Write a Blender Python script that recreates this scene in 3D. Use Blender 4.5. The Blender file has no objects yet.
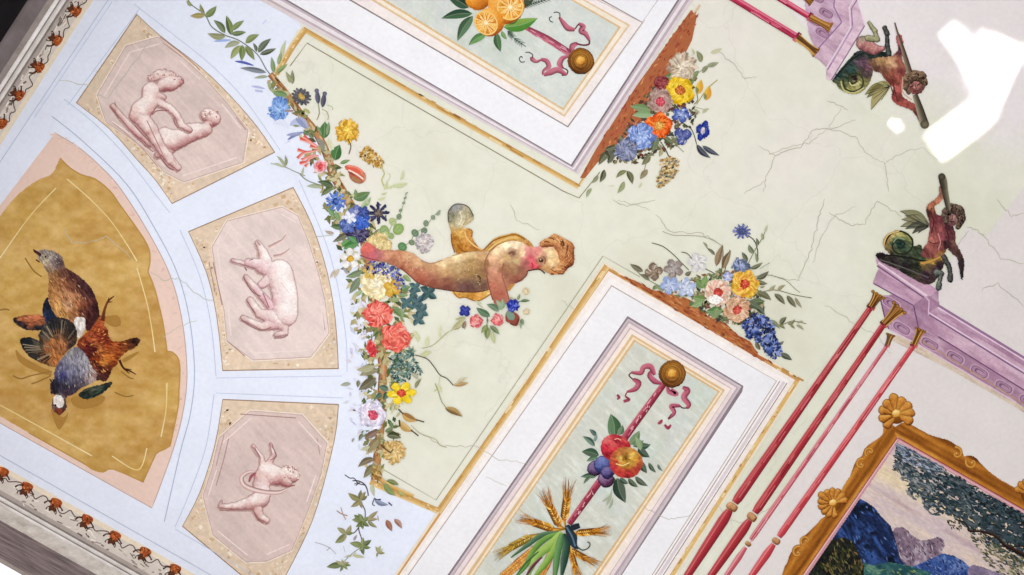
import bpy, math, random
import numpy as np
from mathutils import Vector, Matrix
from mathutils.geometry import tessellate_polygon

random.seed(7)
C = bpy.context.scene.collection
# ------------------------------------------------------------------ room
# The photograph looks straight up at a flat frescoed ceiling.  Units are metres;
# "plan" coordinates (a, b) are the ceiling plan at 1/300 m per unit, origin under the lens.
H, EYE, S = 4.5, 1.5, 300.0
DIST = H - EYE
TH = math.radians(31.0)
CT, ST = math.cos(TH), math.sin(TH)

def plan(px, py):
    a, b = (px - 512.0) / S, (py - 287.5) / S
    return a * CT + b * ST, -a * ST + b * CT

class Lv: d = 0.0004
def nz(step=3e-6):
    Lv.d += step
    return Lv.d
def layer(d=.0016): Lv.d = d

def hexc(h):
    if not isinstance(h, str): return tuple(h)
    return tuple(int(h[i:i + 2], 16) / 255 for i in (0, 2, 4))
def mix(a, b, t):
    a, b = hexc(a), hexc(b)
    return tuple(a[i] * (1 - t) + b[i] * t for i in range(3))
def jit(c, amt=0.03):
    c = hexc(c); k = random.uniform(-amt, amt)
    return tuple(min(1, max(0, v + k + random.uniform(-amt, amt) * .4)) for v in c)
def lin(a):
    a = np.clip(a, 0, 1)
    return np.where(a <= .04045, a / 12.92, ((a + .055) / 1.055) ** 2.4)

# ------------------------------------------------------------------ materials
def new_mat(name, rough=.85):
    m = bpy.data.materials.new(name); m.use_nodes = True
    nt = m.node_tree; b = nt.nodes['Principled BSDF']
    b.inputs['Roughness'].default_value = rough
    b.inputs['Specular IOR Level'].default_value = .08
    return m, nt, b

def paint_mat(name, scale, lo, hi, fine=60, bump=.05, rough=.85):
    """pigment from the mesh's own colours, mottled like old lime plaster"""
    m, nt, b = new_mat(name, rough)
    N, L = nt.nodes.new, nt.links.new
    at = N('ShaderNodeAttribute'); at.attribute_name = 'Col'
    tc = N('ShaderNodeNewGeometry')
    n1 = N('ShaderNodeTexNoise'); n1.inputs['Scale'].default_value = scale
    n1.inputs['Detail'].default_value = 6; n1.inputs['Roughness'].default_value = .65
    L(tc.outputs['Position'], n1.inputs['Vector'])
    r1 = N('ShaderNodeMapRange')
    r1.inputs['From Min'].default_value = .3; r1.inputs['From Max'].default_value = .7
    r1.inputs['To Min'].default_value = lo; r1.inputs['To Max'].default_value = hi
    L(n1.outputs['Fac'], r1.inputs['Value'])
    n2 = N('ShaderNodeTexNoise'); n2.inputs['Scale'].default_value = fine
    n2.inputs['Detail'].default_value = 3
    L(tc.outputs['Position'], n2.inputs['Vector'])
    r2 = N('ShaderNodeMapRange')
    r2.inputs['From Min'].default_value = .25; r2.inputs['From Max'].default_value = .75
    r2.inputs['To Min'].default_value = 1 - (hi - lo) * .5; r2.inputs['To Max'].default_value = 1 + (hi - lo) * .4
    L(n2.outputs['Fac'], r2.inputs['Value'])
    mu = N('ShaderNodeMath'); mu.operation = 'MULTIPLY'
    L(r1.outputs[0], mu.inputs[0]); L(r2.outputs[0], mu.inputs[1])
    vm = N('ShaderNodeVectorMath'); vm.operation = 'SCALE'
    L(at.outputs['Color'], vm.inputs[0]); L(mu.outputs[0], vm.inputs['Scale'])
    L(vm.outputs[0], b.inputs['Base Color'])
    if bump:
        bp = N('ShaderNodeBump'); bp.inputs['Strength'].default_value = bump
        bp.inputs['Distance'].default_value = .002
        L(n2.outputs['Fac'], bp.inputs['Height']); L(bp.outputs[0], b.inputs['Normal'])
    return m

M_PAINT = paint_mat('fresco_pigment', 22, .93, 1.05, 90)
M_WASH = paint_mat('fresco_wash', 5, .945, 1.03, 70)
M_STAIN = paint_mat('fresco_stained', 9, .86, 1.1, 60)

def solid_mat(name, c1, c2, scale=8, stretch=(1, 1, 1), rough=.7):
    m, nt, b = new_mat(name, rough)
    N, L = nt.nodes.new, nt.links.new
    g = N('ShaderNodeNewGeometry'); mp = N('ShaderNodeMapping')
    mp.inputs['Scale'].default_value = stretch
    L(g.outputs['Position'], mp.inputs['Vector'])
    n = N('ShaderNodeTexNoise'); n.inputs['Scale'].default_value = scale
    n.inputs['Detail'].default_value = 7; n.inputs['Roughness'].default_value = .7
    L(mp.outputs[0], n.inputs['Vector'])
    r = N('ShaderNodeValToRGB')
    r.color_ramp.elements[0].position = .32; r.color_ramp.elements[1].position = .68
    r.color_ramp.elements[0].color = (*lin(np.array(hexc(c1))), 1)
    r.color_ramp.elements[1].color = (*lin(np.array(hexc(c2))), 1)
    L(n.outputs['Fac'], r.inputs[0]); L(r.outputs[0], b.inputs['Base Color'])
    return m

# ------------------------------------------------------------------ numpy noise
def _h(i, j, s):
    v = np.sin(i * 127.1 + j * 311.7 + s * 74.7) * 43758.5453
    return v - np.floor(v)
def vnoise(x, y, s=0):
    i, j = np.floor(x), np.floor(y); u, v = x - i, y - j
    u = u * u * (3 - 2 * u); v = v * v * (3 - 2 * v)
    return (_h(i, j, s) * (1 - u) + _h(i + 1, j, s) * u) * (1 - v) + (_h(i, j + 1, s) * (1 - u) + _h(i + 1, j + 1, s) * u) * v
def fbm(x, y, s=0, o=3):
    r, a, t = 0, .5, 0
    for k in range(o):
        r = r + a * vnoise(x * 2 ** k, y * 2 ** k, s + k); t += a; a *= .55
    return r / t

# ------------------------------------------------------------------ paint layer builder
class PB:
    def __init__(s): s.V, s.F, s.K = [], [], []; s.n = 0; s.cyc = None; s.ci = 0
    def add(s, pts, faces, cols, d=None):
        if d is None:
            if s.cyc: d = s.cyc[s.ci % len(s.cyc)]; s.ci += 1
            else: d = nz()
        for (x, y) in pts: s.V.append((x, y, d))
        s.F += [tuple(i + s.n for i in f) for f in faces]
        if isinstance(cols, (str, tuple)): cols = [hexc(cols)] * len(pts)
        s.K += [hexc(c) for c in cols]; s.n += len(pts)
        return s
    def grid(s, P, Fq, K, d=None):
        if d is None: d = nz()
        for p in P: s.V.append((float(p[0]), float(p[1]), d))
        s.F += [tuple(int(i) + s.n for i in f) for f in Fq]
        s.K += [tuple(c) for c in K]; s.n += len(P)
        return s
    def scatter(s, n=7): s.cyc = [nz() for _ in range(n)] if n else None
    # ---- shapes
    def poly(s, pts, col, d=None):
        v = [Vector((p[0], p[1], 0)) for p in pts]
        return s.add(pts, [tuple(t) for t in tessellate_polygon([v])], col, d)
    def stroke(s, path, w, col, edge=None, prof='flat', sm=True, d=None, tip=None):
        """w: width or list of widths along the path; col may be a list along the path"""
        P = curve(path) if sm and len(path) > 2 else [tuple(p) for p in path]
        n = len(P)
        pts, cols, fs = [], [], []
        for i, p in enumerate(P):
            t = i / (n - 1)
            q0, q1 = P[max(0, i - 1)], P[min(n - 1, i + 1)]
            dx, dy = q1[0] - q0[0], q1[1] - q0[1]; l = math.hypot(dx, dy) or 1
            nx, ny = -dy / l, dx / l
            ww = (w if not isinstance(w, (list, tuple)) else lerpl(w, t)) / 2
            if prof == 'taper': ww *= 1 - .85 * t
            elif prof == 'lens': ww *= math.sin(math.pi * min(.97, max(.03, t))) ** .7
            c = lerpc(col, t) if isinstance(col, list) else hexc(col)
            if edge is None:
                pts += [(p[0] + nx * ww, p[1] + ny * ww), (p[0] - nx * ww, p[1] - ny * ww)]; cols += [c, c]
            else:
                e1, e2 = (edge if isinstance(edge, tuple) and isinstance(edge[0], (str, tuple)) else (edge, edge))
                pts += [(p[0] + nx * ww, p[1] + ny * ww), (p[0], p[1]), (p[0] - nx * ww, p[1] - ny * ww)]
                cols += [hexc(e1), c, hexc(e2)]
        m = 2 if edge is None else 3
        for i in range(n - 1):
            for j in range(m - 1):
                a = i * m + j; fs.append((a, a + 1, a + m + 1, a + m))
        return s.add(pts, fs, cols, d)
    def leaf(s, x0, y0, x1, y1, wr, c1, c2=None, bend=.08, rib=None):
        if c2 is None: c2 = mix(c1, 'f0f0d8', .22)
        c1, c2 = jit(c1, .025), jit(c2, .025)
        dx, dy = x1 - x0, y1 - y0; l = math.hypot(dx, dy) or 1
        nx, ny = -dy / l, dx / l; n = 9
        P, K, F = [], [], []
        for i in range(n):
            t = i / (n - 1); b = bend * l * math.sin(math.pi * t)
            cx, cy = x0 + dx * t + nx * b, y0 + dy * t + ny * b
            w = wr * l * .5 * (math.sin(math.pi * t ** .8) ** .9 if 0 < t < 1 else .02)
            P += [(cx + nx * w, cy + ny * w), (cx, cy), (cx, cy), (cx - nx * w, cy - ny * w)]
            K += [c1, mix(c1, 'ffffff', .06), mix(c2, '202818', .12), c2]
        for i in range(n - 1):
            a = 4 * i; F += [(a, a + 1, a + 5, a + 4), (a + 2, a + 3, a + 7, a + 6)]
        s.add(P, F, K)
        if rib: s.stroke([(x0, y0), (x0 + dx * .5 + nx * bend * l, y0 + dy * .5 + ny * bend * l), (x1, y1)], max(.5, wr * l * .07), rib)
        return s
    def dabs(s, region, n, ln, wd, cols, ang=None, spread=.6, levels=0, fn=None, clip=None):
        """short brush marks strewn inside a polygon (or at listed points)"""
        levels = levels or max(5, n // 10)
        ds = [nz() for _ in range(levels)]
        xs = [p[0] for p in region]; ys = [p[1] for p in region]
        k = 0; tries = 0
        while k < n and tries < n * 30:
            tries += 1
            x, y = random.uniform(min(xs), max(xs)), random.uniform(min(ys), max(ys))
            if not inpoly(x, y, region) or (clip and not inpoly(x, y, clip)): continue
            k += 1
            a = (ang(x, y) if callable(ang) else ang if ang is not None else random.uniform(0, 6.28)) + random.uniform(-spread, spread)
            L = ln * random.uniform(.6, 1.3) / 2; w = wd * random.uniform(.6, 1.3) / 2
            c = jit(fn(x, y) if fn else random.choice(cols), .04); u, v = math.cos(a), math.sin(a)
            s.add([(x - u * L, y - v * L), (x - v * w, y + u * w), (x + u * L, y + v * L), (x + v * w, y - u * w)],
                  [(0, 1, 2, 3)], c, ds[k % levels])
        return s
    def raster(s, bbox, step, fn):
        x0, y0, x1, y1 = bbox
        nx, ny = max(2, int((x1 - x0) / step) + 2), max(2, int((y1 - y0) / step) + 2)
        X, Y = np.meshgrid(x0 + np.arange(nx) * step, y0 + np.arange(ny) * step)
        msk, K = fn(X, Y)
        m4 = msk[:-1, :-1].astype(int) + msk[1:, :-1] + msk[:-1, 1:] + msk[1:, 1:]
        keep = m4 >= 2
        idx = np.arange(nx * ny).reshape(ny, nx)
        q = np.stack([idx[:-1, :-1], idx[:-1, 1:], idx[1:, 1:], idx[1:, :-1]], -1)[keep]
        if len(q) == 0: return s
        used, inv = np.unique(q, return_inverse=True)
        inv = inv.reshape(q.shape)
        return s.grid(np.stack([X.ravel()[used], Y.ravel()[used]], -1), inv, np.clip(K.reshape(-1, 3)[used], 0, 1))
    def relief(s, caps, dark, mid, light, ld=(-.25, -.75, .6), tints=(), step=.8, noise=.05, seed=1, streak=None, gain=1.0, rim=0, K2=None):
        """a figure painted as rounded forms: caps are (x0,y0,r0,x1,y1,r1)"""
        xs = [c[0] - c[2] for c in caps] + [c[3] - c[5] for c in caps] + [c[0] + c[2] for c in caps] + [c[3] + c[5] for c in caps]
        ys = [c[1] - c[2] for c in caps] + [c[4] - c[5] for c in caps] + [c[1] + c[2] for c in caps] + [c[4] + c[5] for c in caps]
        bb = (min(xs) - 1, min(ys) - 1, max(xs) + 1, max(ys) + 1)
        dk, md, lt = (np.array(hexc(c)) for c in (dark, mid, light))
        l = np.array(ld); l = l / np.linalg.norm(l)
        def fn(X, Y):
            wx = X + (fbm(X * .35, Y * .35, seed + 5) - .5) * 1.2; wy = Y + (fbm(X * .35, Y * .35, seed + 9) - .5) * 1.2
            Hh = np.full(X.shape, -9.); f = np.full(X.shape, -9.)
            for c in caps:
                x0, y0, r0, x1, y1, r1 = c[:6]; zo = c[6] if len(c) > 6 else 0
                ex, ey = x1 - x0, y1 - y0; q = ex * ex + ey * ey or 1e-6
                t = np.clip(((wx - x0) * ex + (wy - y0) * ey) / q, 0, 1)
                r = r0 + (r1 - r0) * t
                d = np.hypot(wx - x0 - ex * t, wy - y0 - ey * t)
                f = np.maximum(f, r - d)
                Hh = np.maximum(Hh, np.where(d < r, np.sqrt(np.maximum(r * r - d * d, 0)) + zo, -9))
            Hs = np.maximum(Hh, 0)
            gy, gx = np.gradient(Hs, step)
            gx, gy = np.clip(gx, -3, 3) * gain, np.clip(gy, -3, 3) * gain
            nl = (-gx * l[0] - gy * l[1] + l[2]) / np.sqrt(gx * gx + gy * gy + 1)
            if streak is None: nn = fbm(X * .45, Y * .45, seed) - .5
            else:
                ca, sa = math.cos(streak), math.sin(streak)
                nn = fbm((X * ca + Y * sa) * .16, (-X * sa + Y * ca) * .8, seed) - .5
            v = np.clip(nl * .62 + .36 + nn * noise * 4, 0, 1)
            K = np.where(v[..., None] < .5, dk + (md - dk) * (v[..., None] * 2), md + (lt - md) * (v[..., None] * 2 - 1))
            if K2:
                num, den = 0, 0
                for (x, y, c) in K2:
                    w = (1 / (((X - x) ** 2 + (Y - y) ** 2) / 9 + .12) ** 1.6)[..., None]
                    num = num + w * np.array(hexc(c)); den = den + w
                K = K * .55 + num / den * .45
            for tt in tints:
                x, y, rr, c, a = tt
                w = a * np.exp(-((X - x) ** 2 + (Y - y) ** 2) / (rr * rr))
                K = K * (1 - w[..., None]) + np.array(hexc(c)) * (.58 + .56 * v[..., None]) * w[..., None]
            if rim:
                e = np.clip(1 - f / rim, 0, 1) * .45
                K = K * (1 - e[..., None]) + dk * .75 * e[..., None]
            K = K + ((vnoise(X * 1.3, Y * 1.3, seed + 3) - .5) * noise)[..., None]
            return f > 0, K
        return s.raster(bb, step, fn)
    def flower(s, x, y, r, kind, outer, inner, core=None, seed=None, n=5, sq=1.0, ang=0, step=.7):
        seed = random.uniform(0, 90) if seed is None else seed
        co, ci = np.array(hexc(outer)), np.array(hexc(inner))
        cc = np.array(hexc(core)) if core else None
        ca, sa = math.cos(ang), math.sin(ang)
        def fn(X, Y):
            u = (X - x) * ca + (Y - y) * sa; v = (-(X - x) * sa + (Y - y) * ca) / sq
            rr = np.hypot(u, v) / r; th = np.arctan2(v, u)
            nb = fbm(X * .28 + seed, Y * .28, seed) - .5; nf = fbm(X * .8, Y * .8, seed + 4) - .5
            if kind == 'rose':
                m = rr < .93 + .06 * np.sin(5 * th + seed) + nb * .4 + nf * .15
                sw = np.sin(2 * th + rr * 9 + nb * 9 + seed) * .5 + np.sin(5 * th - rr * 13 + nb * 7) * .5
                t = np.clip(1.15 - rr * 1.05 + nb * .5, 0, 1)
                K = co + (ci - co) * t[..., None]
                K = K + (.17 * sw * (1 - .3 * t) + nf * .16)[..., None]
                if cc is not None:
                    w = np.clip(1.5 - rr / .3, 0, 1) * .85; K = K * (1 - w[..., None]) + cc * w[..., None]
            elif kind == 'pompon':
                m = rr < .9 + .05 * np.sin(9 * th + seed) + nb * .5 + nf * .35
                sk = vnoise(th * 6 + seed, rr * 3.2, seed) - .5
                t = np.clip(1.05 - rr + nb * .7, 0, 1)
                K = co + (ci - co) * t[..., None] + (sk * .42 + nf * .2)[..., None]
                if cc is not None:
                    w = np.clip(1.5 - rr / .34, 0, 1) * .9; K = K * (1 - w[..., None]) + cc * w[..., None]
            else:
                pw = {'five': .55, 'star': 1.8, 'daisy': .8}[kind]
                c = np.abs(np.cos(n * th / 2 + seed)) ** pw
                m = rr < (.42 if kind != 'star' else .2) + (.58 if kind != 'star' else .8) * c
                t = np.clip(1 - rr, 0, 1); K = co + (ci - co) * t[..., None]
                K = K - ((1 - c) * .22)[..., None] + (nf * .2)[..., None]
                if cc is not None:
                    w = (rr < .3 + nb * .15).astype(float); K = K * (1 - w[..., None]) + cc * w[..., None]
            return m, K
        return s.raster((x - r * 1.3, y - r * 1.3, x + r * 1.3, y + r * 1.3), step, fn)
    def disc(s, x, y, r, col, edge=None, sq=1, ang=0, n=20):
        ca, sa = math.cos(ang), math.sin(ang)
        pts = [(x, y)] + [(x + r * (math.cos(2 * math.pi * i / n) * ca - sq * math.sin(2 * math.pi * i / n) * sa),
                           y + r * (math.cos(2 * math.pi * i / n) * sa + sq * math.sin(2 * math.pi * i / n) * ca)) for i in range(n)]
        return s.add(pts, [(0, 1 + i, 1 + (i + 1) % n) for i in range(n)], [hexc(col)] + [hexc(edge or col)] * n)
    # ---- link
    def build(s, name, parent=None, mat=None, origin=None):
        V = np.array(s.V); k = (DIST - V[:, 2]) / DIST
        a = (V[:, 0] - 512) / S * k; b = (V[:, 1] - 287.5) / S * k
        P = np.stack([a * CT + b * ST, -a * ST + b * CT, H - V[:, 2]], -1)
        if parent is not None: o = world_loc(parent)
        else: o = P.mean(0)
        me = bpy.data.meshes.new(name)
        me.from_pydata((P - o).tolist(), [], s.F)
        ca = me.color_attributes.new('Col', 'FLOAT_COLOR', 'POINT')
        K = np.ones((len(V), 4), np.float32); K[:, :3] = lin(np.array(s.K))
        ca.data.foreach_set('color', K.ravel())
        me.materials.append(mat or M_PAINT); me.update()
        ob = bpy.data.objects.new(name, me); C.objects.link(ob)
        if parent is not None: ob.parent = parent
        else: ob.location = o
        return ob

def world_loc(o):
    v = np.zeros(3)
    while o is not None:
        v = v + np.array(o.location); o = o.parent
    return v

def curve(P, k=6):
    P = [tuple(p) for p in P]; R = []
    for i in range(len(P) - 1):
        p0, p1, p2, p3 = P[max(0, i - 1)], P[i], P[i + 1], P[min(len(P) - 1, i + 2)]
        for j in range(k):
            t = j / k
            R.append(tuple(.5 * (2 * p1[a] + (p2[a] - p0[a]) * t + (2 * p0[a] - 5 * p1[a] + 4 * p2[a] - p3[a]) * t * t + (3 * p1[a] - p0[a] - 3 * p2[a] + p3[a]) * t ** 3) for a in (0, 1)))
    R.append(P[-1]); return R
def closed(P, k=5):
    n = len(P); Q = [P[-1]] + list(P) + [P[0], P[1]]
    return curve(Q, k)[k:k * (n + 1)]
def lerpl(w, t):
    f = t * (len(w) - 1); i = min(int(f), len(w) - 2); return w[i] * (1 - f + i) + w[i + 1] * (f - i)
def lerpc(w, t):
    f = t * (len(w) - 1); i = min(int(f), len(w) - 2); return mix(w[i], w[i + 1], f - i)
def inpoly(x, y, P):
    r = False; j = len(P) - 1
    for i in range(len(P)):
        if (P[i][1] > y) != (P[j][1] > y) and x < (P[j][0] - P[i][0]) * (y - P[i][1]) / (P[j][1] - P[i][1]) + P[i][0]: r = not r
        j = i
    return r
def inpoly_np(X, Y, P):
    r = np.zeros(X.shape, bool); j = len(P) - 1
    for i in range(len(P)):
        xi, yi, xj, yj = *P[i], *P[j]
        if yi != yj: r ^= ((yi > Y) != (yj > Y)) & (X < (xj - xi) * (Y - yi) / (yj - yi) + xi)
        j = i
    return r
def offs(P, d):
    """parallel line beside a path"""
    R = []
    for i, p in enumerate(P):
        q0, q1 = P[max(0, i - 1)], P[min(len(P) - 1, i + 1)]
        dx, dy = q1[0] - q0[0], q1[1] - q0[1]; l = math.hypot(dx, dy) or 1
        R.append((p[0] - dy / l * d, p[1] + dx / l * d))
    return R
def zm(x0, y0, s):
    def f(*a):
        if len(a) == 2: return (x0 + a[0] / s, y0 + a[1] / s)
        return [(x0 + a[i] / s, y0 + a[i + 1] / s) for i in range(0, len(a), 2)]
    return f
def zcaps(z, s, L):
    return [(*z(c[0], c[1]), c[2] / s, *z(c[3], c[4]), c[5] / s) + ((c[6] / s,) if len(c) > 6 else ()) for c in L]

def tag(o, label, cat, group=None):
    o['label'] = label; o['category'] = cat
    if group: o['group'] = group
    return o
def thing(name, px, py, label, cat, group=None):
    o = bpy.data.objects.new(name, None); C.objects.link(o); o.empty_display_size = .05
    d = Lv.d + 2e-6; k = (DIST - d) / DIST
    x, y = plan(px, py); o.location = (x * k, y * k, H - d)
    return tag(o, label, cat, group)
def structure(o):
    o['kind'] = 'structure'; return o

exec_parts = []
# ================================================================== SETTING
# wall lines on the plan: assumed window side (lower left) and upper left side
A0, A1 = (0., 468.), (190., 575.)
B0, B1 = (90., 0.), (0., 140.)
def line(p0, p1):
    dx, dy = p1[0] - p0[0], p1[1] - p0[1]; l = math.hypot(dx, dy); return (dx / l, dy / l)
dA, dB = line(A0, A1), line(B1, B0)
nA, nB = (-dA[1], dA[0]), (-dB[1] * -1 * -1, dB[0] * -1 * -1)
# outward normals (away from the lens axis)
def outward(n, p):
    return n if n[0] * (p[0] - 512) + n[1] * (p[1] - 287.5) > 0 else (-n[0], -n[1])
nA, nB = outward(nA, A0), outward((-dB[1], dB[0]), B0)
def isect(p, d, q, e):
    den = d[0] * e[1] - d[1] * e[0]; t = ((q[0] - p[0]) * e[1] - (q[1] - p[1]) * e[0]) / den
    return (p[0] + d[0] * t, p[1] + d[1] * t)
def corner(oa, ob):
    return isect((A0[0] + nA[0] * oa, A0[1] + nA[1] * oa), dA, (B0[0] + nB[0] * ob, B0[1] + nB[1] * ob), dB)
FA, FB = 1500., 1200.
def endA(o): return (A0[0] + nA[0] * o + dA[0] * FA, A0[1] + nA[1] * o + dA[1] * FA)
def endB(o): return (B0[0] + nB[0] * o + dB[0] * FB, B0[1] + nB[1] * o + dB[1] * FB)

def solid(name, verts, faces, mat, parent=None):
    me = bpy.data.meshes.new(name); me.from_pydata(verts, [], faces); me.materials.append(mat); me.update()
    ob = bpy.data.objects.new(name, me); C.objects.link(ob)
    if parent: ob.parent = parent
    return ob
def P3(p, z):
    x, y = plan(*p); return (x, y, z)

# plaster ceiling: one slab of pale green plaster, fine crackle in the material
m_ceil, nt, bs = new_mat('ceiling_plaster')
N, L = nt.nodes.new, nt.links.new
geo = N('ShaderNodeNewGeometry')
n1 = N('ShaderNodeTexNoise'); n1.inputs['Scale'].default_value = 1.6; n1.inputs['Detail'].default_value = 6; n1.inputs['Roughness'].default_value = .6
L(geo.outputs['Position'], n1.inputs['Vector'])
rp = N('ShaderNodeValToRGB')
els = rp.color_ramp.elements
els[0].position = .3; els[0].color = (*lin(np.array(hexc('dad9c4'))), 1)
els[1].position = .7; els[1].color = (*lin(np.array(hexc('e8e2d8'))), 1)
e = els.new(.5); e.color = (*lin(np.array(hexc('e4e3d2'))), 1)
L(n1.outputs['Fac'], rp.inputs[0])
n2 = N('ShaderNodeTexNoise'); n2.inputs['Scale'].default_value = 14; n2.inputs['Detail'].default_value = 7; n2.inputs['Roughness'].default_value = .7
L(geo.outputs['Position'], n2.inputs['Vector'])
mr = N('ShaderNodeMapRange'); mr.inputs['From Min'].default_value = .3; mr.inputs['From Max'].default_value = .7
mr.inputs['To Min'].default_value = .94; mr.inputs['To Max'].default_value = 1.03
L(n2.outputs['Fac'], mr.inputs['Value'])
vs = N('ShaderNodeVectorMath'); vs.operation = 'SCALE'
L(rp.outputs[0], vs.inputs[0]); L(mr.outputs[0], vs.inputs['Scale'])
wob = N('ShaderNodeVectorMath'); wob.operation = 'MULTIPLY_ADD'
wob.inputs[1].default_value = (.35, .35, .35)
nw = N('ShaderNodeTexNoise'); nw.inputs['Scale'].default_value = 3; nw.inputs['Detail'].default_value = 5
L(geo.outputs['Position'], nw.inputs['Vector'])
L(nw.outputs['Color'], wob.inputs[0]); L(geo.outputs['Position'], wob.inputs[2])
vo = N('ShaderNodeTexVoronoi'); vo.feature = 'DISTANCE_TO_EDGE'; vo.inputs['Scale'].default_value = 2.6
L(wob.outputs[0], vo.inputs['Vector'])
cr = N('ShaderNodeMapRange'); cr.inputs['From Min'].default_value = 0; cr.inputs['From Max'].default_value = .008
cr.inputs['To Min'].default_value = .93; cr.inputs['To Max'].default_value = 1
L(vo.outputs['Distance'], cr.inputs['Value'])
vs2 = N('ShaderNodeVectorMath'); vs2.operation = 'SCALE'
L(vs.outputs[0], vs2.inputs[0]); L(cr.outputs[0], vs2.inputs['Scale']); L(vs2.outputs[0], bs.inputs['Base Color'])

cq = [corner(23, 18), endA(23), (1900, 900), (1500, -500), endB(18)]
nq = len(cq)
cv = [P3(p, H) for p in cq] + [P3(p, H + .1) for p in cq]
cf = [tuple(range(nq)), tuple(range(2 * nq - 1, nq - 1, -1))] + [(i, (i + 1) % nq, nq + (i + 1) % nq, nq + i) for i in range(nq)]
ceiling = structure(solid('ceiling', cv, cf, m_ceil))

# cornices: (outward offset on the plan in px at the ceiling, drop in m)
def cornice(name, prof, d, which, mats):
    """prof rows: (offset px, drop m, material index of the strip that starts here)"""
    verts, faces, mi = [], [], []
    for (o, h, _m) in prof:
        c = corner(*(o, prof_other(o, which)) if which == 'A' else (prof_other(o, which), o))
        e = endA(o) if which == 'A' else endB(o)
        verts += [P3(c, H - h), P3(e, H - h)]
    for i in range(len(prof) - 1):
        faces.append((2 * i, 2 * i + 1, 2 * i + 3, 2 * i + 2)); mi.append(prof[i][2])
    ob = solid(name, verts, faces, mats[0])
    for m in mats[1:]: ob.data.materials.append(m)
    for p, k in zip(ob.data.polygons, mi): p.material_index = k
    return structure(ob)
def prof_other(o, which): return o * 18 / 23 if which == 'A' else o * 23 / 18

m_st1 = solid_mat('cornice_stone', 'd8d1cb', 'faf6f2', 14, (1, 1, 1))
m_st2 = solid_mat('cornice_stone_shade', '857a74', 'a59a93', 14)  # darker copy of the stone, paints shade into grooves and under edges
m_st3 = solid_mat('cornice_stone_weathered', 'bfb6ab', 'f0eae2', 26)
m_wood = solid_mat('fascia_wood', '5a4d50', 'a39694', 10, (.8, 9, 9), .6)
m_blk = solid_mat('fascia_shaded', '0d0c0e', '1c1a1d', 6)  # near-black colour paints in the shade on the upper left fascia
m_gry = solid_mat('cornice_taupe', '6a605e', '83797a', 8)
m_wall = solid_mat('wall_limewash', 'f4f4f6', 'fdfdfe', 3)
m_wallb = solid_mat('wall_dark', '161518', '242226', 3)
# lower left: beads, cove, ledge, wooden fascia, wall
profA = [(23, 0, 1), (23.3, .010, 0), (24.3, .018, 0), (24.3, .030, 1), (23.3, .034, 1), (23.3, .042, 0), (24.6, .050, 0), (24.2, .056, 1), (23.4, .060, 2),
         (24.5, .085, 2), (26, .120, 2), (26.4, .130, 0), (26, .140, 1), (24, .142, 3), (24, .335, 1), (26, .345, 1)]
trimA = cornice('trim_1', profA, dA, 'A', [m_st1, m_st2, m_st3, m_wood])
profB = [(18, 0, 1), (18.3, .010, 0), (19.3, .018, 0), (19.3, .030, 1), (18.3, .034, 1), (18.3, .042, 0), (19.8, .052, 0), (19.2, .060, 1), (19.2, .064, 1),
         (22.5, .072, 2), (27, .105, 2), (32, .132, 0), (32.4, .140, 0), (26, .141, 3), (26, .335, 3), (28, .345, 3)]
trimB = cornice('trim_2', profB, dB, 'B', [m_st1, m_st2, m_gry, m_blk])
cA, eA, cB, eB = corner(26, 28), endA(26), corner(26, 28), endB(28)
def wall(name, c, e, n, mat, z0=0, z1=H - .34, pre=None):
    t = (n[0] * 45, n[1] * 45)
    q = [c, e, (e[0] + t[0], e[1] + t[1]), (c[0] + t[0], c[1] + t[1])]
    v = [P3(p, z0) for p in q] + [P3(p, z1) for p in q]
    return structure(solid(name, v, [(0, 1, 2, 3), (4, 5, 6, 7), (0, 1, 5, 4), (1, 2, 6, 5), (2, 3, 7, 6), (3, 0, 4, 7)], mat))
# lower left side left open above a low parapet, an assumed window, to admit light
wall('wall_front', cA, eA, nA, m_wall, 0, .9)
wall('wall_left', cB, eB, nB, m_wall)

# painted grounds of the ceiling
arc = [(297, 30), (272, 76), (285, 95), (300, 118), (318, 142), (332, 170), (350, 203), (362, 232), (370, 265), (377, 300), (382, 345), (383, 385), (381, 425), (374, 482)]
fanz = [corner(0, 0), A1, endA(0), (384, 592), (438, 512), (374, 483)] + arc[::-1][1:] + [(303, 27), (262, -20), (300, -200), endB(0)]
pb = PB(); pb.poly(fanz, 'e6eaf7'); o = pb.build('painted_ground', ceiling, M_WASH)
rz = [(1024, 187), (985, 238), (966, 225), (938, 290), (938, 306), (880, 340), (800, 470), (690, 620), (1060, 660), (1200, 400), (1100, 100)]
pb = PB(); pb.poly(rz, 'e3dbd7'); pb.build('painted_ground', ceiling, M_WASH)
zone = closed([(760, -60), (815, 40), (846, 90), (890, 120), (960, 120), (1010, 170), (1110, 60), (1050, -80)])
z0_, z1_ = np.array(hexc('e4e3d2')), np.array(hexc('ebe4e3'))
def fn(X, Y):
    t = np.clip(((X - 835) * .45 - (Y - 100) * .9) / 80 + (fbm(X * .03, Y * .03, 2) - .5), 0, 1)[..., None]
    return inpoly_np(X, Y, zone), z0_ + (z1_ - z0_) * t
pb = PB(); pb.raster((760, -70, 1110, 175), 2, fn); pb.build('painted_ground', ceiling, M_WASH)

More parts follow.
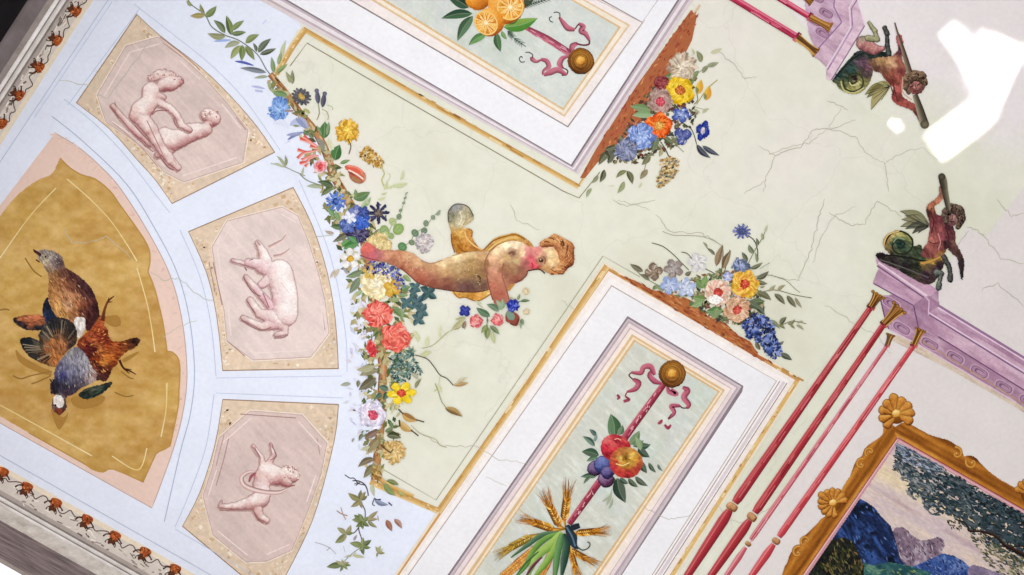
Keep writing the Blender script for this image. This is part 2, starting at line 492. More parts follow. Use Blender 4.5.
# cornice friezes painted along both ceiling edges
def frieze(p0, d, n, wid, name_n, lo, hi):
    pb = PB()
    def at(t, o): return (p0[0] + d[0] * t + n[0] * o, p0[1] + d[1] * t + n[1] * o)
    pb.poly([at(lo, -3), at(hi, -3), at(hi, 2), at(lo, 2)], 'ecdcc4')
    pb.poly([at(lo, 2), at(hi, 2), at(hi, wid), at(lo, wid)], 'd9cec4')
    pb.poly([at(lo, wid - 4), at(hi, wid - 4), at(hi, wid), at(lo, wid)], 'b3a7a0')
    pb.scatter()
    for k in range(260):
        t = random.uniform(lo, hi); o = random.uniform(wid * .35, wid - 3)
        pb.stroke([at(t, o), at(t + random.uniform(2, 6), o + random.uniform(-2, 2))], random.uniform(.7, 2), random.choice(['8d8078', 'c8bcb0', 'efe6da', '6d625e', 'a89a90']))
    pb.scatter(0)
    # wavy tendril
    P = [at(t, 4 + 1.6 * math.sin(t * .44) + 4 * (math.sin(t * .19) > .2)) for t in np.arange(lo, hi, 4)]
    pb.stroke(P, 1.1, '5c4a40')
    return structure(pb.build('trim_%d' % name_n, None, M_PAINT))
frieze(A0, dA, nA, 23, 3, -170, 420)
frieze(B0, dB, nB, 18, 4, -330, 200)
ordn = ['first', 'second', 'third', 'fourth', 'fifth', 'sixth', 'seventh']
def motif(x, y, d, n, label, group, sc=1):
    t = thing('leaf_motif', x, y, label, 'motif', group)
    def at(u, o): return (x + d[0] * u * sc + n[0] * o * sc, y + d[1] * u * sc + n[1] * o * sc)
    pb = PB()
    pb.poly(closed([at(-5.5, -4), at(0, -6), at(5.5, -5), at(6, 0), at(3, 3), at(-2, 3), at(-5, 0)], 3), 'a24f27')
    pb.poly(closed([at(-3, 2), at(2, 2), at(4.5, 8), at(1, 7), at(-2, 9), at(-3.5, 6)], 3), '5a3524')
    pb.dabs([at(-5, -5), at(6, -5), at(5, 3), at(-4, 3)], 22, 3.5, 1.2, ['7d3a20', 'c66a35', 'b65a2c', '5c2c1c', 'd98a50'])
    pb.build('leaf', t)
    pb = PB()
    for s_ in (-1, 1):
        pb.stroke([at(s_ * 4, -1), at(s_ * 8, 1), at(s_ * 10, 3.5 - s_)], [2.2, 1.2, 2], '4b2f22')
        pb.stroke([at(s_ * 3, 4), at(s_ * 5.5, 7), at(s_ * 5, 9)], [1.4, .8, 1.6], '3c2c26')
    pb.build('tendril', t)
for i, (x, y) in enumerate([(2, 474), (26, 489), (55, 505), (86, 521.5), (114, 538), (144, 554), (174, 571)]):
    motif(x, y - 1, dA, nA, 'rust brown leaf motif on the lower left cornice frieze, %s from the left frame edge' % ordn[i], 'leaf motifs on the lower cornice frieze')
for i, (x, y) in enumerate([(75, 11), (56, 40), (38, 67), (18, 95), (1, 123)]):
    motif(x, y, dB, nB, 'rust brown leaf motif on the upper left cornice frieze, %s from the top' % ordn[i], 'leaf motifs on the upper cornice frieze', .95)
# thin ruled lines on the white fan ground
pb = PB()
pb.stroke([(-160, 364), (8, 460), (188, 562), (420, 694)], .9, 'b8c1d4', sm=False)
pb.stroke([(108, 0), (0, 162), (-120, 345)], .9, 'c0cadf', sm=False)
pb.stroke([(112, 2), (34, 118)], .7, 'c6cfe6', sm=False)
structure(pb.build('trim_5'))

# ================================================================== PAINTED PANELS
def panel(name, px, py, label, cat='panel', group=None): return thing(name, px, py, label, cat, group)

layer(.0008)
# ---- ochre game panel in the corner fan
gp = panel('cartouche_panel', 90, 330, 'ochre gold cartouche panel with pink border holding the dead game birds')
P = curve([(55, 133), (78, 147), (100, 166), (120, 188), (147, 230), (170, 275), (182, 320), (187, 372), (183, 412), (173, 450), (152, 508)]) + [(0, 423), (-120, 356), (-95, 330)]
pb = PB(); pb.stroke(offs(curve([(47, 122), (78, 147), (120, 188), (147, 230), (170, 275), (182, 320), (187, 372), (183, 412), (173, 450), (157, 520)]), -7.5), .9, 'aab3ca', sm=False)
pb.poly(P, 'e8cabb'); pb.stroke(P[:62], .9, 'c2a49c', sm=False)
pb.scatter()
for k in range(60):
    x, y = random.choice(P[:56]); pb.stroke([(x - 3, y), (x - 6 + random.uniform(-3, 3), y + random.uniform(-5, 5))], random.uniform(.8, 2), jit('e4c2b4', .05))
pb.build('border', gp, M_WASH)
CART = curve([(60, 158), (70, 168), (82, 175), (95, 179), (110, 191), (120, 205), (140, 233), (149, 249), (150, 262)], 3) + [(148, 272)] + curve([(148, 272), (155, 290), (163, 323), (167, 351)], 3) + curve([(172, 352), (178, 358), (180, 370), (179, 390), (178, 408), (170, 446)], 3) + curve([(165, 449), (157, 453), (153, 460), (143, 482)], 3) + curve([(143, 482), (113, 469), (103, 472), (92, 469), (83, 463), (40, 439), (0, 416), (-110, 352)], 3) + [(-90, 330)] + curve([(-60, 300), (0, 216), (20, 193), (38, 180), (52, 174), (60, 158)], 3)
pb = PB()
co1, co2, co3 = (np.array(hexc(h)) for h in ('cca45e', 'be9250', 'd6b06e'))
def ochre(X, Y):
    n = fbm(X * .018, Y * .03, 3, 4)[..., None]; m = fbm(X * .09, Y * .14, 8, 3)[..., None]
    t = np.clip((Y - 160) / 320, 0, 1)[..., None]
    K = co1 + (co2 - co1) * np.clip(t * .6 + (n - .5) * 2.4, -.2, 1.1) + (co3 - co1) * np.clip((m - .48) * 3.4, -1, 1.3)
    return inpoly_np(X, Y, CART), K
pb.raster((-112, 150, 184, 486), .85, ochre)
pb.stroke(CART[:-22], 1.4, 'b98f4a', sm=False)
pb.build('cartouche', gp, M_PAINT)
for p in ([(67, 179), (90, 199), (110, 220), (126, 243), (137, 261)], [(137, 268), (147, 303), (152, 330), (155, 352)], [(167, 383), (166, 410), (161, 437)], [(-40, 385), (0, 405), (92, 456)], [(112, 456), (138, 470), (147, 448)], [(56, 188), (30, 216), (0, 258)]):
    pb = PB(); pb.stroke(p, 1.1, ['ecd9a4', 'dfc684', 'f0dfae']); pb.build('inner_line', gp)

# ---- three pink monochrome panels
def pink_panel(out, octo, label, lines, base, cc):
    cx = sum(p[0] for p in octo) / len(octo); cy = sum(p[1] for p in octo) / len(octo)
    t = panel('relief_panel', cx, cy, label, 'panel', 'pink monochrome panels of the corner fan')
    pb = PB(); pb.poly([(cx + (p[0] - cx) * 1.012, cy + (p[1] - cy) * 1.012) for p in out], '9a7a5c'); pb.poly(out, 'e0c9b0')
    pb.scatter(9)
    for k in range(420):
        i = random.randrange(len(out)); a, b = out[i], out[(i + 1) % len(out)]; u = random.random()
        x, y = a[0] + (b[0] - a[0]) * u, a[1] + (b[1] - a[1]) * u; w = random.uniform(.03, .24)
        x += (cx - x) * w; y += (cy - y) * w
        pb.stroke([(x, y), (x + (b[0] - a[0]) * .03 + random.uniform(-2, 2), y + (b[1] - a[1]) * .03 + random.uniform(-2, 2))], random.uniform(1, 3.5), random.choice(['d8bc98', 'e9d6bc', 'dcc2a2', 'cfb08c', 'eddcc6', 'd6b898', 'e3c8b4', 'cba880', 'f0e2d0']))
    pb.build('border', t, M_STAIN)
    b1 = np.array(hexc(base)); b2 = b1 * .965; b3 = np.minimum(b1 * 1.035, 1)
    def fn(X, Y):
        n = fbm(X * .03, Y * .03, cx, 4)[..., None]; m = fbm((X + Y) * .03, (X - Y) * .2, cx + 3, 3)[..., None]
        return inpoly_np(X, Y, octo), b1 + (b2 - b1) * np.clip((n - .45) * 3, -.3, 1) + (b3 - b1) * np.clip((m - .5) * 2.6, -1, 1)
    pb = PB(); xs = [p[0] for p in octo]; ys = [p[1] for p in octo]
    pb.poly([(cx + (p[0] - cx) * 1.02, cy + (p[1] - cy) * 1.02) for p in octo], 'eedfd2')
    pb.raster((min(xs) - 1, min(ys) - 1, max(xs) + 1, max(ys) + 1), 1.1, fn)
    pb.build('field', t, M_PAINT)
    pb = PB()
    pb.stroke(octo + [octo[0]], .8, 'c4a49a', sm=False)
    for p in lines: pb.stroke(p, 1.0, random.choice(['b08c86', 'a98780', 'bb9a92']))
    q = [(cx + (p[0] - cx) * .91, cy + (p[1] - cy) * .91) for p in octo]
    for i in range(0, len(q), 2): pb.stroke([q[i], q[(i + 1) % len(q)]], 1.2, 'ecd9d2', sm=False)
    pb.build('inner_line', t)
    return t
out1 = curve([(137, 15), (160, 36), (200, 67), (230, 96), (256, 126), (274, 152)], 3) + curve([(172, 203), (155, 179), (137, 159), (110, 129), (77, 103)], 3)
oct1 = [(126, 46), (158, 37), (180, 55), (203, 76), (227, 103), (248, 130), (243, 162), (184, 182), (164, 172), (148, 152), (130, 138), (106, 122), (97, 95)]
pink_panel(out1, oct1, 'pink relief panel with two wrestling putti, uppermost of the three in the fan', [[(160, 37), (185, 56), (200, 70)], [(163, 43), (182, 57)], [(112, 122), (140, 146), (158, 167)], [(236, 117), (246, 130)]], 'dbc6be', 1)
out2 = [(189, 232), (293, 188)] + curve([(293, 188), (312, 226), (327, 273), (335, 320), (338, 368)], 3)[1:] + [(223, 370)] + curve([(223, 370), (217, 316), (207, 273), (189, 232)], 3)[1:-1]
oct2 = [(212, 247), (227, 221), (282, 207), (298, 216), (308, 240), (317, 268), (325, 300), (329, 333), (311, 357), (253, 360), (227, 341), (224, 310), (217, 280)]
pink_panel(out2, oct2, 'pale pink relief panel with a tumbled goat, middle one of the three in the fan', [[(213, 262), (219, 290), (222, 305)], [(209, 262), (215, 292)], [(227, 341), (245, 356)], [(320, 300), (325, 330)]], 'e4d1ca', 2)
out3 = [(223, 400), (338, 405)] + curve([(338, 405), (334, 440), (317, 506), (300, 547), (272, 600)], 3)[1:] + [(183, 526)] + curve([(183, 526), (200, 493), (215, 446), (223, 400)], 3)[1:-1]
oct3 = [(219, 438), (250, 411), (302, 415), (327, 443), (321, 474), (311, 503), (292, 550), (267, 561), (246, 562), (213, 535), (203, 496), (212, 468)]
pink_panel(out3, oct3, 'dusty pink relief panel with a tumbling putto, lowest of the three in the fan', [[(229, 437), (223, 462), (216, 486)], [(224, 435), (216, 466)], [(317, 438), (320, 455)], [(240, 414), (296, 418)]], 'd8c2ba', 3)
pb = PB()   # ruled lines around the pink panels
pb.stroke([(68, 105), (140, 8)], .7, 'c0c8dc', sm=False)
pb.stroke([(64, 99), (95, 124), (125, 155), (152, 190), (170, 213)], .7, 'c0c8dc')
pb.stroke([(134, 4), (170, 32), (210, 64), (245, 100), (280, 150)], .7, 'c3cbe0')
pb.stroke([(180, 230), (200, 277), (211, 325), (216, 376)], .7, 'c0c8dc'); pb.stroke([(216, 378), (342, 376)], .7, 'c9d0e4', sm=False)
pb.stroke([(299, 180), (330, 255), (345, 330), (347, 372)], .7, 'c3cbe0'); pb.stroke([(216, 393), (343, 398)], .7, 'c3cbe0', sm=False)
pb.stroke([(214, 394), (206, 446), (190, 492), (175, 527)], .7, 'c0c8dc'); pb.stroke([(175, 529), (262, 580)], .7, 'c0c8dc', sm=False)
structure(pb.build('trim_6'))

# ---- the two long stucco-painted panels
def quad(A, Cc, B, B2): return [A, Cc, B, B2]
fp = panel('moulded_panel', 500, 70, 'white moulded ceiling panel with pale green centre holding the oranges, at top')
pb = PB()
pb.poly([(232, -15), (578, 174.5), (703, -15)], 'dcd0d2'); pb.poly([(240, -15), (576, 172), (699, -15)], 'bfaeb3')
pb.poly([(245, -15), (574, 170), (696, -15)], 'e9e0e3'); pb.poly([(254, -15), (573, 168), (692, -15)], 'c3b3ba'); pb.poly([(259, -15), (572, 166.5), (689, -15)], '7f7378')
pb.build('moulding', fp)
pb = PB(); pb.poly([(262, -15), (571, 164.6), (687, -15)], 'f1f0f3'); pb.build('face', fp, M_WASH)
pb = PB()
pb.poly([(323, -15), (568, 127.5), (643.5, 22.5), (571, -18)], '8a7a78'); pb.poly([(326, -15), (567.6, 126), (642, 22.5), (568, -18)], 'f2e8e4')
pb.stroke([(548, -25), (642, 22.5), (700, -60)], .7, 'b9a8a8', sm=False)
pb.stroke([(575, 118), (645, 20)], .9, 'd6c9c6', sm=False)
pb.poly([(346, -15), (564.5, 117), (630, 25), (571, -8)], 'e0c39c'); pb.poly([(350, -15), (564, 114.5), (627.5, 25.5), (565, -10)], 'f3e6d2'); pb.poly([(357, -15), (563.5, 110.5), (621, 27), (560, -8)], 'dcbb8c')
pb.build('inner_frame', fp)
def sage(poly, base, seed):
    b = np.array(hexc(base)); cl = [np.array(hexc(h)) for h in ('d0d4d0', 'dfe0d6', 'c9d1c4')]
    def fn(X, Y):
        n = fbm(X * .05, Y * .05, seed, 4); m = fbm((X + Y) * .05, (X - Y) * .25, seed + 7, 3); q = fbm(X * .04, Y * .05, seed + 20, 3)
        K = b + (cl[0] - b) * np.clip((n - .5) * 3, 0, 1)[..., None] + (cl[1] - b) * np.clip((m - .5) * 3, 0, 1)[..., None] + (cl[2] - b) * np.clip((q - .5) * 3, 0, 1)[..., None]
        return inpoly_np(X, Y, poly), K
    pb = PB(); xs = [p[0] for p in poly]; ys = [p[1] for p in poly]
    pb.poly(poly, base); pb.raster((min(xs) - 1, min(ys) - 1, max(xs) + 1, max(ys) + 1), 1.2, fn); return pb
sage([(362, -15), (563, 108), (618, 27.5), (556, -8)], 'd6dbd4', 4).build('centre_field', fp, M_PAINT)

sp = panel('moulded_panel', 630, 430, 'white moulded ceiling panel with sage centre holding apples and wheat, lower middle')
pb = PB()
pb.poly([(604, 262), (803, 379), (668, 590), (384, 590)], 'e9dcc6')
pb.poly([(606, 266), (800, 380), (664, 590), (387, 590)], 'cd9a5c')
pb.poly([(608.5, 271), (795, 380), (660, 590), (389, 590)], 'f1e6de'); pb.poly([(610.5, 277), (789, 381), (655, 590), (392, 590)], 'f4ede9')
pb.stroke([(797, 381), (664, 588)], 4, ['d8b06c', 'cfa462', 'dcb878'], sm=False)
pb.stroke([(787, 383), (655, 588)], .9, '8f7f80', sm=False); pb.stroke([(784, 382), (651, 588)], 3, 'dccfd2', sm=False); pb.stroke([(780, 381), (647, 588)], 1, 'a898a0', sm=False)
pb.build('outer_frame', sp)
pb = PB(); pb.poly([(611.5, 285), (777, 381), (643, 590), (397, 590)], 'b9a8a4'); pb.poly([(611.8, 286.5), (776, 381), (642, 590), (398.3, 590)], 'f0eef0'); pb.build('face', sp, M_WASH)
pb = PB()
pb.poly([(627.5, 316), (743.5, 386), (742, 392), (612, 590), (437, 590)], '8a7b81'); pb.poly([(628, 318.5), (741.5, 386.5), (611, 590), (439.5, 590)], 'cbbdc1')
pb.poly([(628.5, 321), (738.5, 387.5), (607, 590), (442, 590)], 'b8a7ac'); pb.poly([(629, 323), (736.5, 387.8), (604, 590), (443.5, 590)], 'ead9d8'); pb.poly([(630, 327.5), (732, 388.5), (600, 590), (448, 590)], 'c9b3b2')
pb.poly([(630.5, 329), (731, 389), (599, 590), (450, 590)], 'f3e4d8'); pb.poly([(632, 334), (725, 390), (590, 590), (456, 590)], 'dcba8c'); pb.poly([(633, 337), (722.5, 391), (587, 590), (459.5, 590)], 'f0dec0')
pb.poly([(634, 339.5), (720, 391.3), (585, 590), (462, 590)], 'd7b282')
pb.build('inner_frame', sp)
sage([(635, 342), (717.5, 392), (583.5, 588), (465, 588)], 'cfd0c3', 14).build('centre_field', sp, M_PAINT)

# ---- gold fillets and ruled lines of the green field
pb = PB()
def fillet(path, w, sm=False):
    pb.stroke(path, w, 'd2a865', edge=('e6cc98', 'c29450'), sm=sm)
fillet([(303, 29), (440, 109), (578, 186.5), (600, 154)], 5)
fillet([(305, 29), (292, 47), (276, 74)], 6); fillet([(370, 482), (405, 497), (438, 511)], 6); fillet([(438, 512), (528, 384), (607, 266)], 6)
pb.scatter()
for k in range(150):
    a, b = random.choice([((303, 29), (578, 186)), ((370, 482), (438, 511)), ((438, 512), (607, 266)), ((607, 268), (800, 380)), ((797, 381), (670, 575)), ((303, 29), (276, 74))])
    u = random.random(); v = u + random.uniform(.01, .05)
    o = random.uniform(-2, 2)
    pb.stroke([(a[0] + (b[0] - a[0]) * u, a[1] + (b[1] - a[1]) * u + o), (a[0] + (b[0] - a[0]) * v, a[1] + (b[1] - a[1]) * v + o)], random.uniform(.8, 2), random.choice(['e9d2a2', 'b98a48', 'c4965a', 'e0bd84']))
pb.scatter(0)
pb.stroke([(290, 66), (307, 43), (400, 97), (563, 191), (579, 198), (600, 172)], .9, '8c8468', sm=False)
pb.stroke([(384, 470), (436, 500), (520, 377), (603, 256), (640, 277)], .8, 'a8a288', sm=False)
pb.stroke([(700, 5), (610, 140)], 2.2, 'd8bd98', sm=False)
pb.stroke([(250, -20), (300, 26), (303, 27)], .1, 'd2a865', sm=False)
structure(pb.build('trim_7'))

# plaster cracks
z1, z2, z3, z4, z5 = zm(768, 0, 3), zm(600, 0, 3), zm(768, 180, 3), zm(600, 180, 3), zm(400, 383, 3)
z6, z7 = zm(0, 180, 3), zm(400, 180, 3)
pb = PB()
for p in [z1(220, 320, 180, 385, 260, 410, 300, 465, 350, 490, 390, 465, 460, 440, 510, 480), z1(0, 465, 60, 440, 120, 430, 180, 385), z1(350, 490, 362, 575), z1(180, 300, 240, 330),
          z2(350, 150, 400, 190, 430, 235, 470, 230), z2(480, 440, 525, 465, 600, 440, 640, 390, 700, 385, 767, 360), z2(525, 465, 500, 530, 490, 575),
          z3(180, 95, 240, 135, 290, 130, 330, 60, 400, 110), z3(170, 60, 150, 120, 130, 210, 90, 300), z3(170, 375, 260, 430, 330, 470, 370, 520), z3(600, 140, 650, 165), z3(640, 160, 700, 235, 767, 250), z3(690, 60, 730, 110, 767, 100), z3(600, 150, 560, 210), z3(640, 330, 690, 310, 767, 380),
          z4(50, 60, 110, 75, 150, 90), z4(165, 100, 210, 155, 300, 160, 350, 185), z4(510, 285, 560, 300, 600, 300), z4(640, 250, 660, 180, 700, 110, 767, 80), z4(430, 40, 500, 0),
          z5(60, 150, 130, 190, 220, 190, 300, 230, 380, 240), z5(260, 280, 320, 310),
          z6(190, 150, 215, 185, 260, 190, 320, 170, 400, 240), z6(445, 275, 490, 300, 540, 295, 600, 350, 660, 370), z6(490, 470, 540, 440, 590, 420),
          z7(330, 70, 350, 120, 420, 150), z7(640, 60, 680, 80, 767, 60), [(640, 505), (668, 520), (690, 515)], [(560, 300), (575, 310)], [(715, 500), (728, 520), (745, 523), (775, 505)], [(150, 40), (108, 98), (95, 95)], [(60, 80), (100, 88), (96, 70)]]:
    q = []
    for i in range(len(p) - 1):
        for j in range(7):
            t = j / 7; q.append((p[i][0] + (p[i + 1][0] - p[i][0]) * t + random.uniform(-1.2, 1.2), p[i][1] + (p[i + 1][1] - p[i][1]) * t + random.uniform(-1.2, 1.2)))
    q.append(p[-1])
    pb.stroke(q, [.4, .8, .5, .7, .4], random.choice(['bdbaa8', 'c4c2b0', 'b9b2a4']), sm=False)
pb.build('crack', ceiling)


def idw(K, X, Y, nz_=.12, sd=4, p=3):
    num, den = 0, 0
    for (x, y, c, r) in K:
        w_ = 1 / (((X - x) ** 2 + (Y - y) ** 2) / (r * r) + .15) ** (p / 2)
        num = num + w_[..., None] * np.array(hexc(c)); den = den + w_[..., None]
    n = (fbm((X * .6 + Y * .8) * .5, (X * .8 - Y * .6) * .2, sd, 3) - .5) + .6 * (vnoise(X * .9, Y * .9, sd + 2) - .5)
    return num / den + (n * nz_ * 2.2)[..., None]
def patch(pb, poly, K, sd=1, ang=0, amp=.16, step=.6, pw=3.4, an=1.0, lift=1.0, warp=5.0):
    """an area painted wet-in-wet: colour notes K = (x, y, hex) blended, with brush streaks along ang"""
    P = closed(poly, 4); xs = [q[0] for q in P]; ys = [q[1] for q in P]; ca, sa = math.cos(ang), math.sin(ang)
    def fn(X, Y):
        u, v = X * ca + Y * sa, -X * sa + Y * ca
        wx = X + (fbm(u * .25, v * .6 * an, sd + 11, 2) - .5) * warp; wy = Y + (fbm(u * .25, v * .6 * an, sd + 17, 2) - .5) * warp
        num, den = 0, 0
        for (x, y, c) in K:
            w_ = 1 / (((wx - x) ** 2 + (wy - y) ** 2) / 9 + .12) ** (pw / 2)
            num = num + w_[..., None] * np.array(hexc(c)); den = den + w_[..., None]
        n = (fbm(u * .22 / an ** .5, v * .9 * an, sd, 3) - .5) * 1.5 + (vnoise(u * .5, v * 1.7 * an, sd + 3) - .5) * .8
        Kc = num / den * lift
        return inpoly_np(X + (vnoise(X * .7, Y * .7, sd) - .5), Y + (vnoise(X * .7, Y * .7, sd + 1) - .5), P), Kc * (1 + (n * amp * 2.2)[..., None]) + (n * amp * .25)[..., None]
    return pb.raster((min(xs) - 2, min(ys) - 2, max(xs) + 2, max(ys) + 2), step, fn)
def notes(z, txt):
    R = []
    for t_ in txt.split():
        a, c = t_.split(':'); x, y = a.split(','); R.append((*z(float(x), float(y)), c))
    return R
# ================================================================== FIGURES OF THE FAN
def putto(px, py, label, z, sc, caps, txt, strokes, hair, seed):
    """monochrome putto: one painted body with a curly cap of hair as its only part"""
    t = thing('putto', px, py, label, 'putto')
    pb = PB(); cs = zcaps(z, sc, caps)
    pb.relief([(c[0] - 1.1, c[1] + 1.5, c[2], c[3] - 1.1, c[4] + 1.5, c[5]) for c in cs], 'a88680', 'bd9c95', 'c2a49c', step=.8)
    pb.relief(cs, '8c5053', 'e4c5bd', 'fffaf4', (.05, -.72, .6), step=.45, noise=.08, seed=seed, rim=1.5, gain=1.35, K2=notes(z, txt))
    for q, w_, c in strokes: pb.stroke(z(*q), w_, c)
    pb.build('body', t)
    pb = PB(); pb.dabs(z(*hair), 60, 2.8, 1.1, ['b98c86', 'f2e2d8', 'dcb8ae', 'a8746f', 'e8cfc4'], spread=2); pb.build('hair', t)
# -- upper panel: kneeling putto and reclining putto
z = zm(100, 60, 4.79)
layer()
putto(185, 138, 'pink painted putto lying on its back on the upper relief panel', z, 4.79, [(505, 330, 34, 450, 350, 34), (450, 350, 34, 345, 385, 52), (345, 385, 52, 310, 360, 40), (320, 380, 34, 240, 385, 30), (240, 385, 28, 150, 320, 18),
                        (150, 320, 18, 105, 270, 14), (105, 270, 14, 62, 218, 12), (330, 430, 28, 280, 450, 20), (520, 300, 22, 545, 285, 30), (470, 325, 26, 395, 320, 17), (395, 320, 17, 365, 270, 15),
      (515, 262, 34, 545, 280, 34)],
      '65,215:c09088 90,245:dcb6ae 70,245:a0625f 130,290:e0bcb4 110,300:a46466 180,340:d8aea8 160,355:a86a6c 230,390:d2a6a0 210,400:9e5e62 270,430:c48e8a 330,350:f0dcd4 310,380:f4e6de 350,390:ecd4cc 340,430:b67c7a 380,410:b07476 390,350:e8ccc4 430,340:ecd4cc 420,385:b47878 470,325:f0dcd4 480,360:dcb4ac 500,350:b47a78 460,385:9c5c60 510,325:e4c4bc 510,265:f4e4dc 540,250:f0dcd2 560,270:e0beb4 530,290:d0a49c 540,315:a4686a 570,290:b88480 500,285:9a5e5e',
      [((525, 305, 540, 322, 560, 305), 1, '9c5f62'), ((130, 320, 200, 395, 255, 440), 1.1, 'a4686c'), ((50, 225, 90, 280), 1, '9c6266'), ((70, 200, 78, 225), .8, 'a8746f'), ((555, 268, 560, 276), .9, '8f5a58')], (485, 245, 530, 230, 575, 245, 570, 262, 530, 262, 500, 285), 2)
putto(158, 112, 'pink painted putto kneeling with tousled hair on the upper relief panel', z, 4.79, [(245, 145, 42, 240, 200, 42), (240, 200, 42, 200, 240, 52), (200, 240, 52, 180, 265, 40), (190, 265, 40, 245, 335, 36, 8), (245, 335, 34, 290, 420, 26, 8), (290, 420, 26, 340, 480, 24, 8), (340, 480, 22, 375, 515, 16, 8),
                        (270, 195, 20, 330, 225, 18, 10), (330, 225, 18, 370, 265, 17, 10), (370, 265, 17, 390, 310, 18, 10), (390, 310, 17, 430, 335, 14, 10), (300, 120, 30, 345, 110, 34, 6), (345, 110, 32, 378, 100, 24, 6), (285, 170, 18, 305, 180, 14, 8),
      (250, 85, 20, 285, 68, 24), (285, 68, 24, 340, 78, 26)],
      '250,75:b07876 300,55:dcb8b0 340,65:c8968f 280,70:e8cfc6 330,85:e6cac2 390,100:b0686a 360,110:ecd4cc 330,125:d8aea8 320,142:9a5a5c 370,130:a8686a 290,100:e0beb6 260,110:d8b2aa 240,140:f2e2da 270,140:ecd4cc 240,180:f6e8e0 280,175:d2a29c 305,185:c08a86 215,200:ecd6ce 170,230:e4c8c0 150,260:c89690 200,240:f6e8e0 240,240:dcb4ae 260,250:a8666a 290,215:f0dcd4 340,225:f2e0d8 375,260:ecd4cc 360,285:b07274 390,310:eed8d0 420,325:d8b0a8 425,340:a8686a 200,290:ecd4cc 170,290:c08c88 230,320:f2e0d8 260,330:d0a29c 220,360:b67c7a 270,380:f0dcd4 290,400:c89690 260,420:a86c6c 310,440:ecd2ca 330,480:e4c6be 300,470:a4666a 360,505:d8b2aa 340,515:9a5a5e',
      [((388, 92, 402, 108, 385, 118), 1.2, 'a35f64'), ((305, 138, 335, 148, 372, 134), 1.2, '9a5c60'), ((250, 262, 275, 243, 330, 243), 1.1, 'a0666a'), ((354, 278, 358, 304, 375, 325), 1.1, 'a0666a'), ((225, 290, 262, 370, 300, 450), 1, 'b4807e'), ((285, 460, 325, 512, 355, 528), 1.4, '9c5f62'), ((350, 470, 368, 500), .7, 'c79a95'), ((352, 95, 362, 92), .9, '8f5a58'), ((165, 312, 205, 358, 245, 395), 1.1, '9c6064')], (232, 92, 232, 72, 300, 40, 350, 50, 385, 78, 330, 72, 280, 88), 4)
# -- middle panel: goat
layer()
z = zm(220, 230, 4.79)
t = thing('goat', 272, 290, 'pale pink painted goat tumbled with legs drawn up on the middle relief panel', 'goat')
cs = zcaps(z, 4.79, [(285, 205, 65, 310, 300, 62), (310, 300, 62, 312, 400, 62), (200, 175, 34, 260, 190, 40), (135, 155, 20, 200, 165, 30, 8), (205, 105, 24, 220, 150, 30, 4), (180, 62, 14, 205, 100, 20),
                     (60, 145, 10, 120, 160, 12), (125, 225, 14, 180, 290, 18, 6), (180, 290, 18, 245, 365, 22, 6), (240, 230, 30, 200, 260, 20), (145, 335, 18, 190, 400, 22, 8), (190, 400, 22, 260, 420, 40, 6), (110, 420, 14, 200, 462, 18, 10), (200, 462, 18, 280, 440, 36, 8), (270, 500, 14, 315, 490, 14), (315, 490, 14, 300, 440, 30)])
pb = PB(); pb.relief([(c[0] - 1.1, c[1] + 1.2, c[2], c[3] - 1.1, c[4] + 1.2, c[5]) for c in cs], 'b08e88', 'c4a8a2', 'c8aca6', step=.8)
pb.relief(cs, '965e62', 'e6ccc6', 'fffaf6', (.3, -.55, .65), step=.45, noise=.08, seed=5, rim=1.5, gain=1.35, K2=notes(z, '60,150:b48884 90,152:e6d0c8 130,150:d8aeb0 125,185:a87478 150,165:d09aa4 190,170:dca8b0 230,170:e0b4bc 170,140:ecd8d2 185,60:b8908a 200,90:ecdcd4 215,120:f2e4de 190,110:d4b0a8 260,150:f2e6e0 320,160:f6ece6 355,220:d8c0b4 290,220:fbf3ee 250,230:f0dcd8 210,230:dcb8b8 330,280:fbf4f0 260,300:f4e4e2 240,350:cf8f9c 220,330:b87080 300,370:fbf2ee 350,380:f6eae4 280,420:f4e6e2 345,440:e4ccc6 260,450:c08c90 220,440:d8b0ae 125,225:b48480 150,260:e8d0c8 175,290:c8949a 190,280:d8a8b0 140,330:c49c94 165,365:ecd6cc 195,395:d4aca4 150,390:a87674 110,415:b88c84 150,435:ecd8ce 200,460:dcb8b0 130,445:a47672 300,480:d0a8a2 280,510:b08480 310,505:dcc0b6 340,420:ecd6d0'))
for q, w_, c in [((112, 225, 150, 290, 195, 318), 1.1, '8f6062'), ((205, 300, 235, 372), 1.1, 'a86878'), ((128, 340, 170, 400), 1, '93686a'), ((100, 430, 150, 462, 200, 480, 245, 466), 1, '93686a'), ((118, 178, 128, 195), 1.2, '9c666c'), ((258, 518, 300, 516, 326, 502), 1, '93686a'), ((140, 145, 158, 140), .8, '8a5a5e'), ((178, 55, 192, 72), 1, '8f6a68'), ((290, 250, 330, 300), .7, 'e0ccc6'), ((280, 340, 320, 350), .7, 'e0ccc6')]: pb.stroke(z(*q), w_, c)
pb.build('body', t)
pb = PB(); pb.stroke(z(235, 85, 270, 66, 300, 48, 318, 22), [4, 3, 1.4], 'dcbcb4', edge=('f1e0d8', 'a37a78')); pb.build('horn', t)
pb = PB(); pb.stroke(z(258, 130, 300, 118, 335, 90), [4.4, 3, 1.4], 'dcbcb4', edge=('f1e0d8', 'a37a78')); pb.build('horn', t)
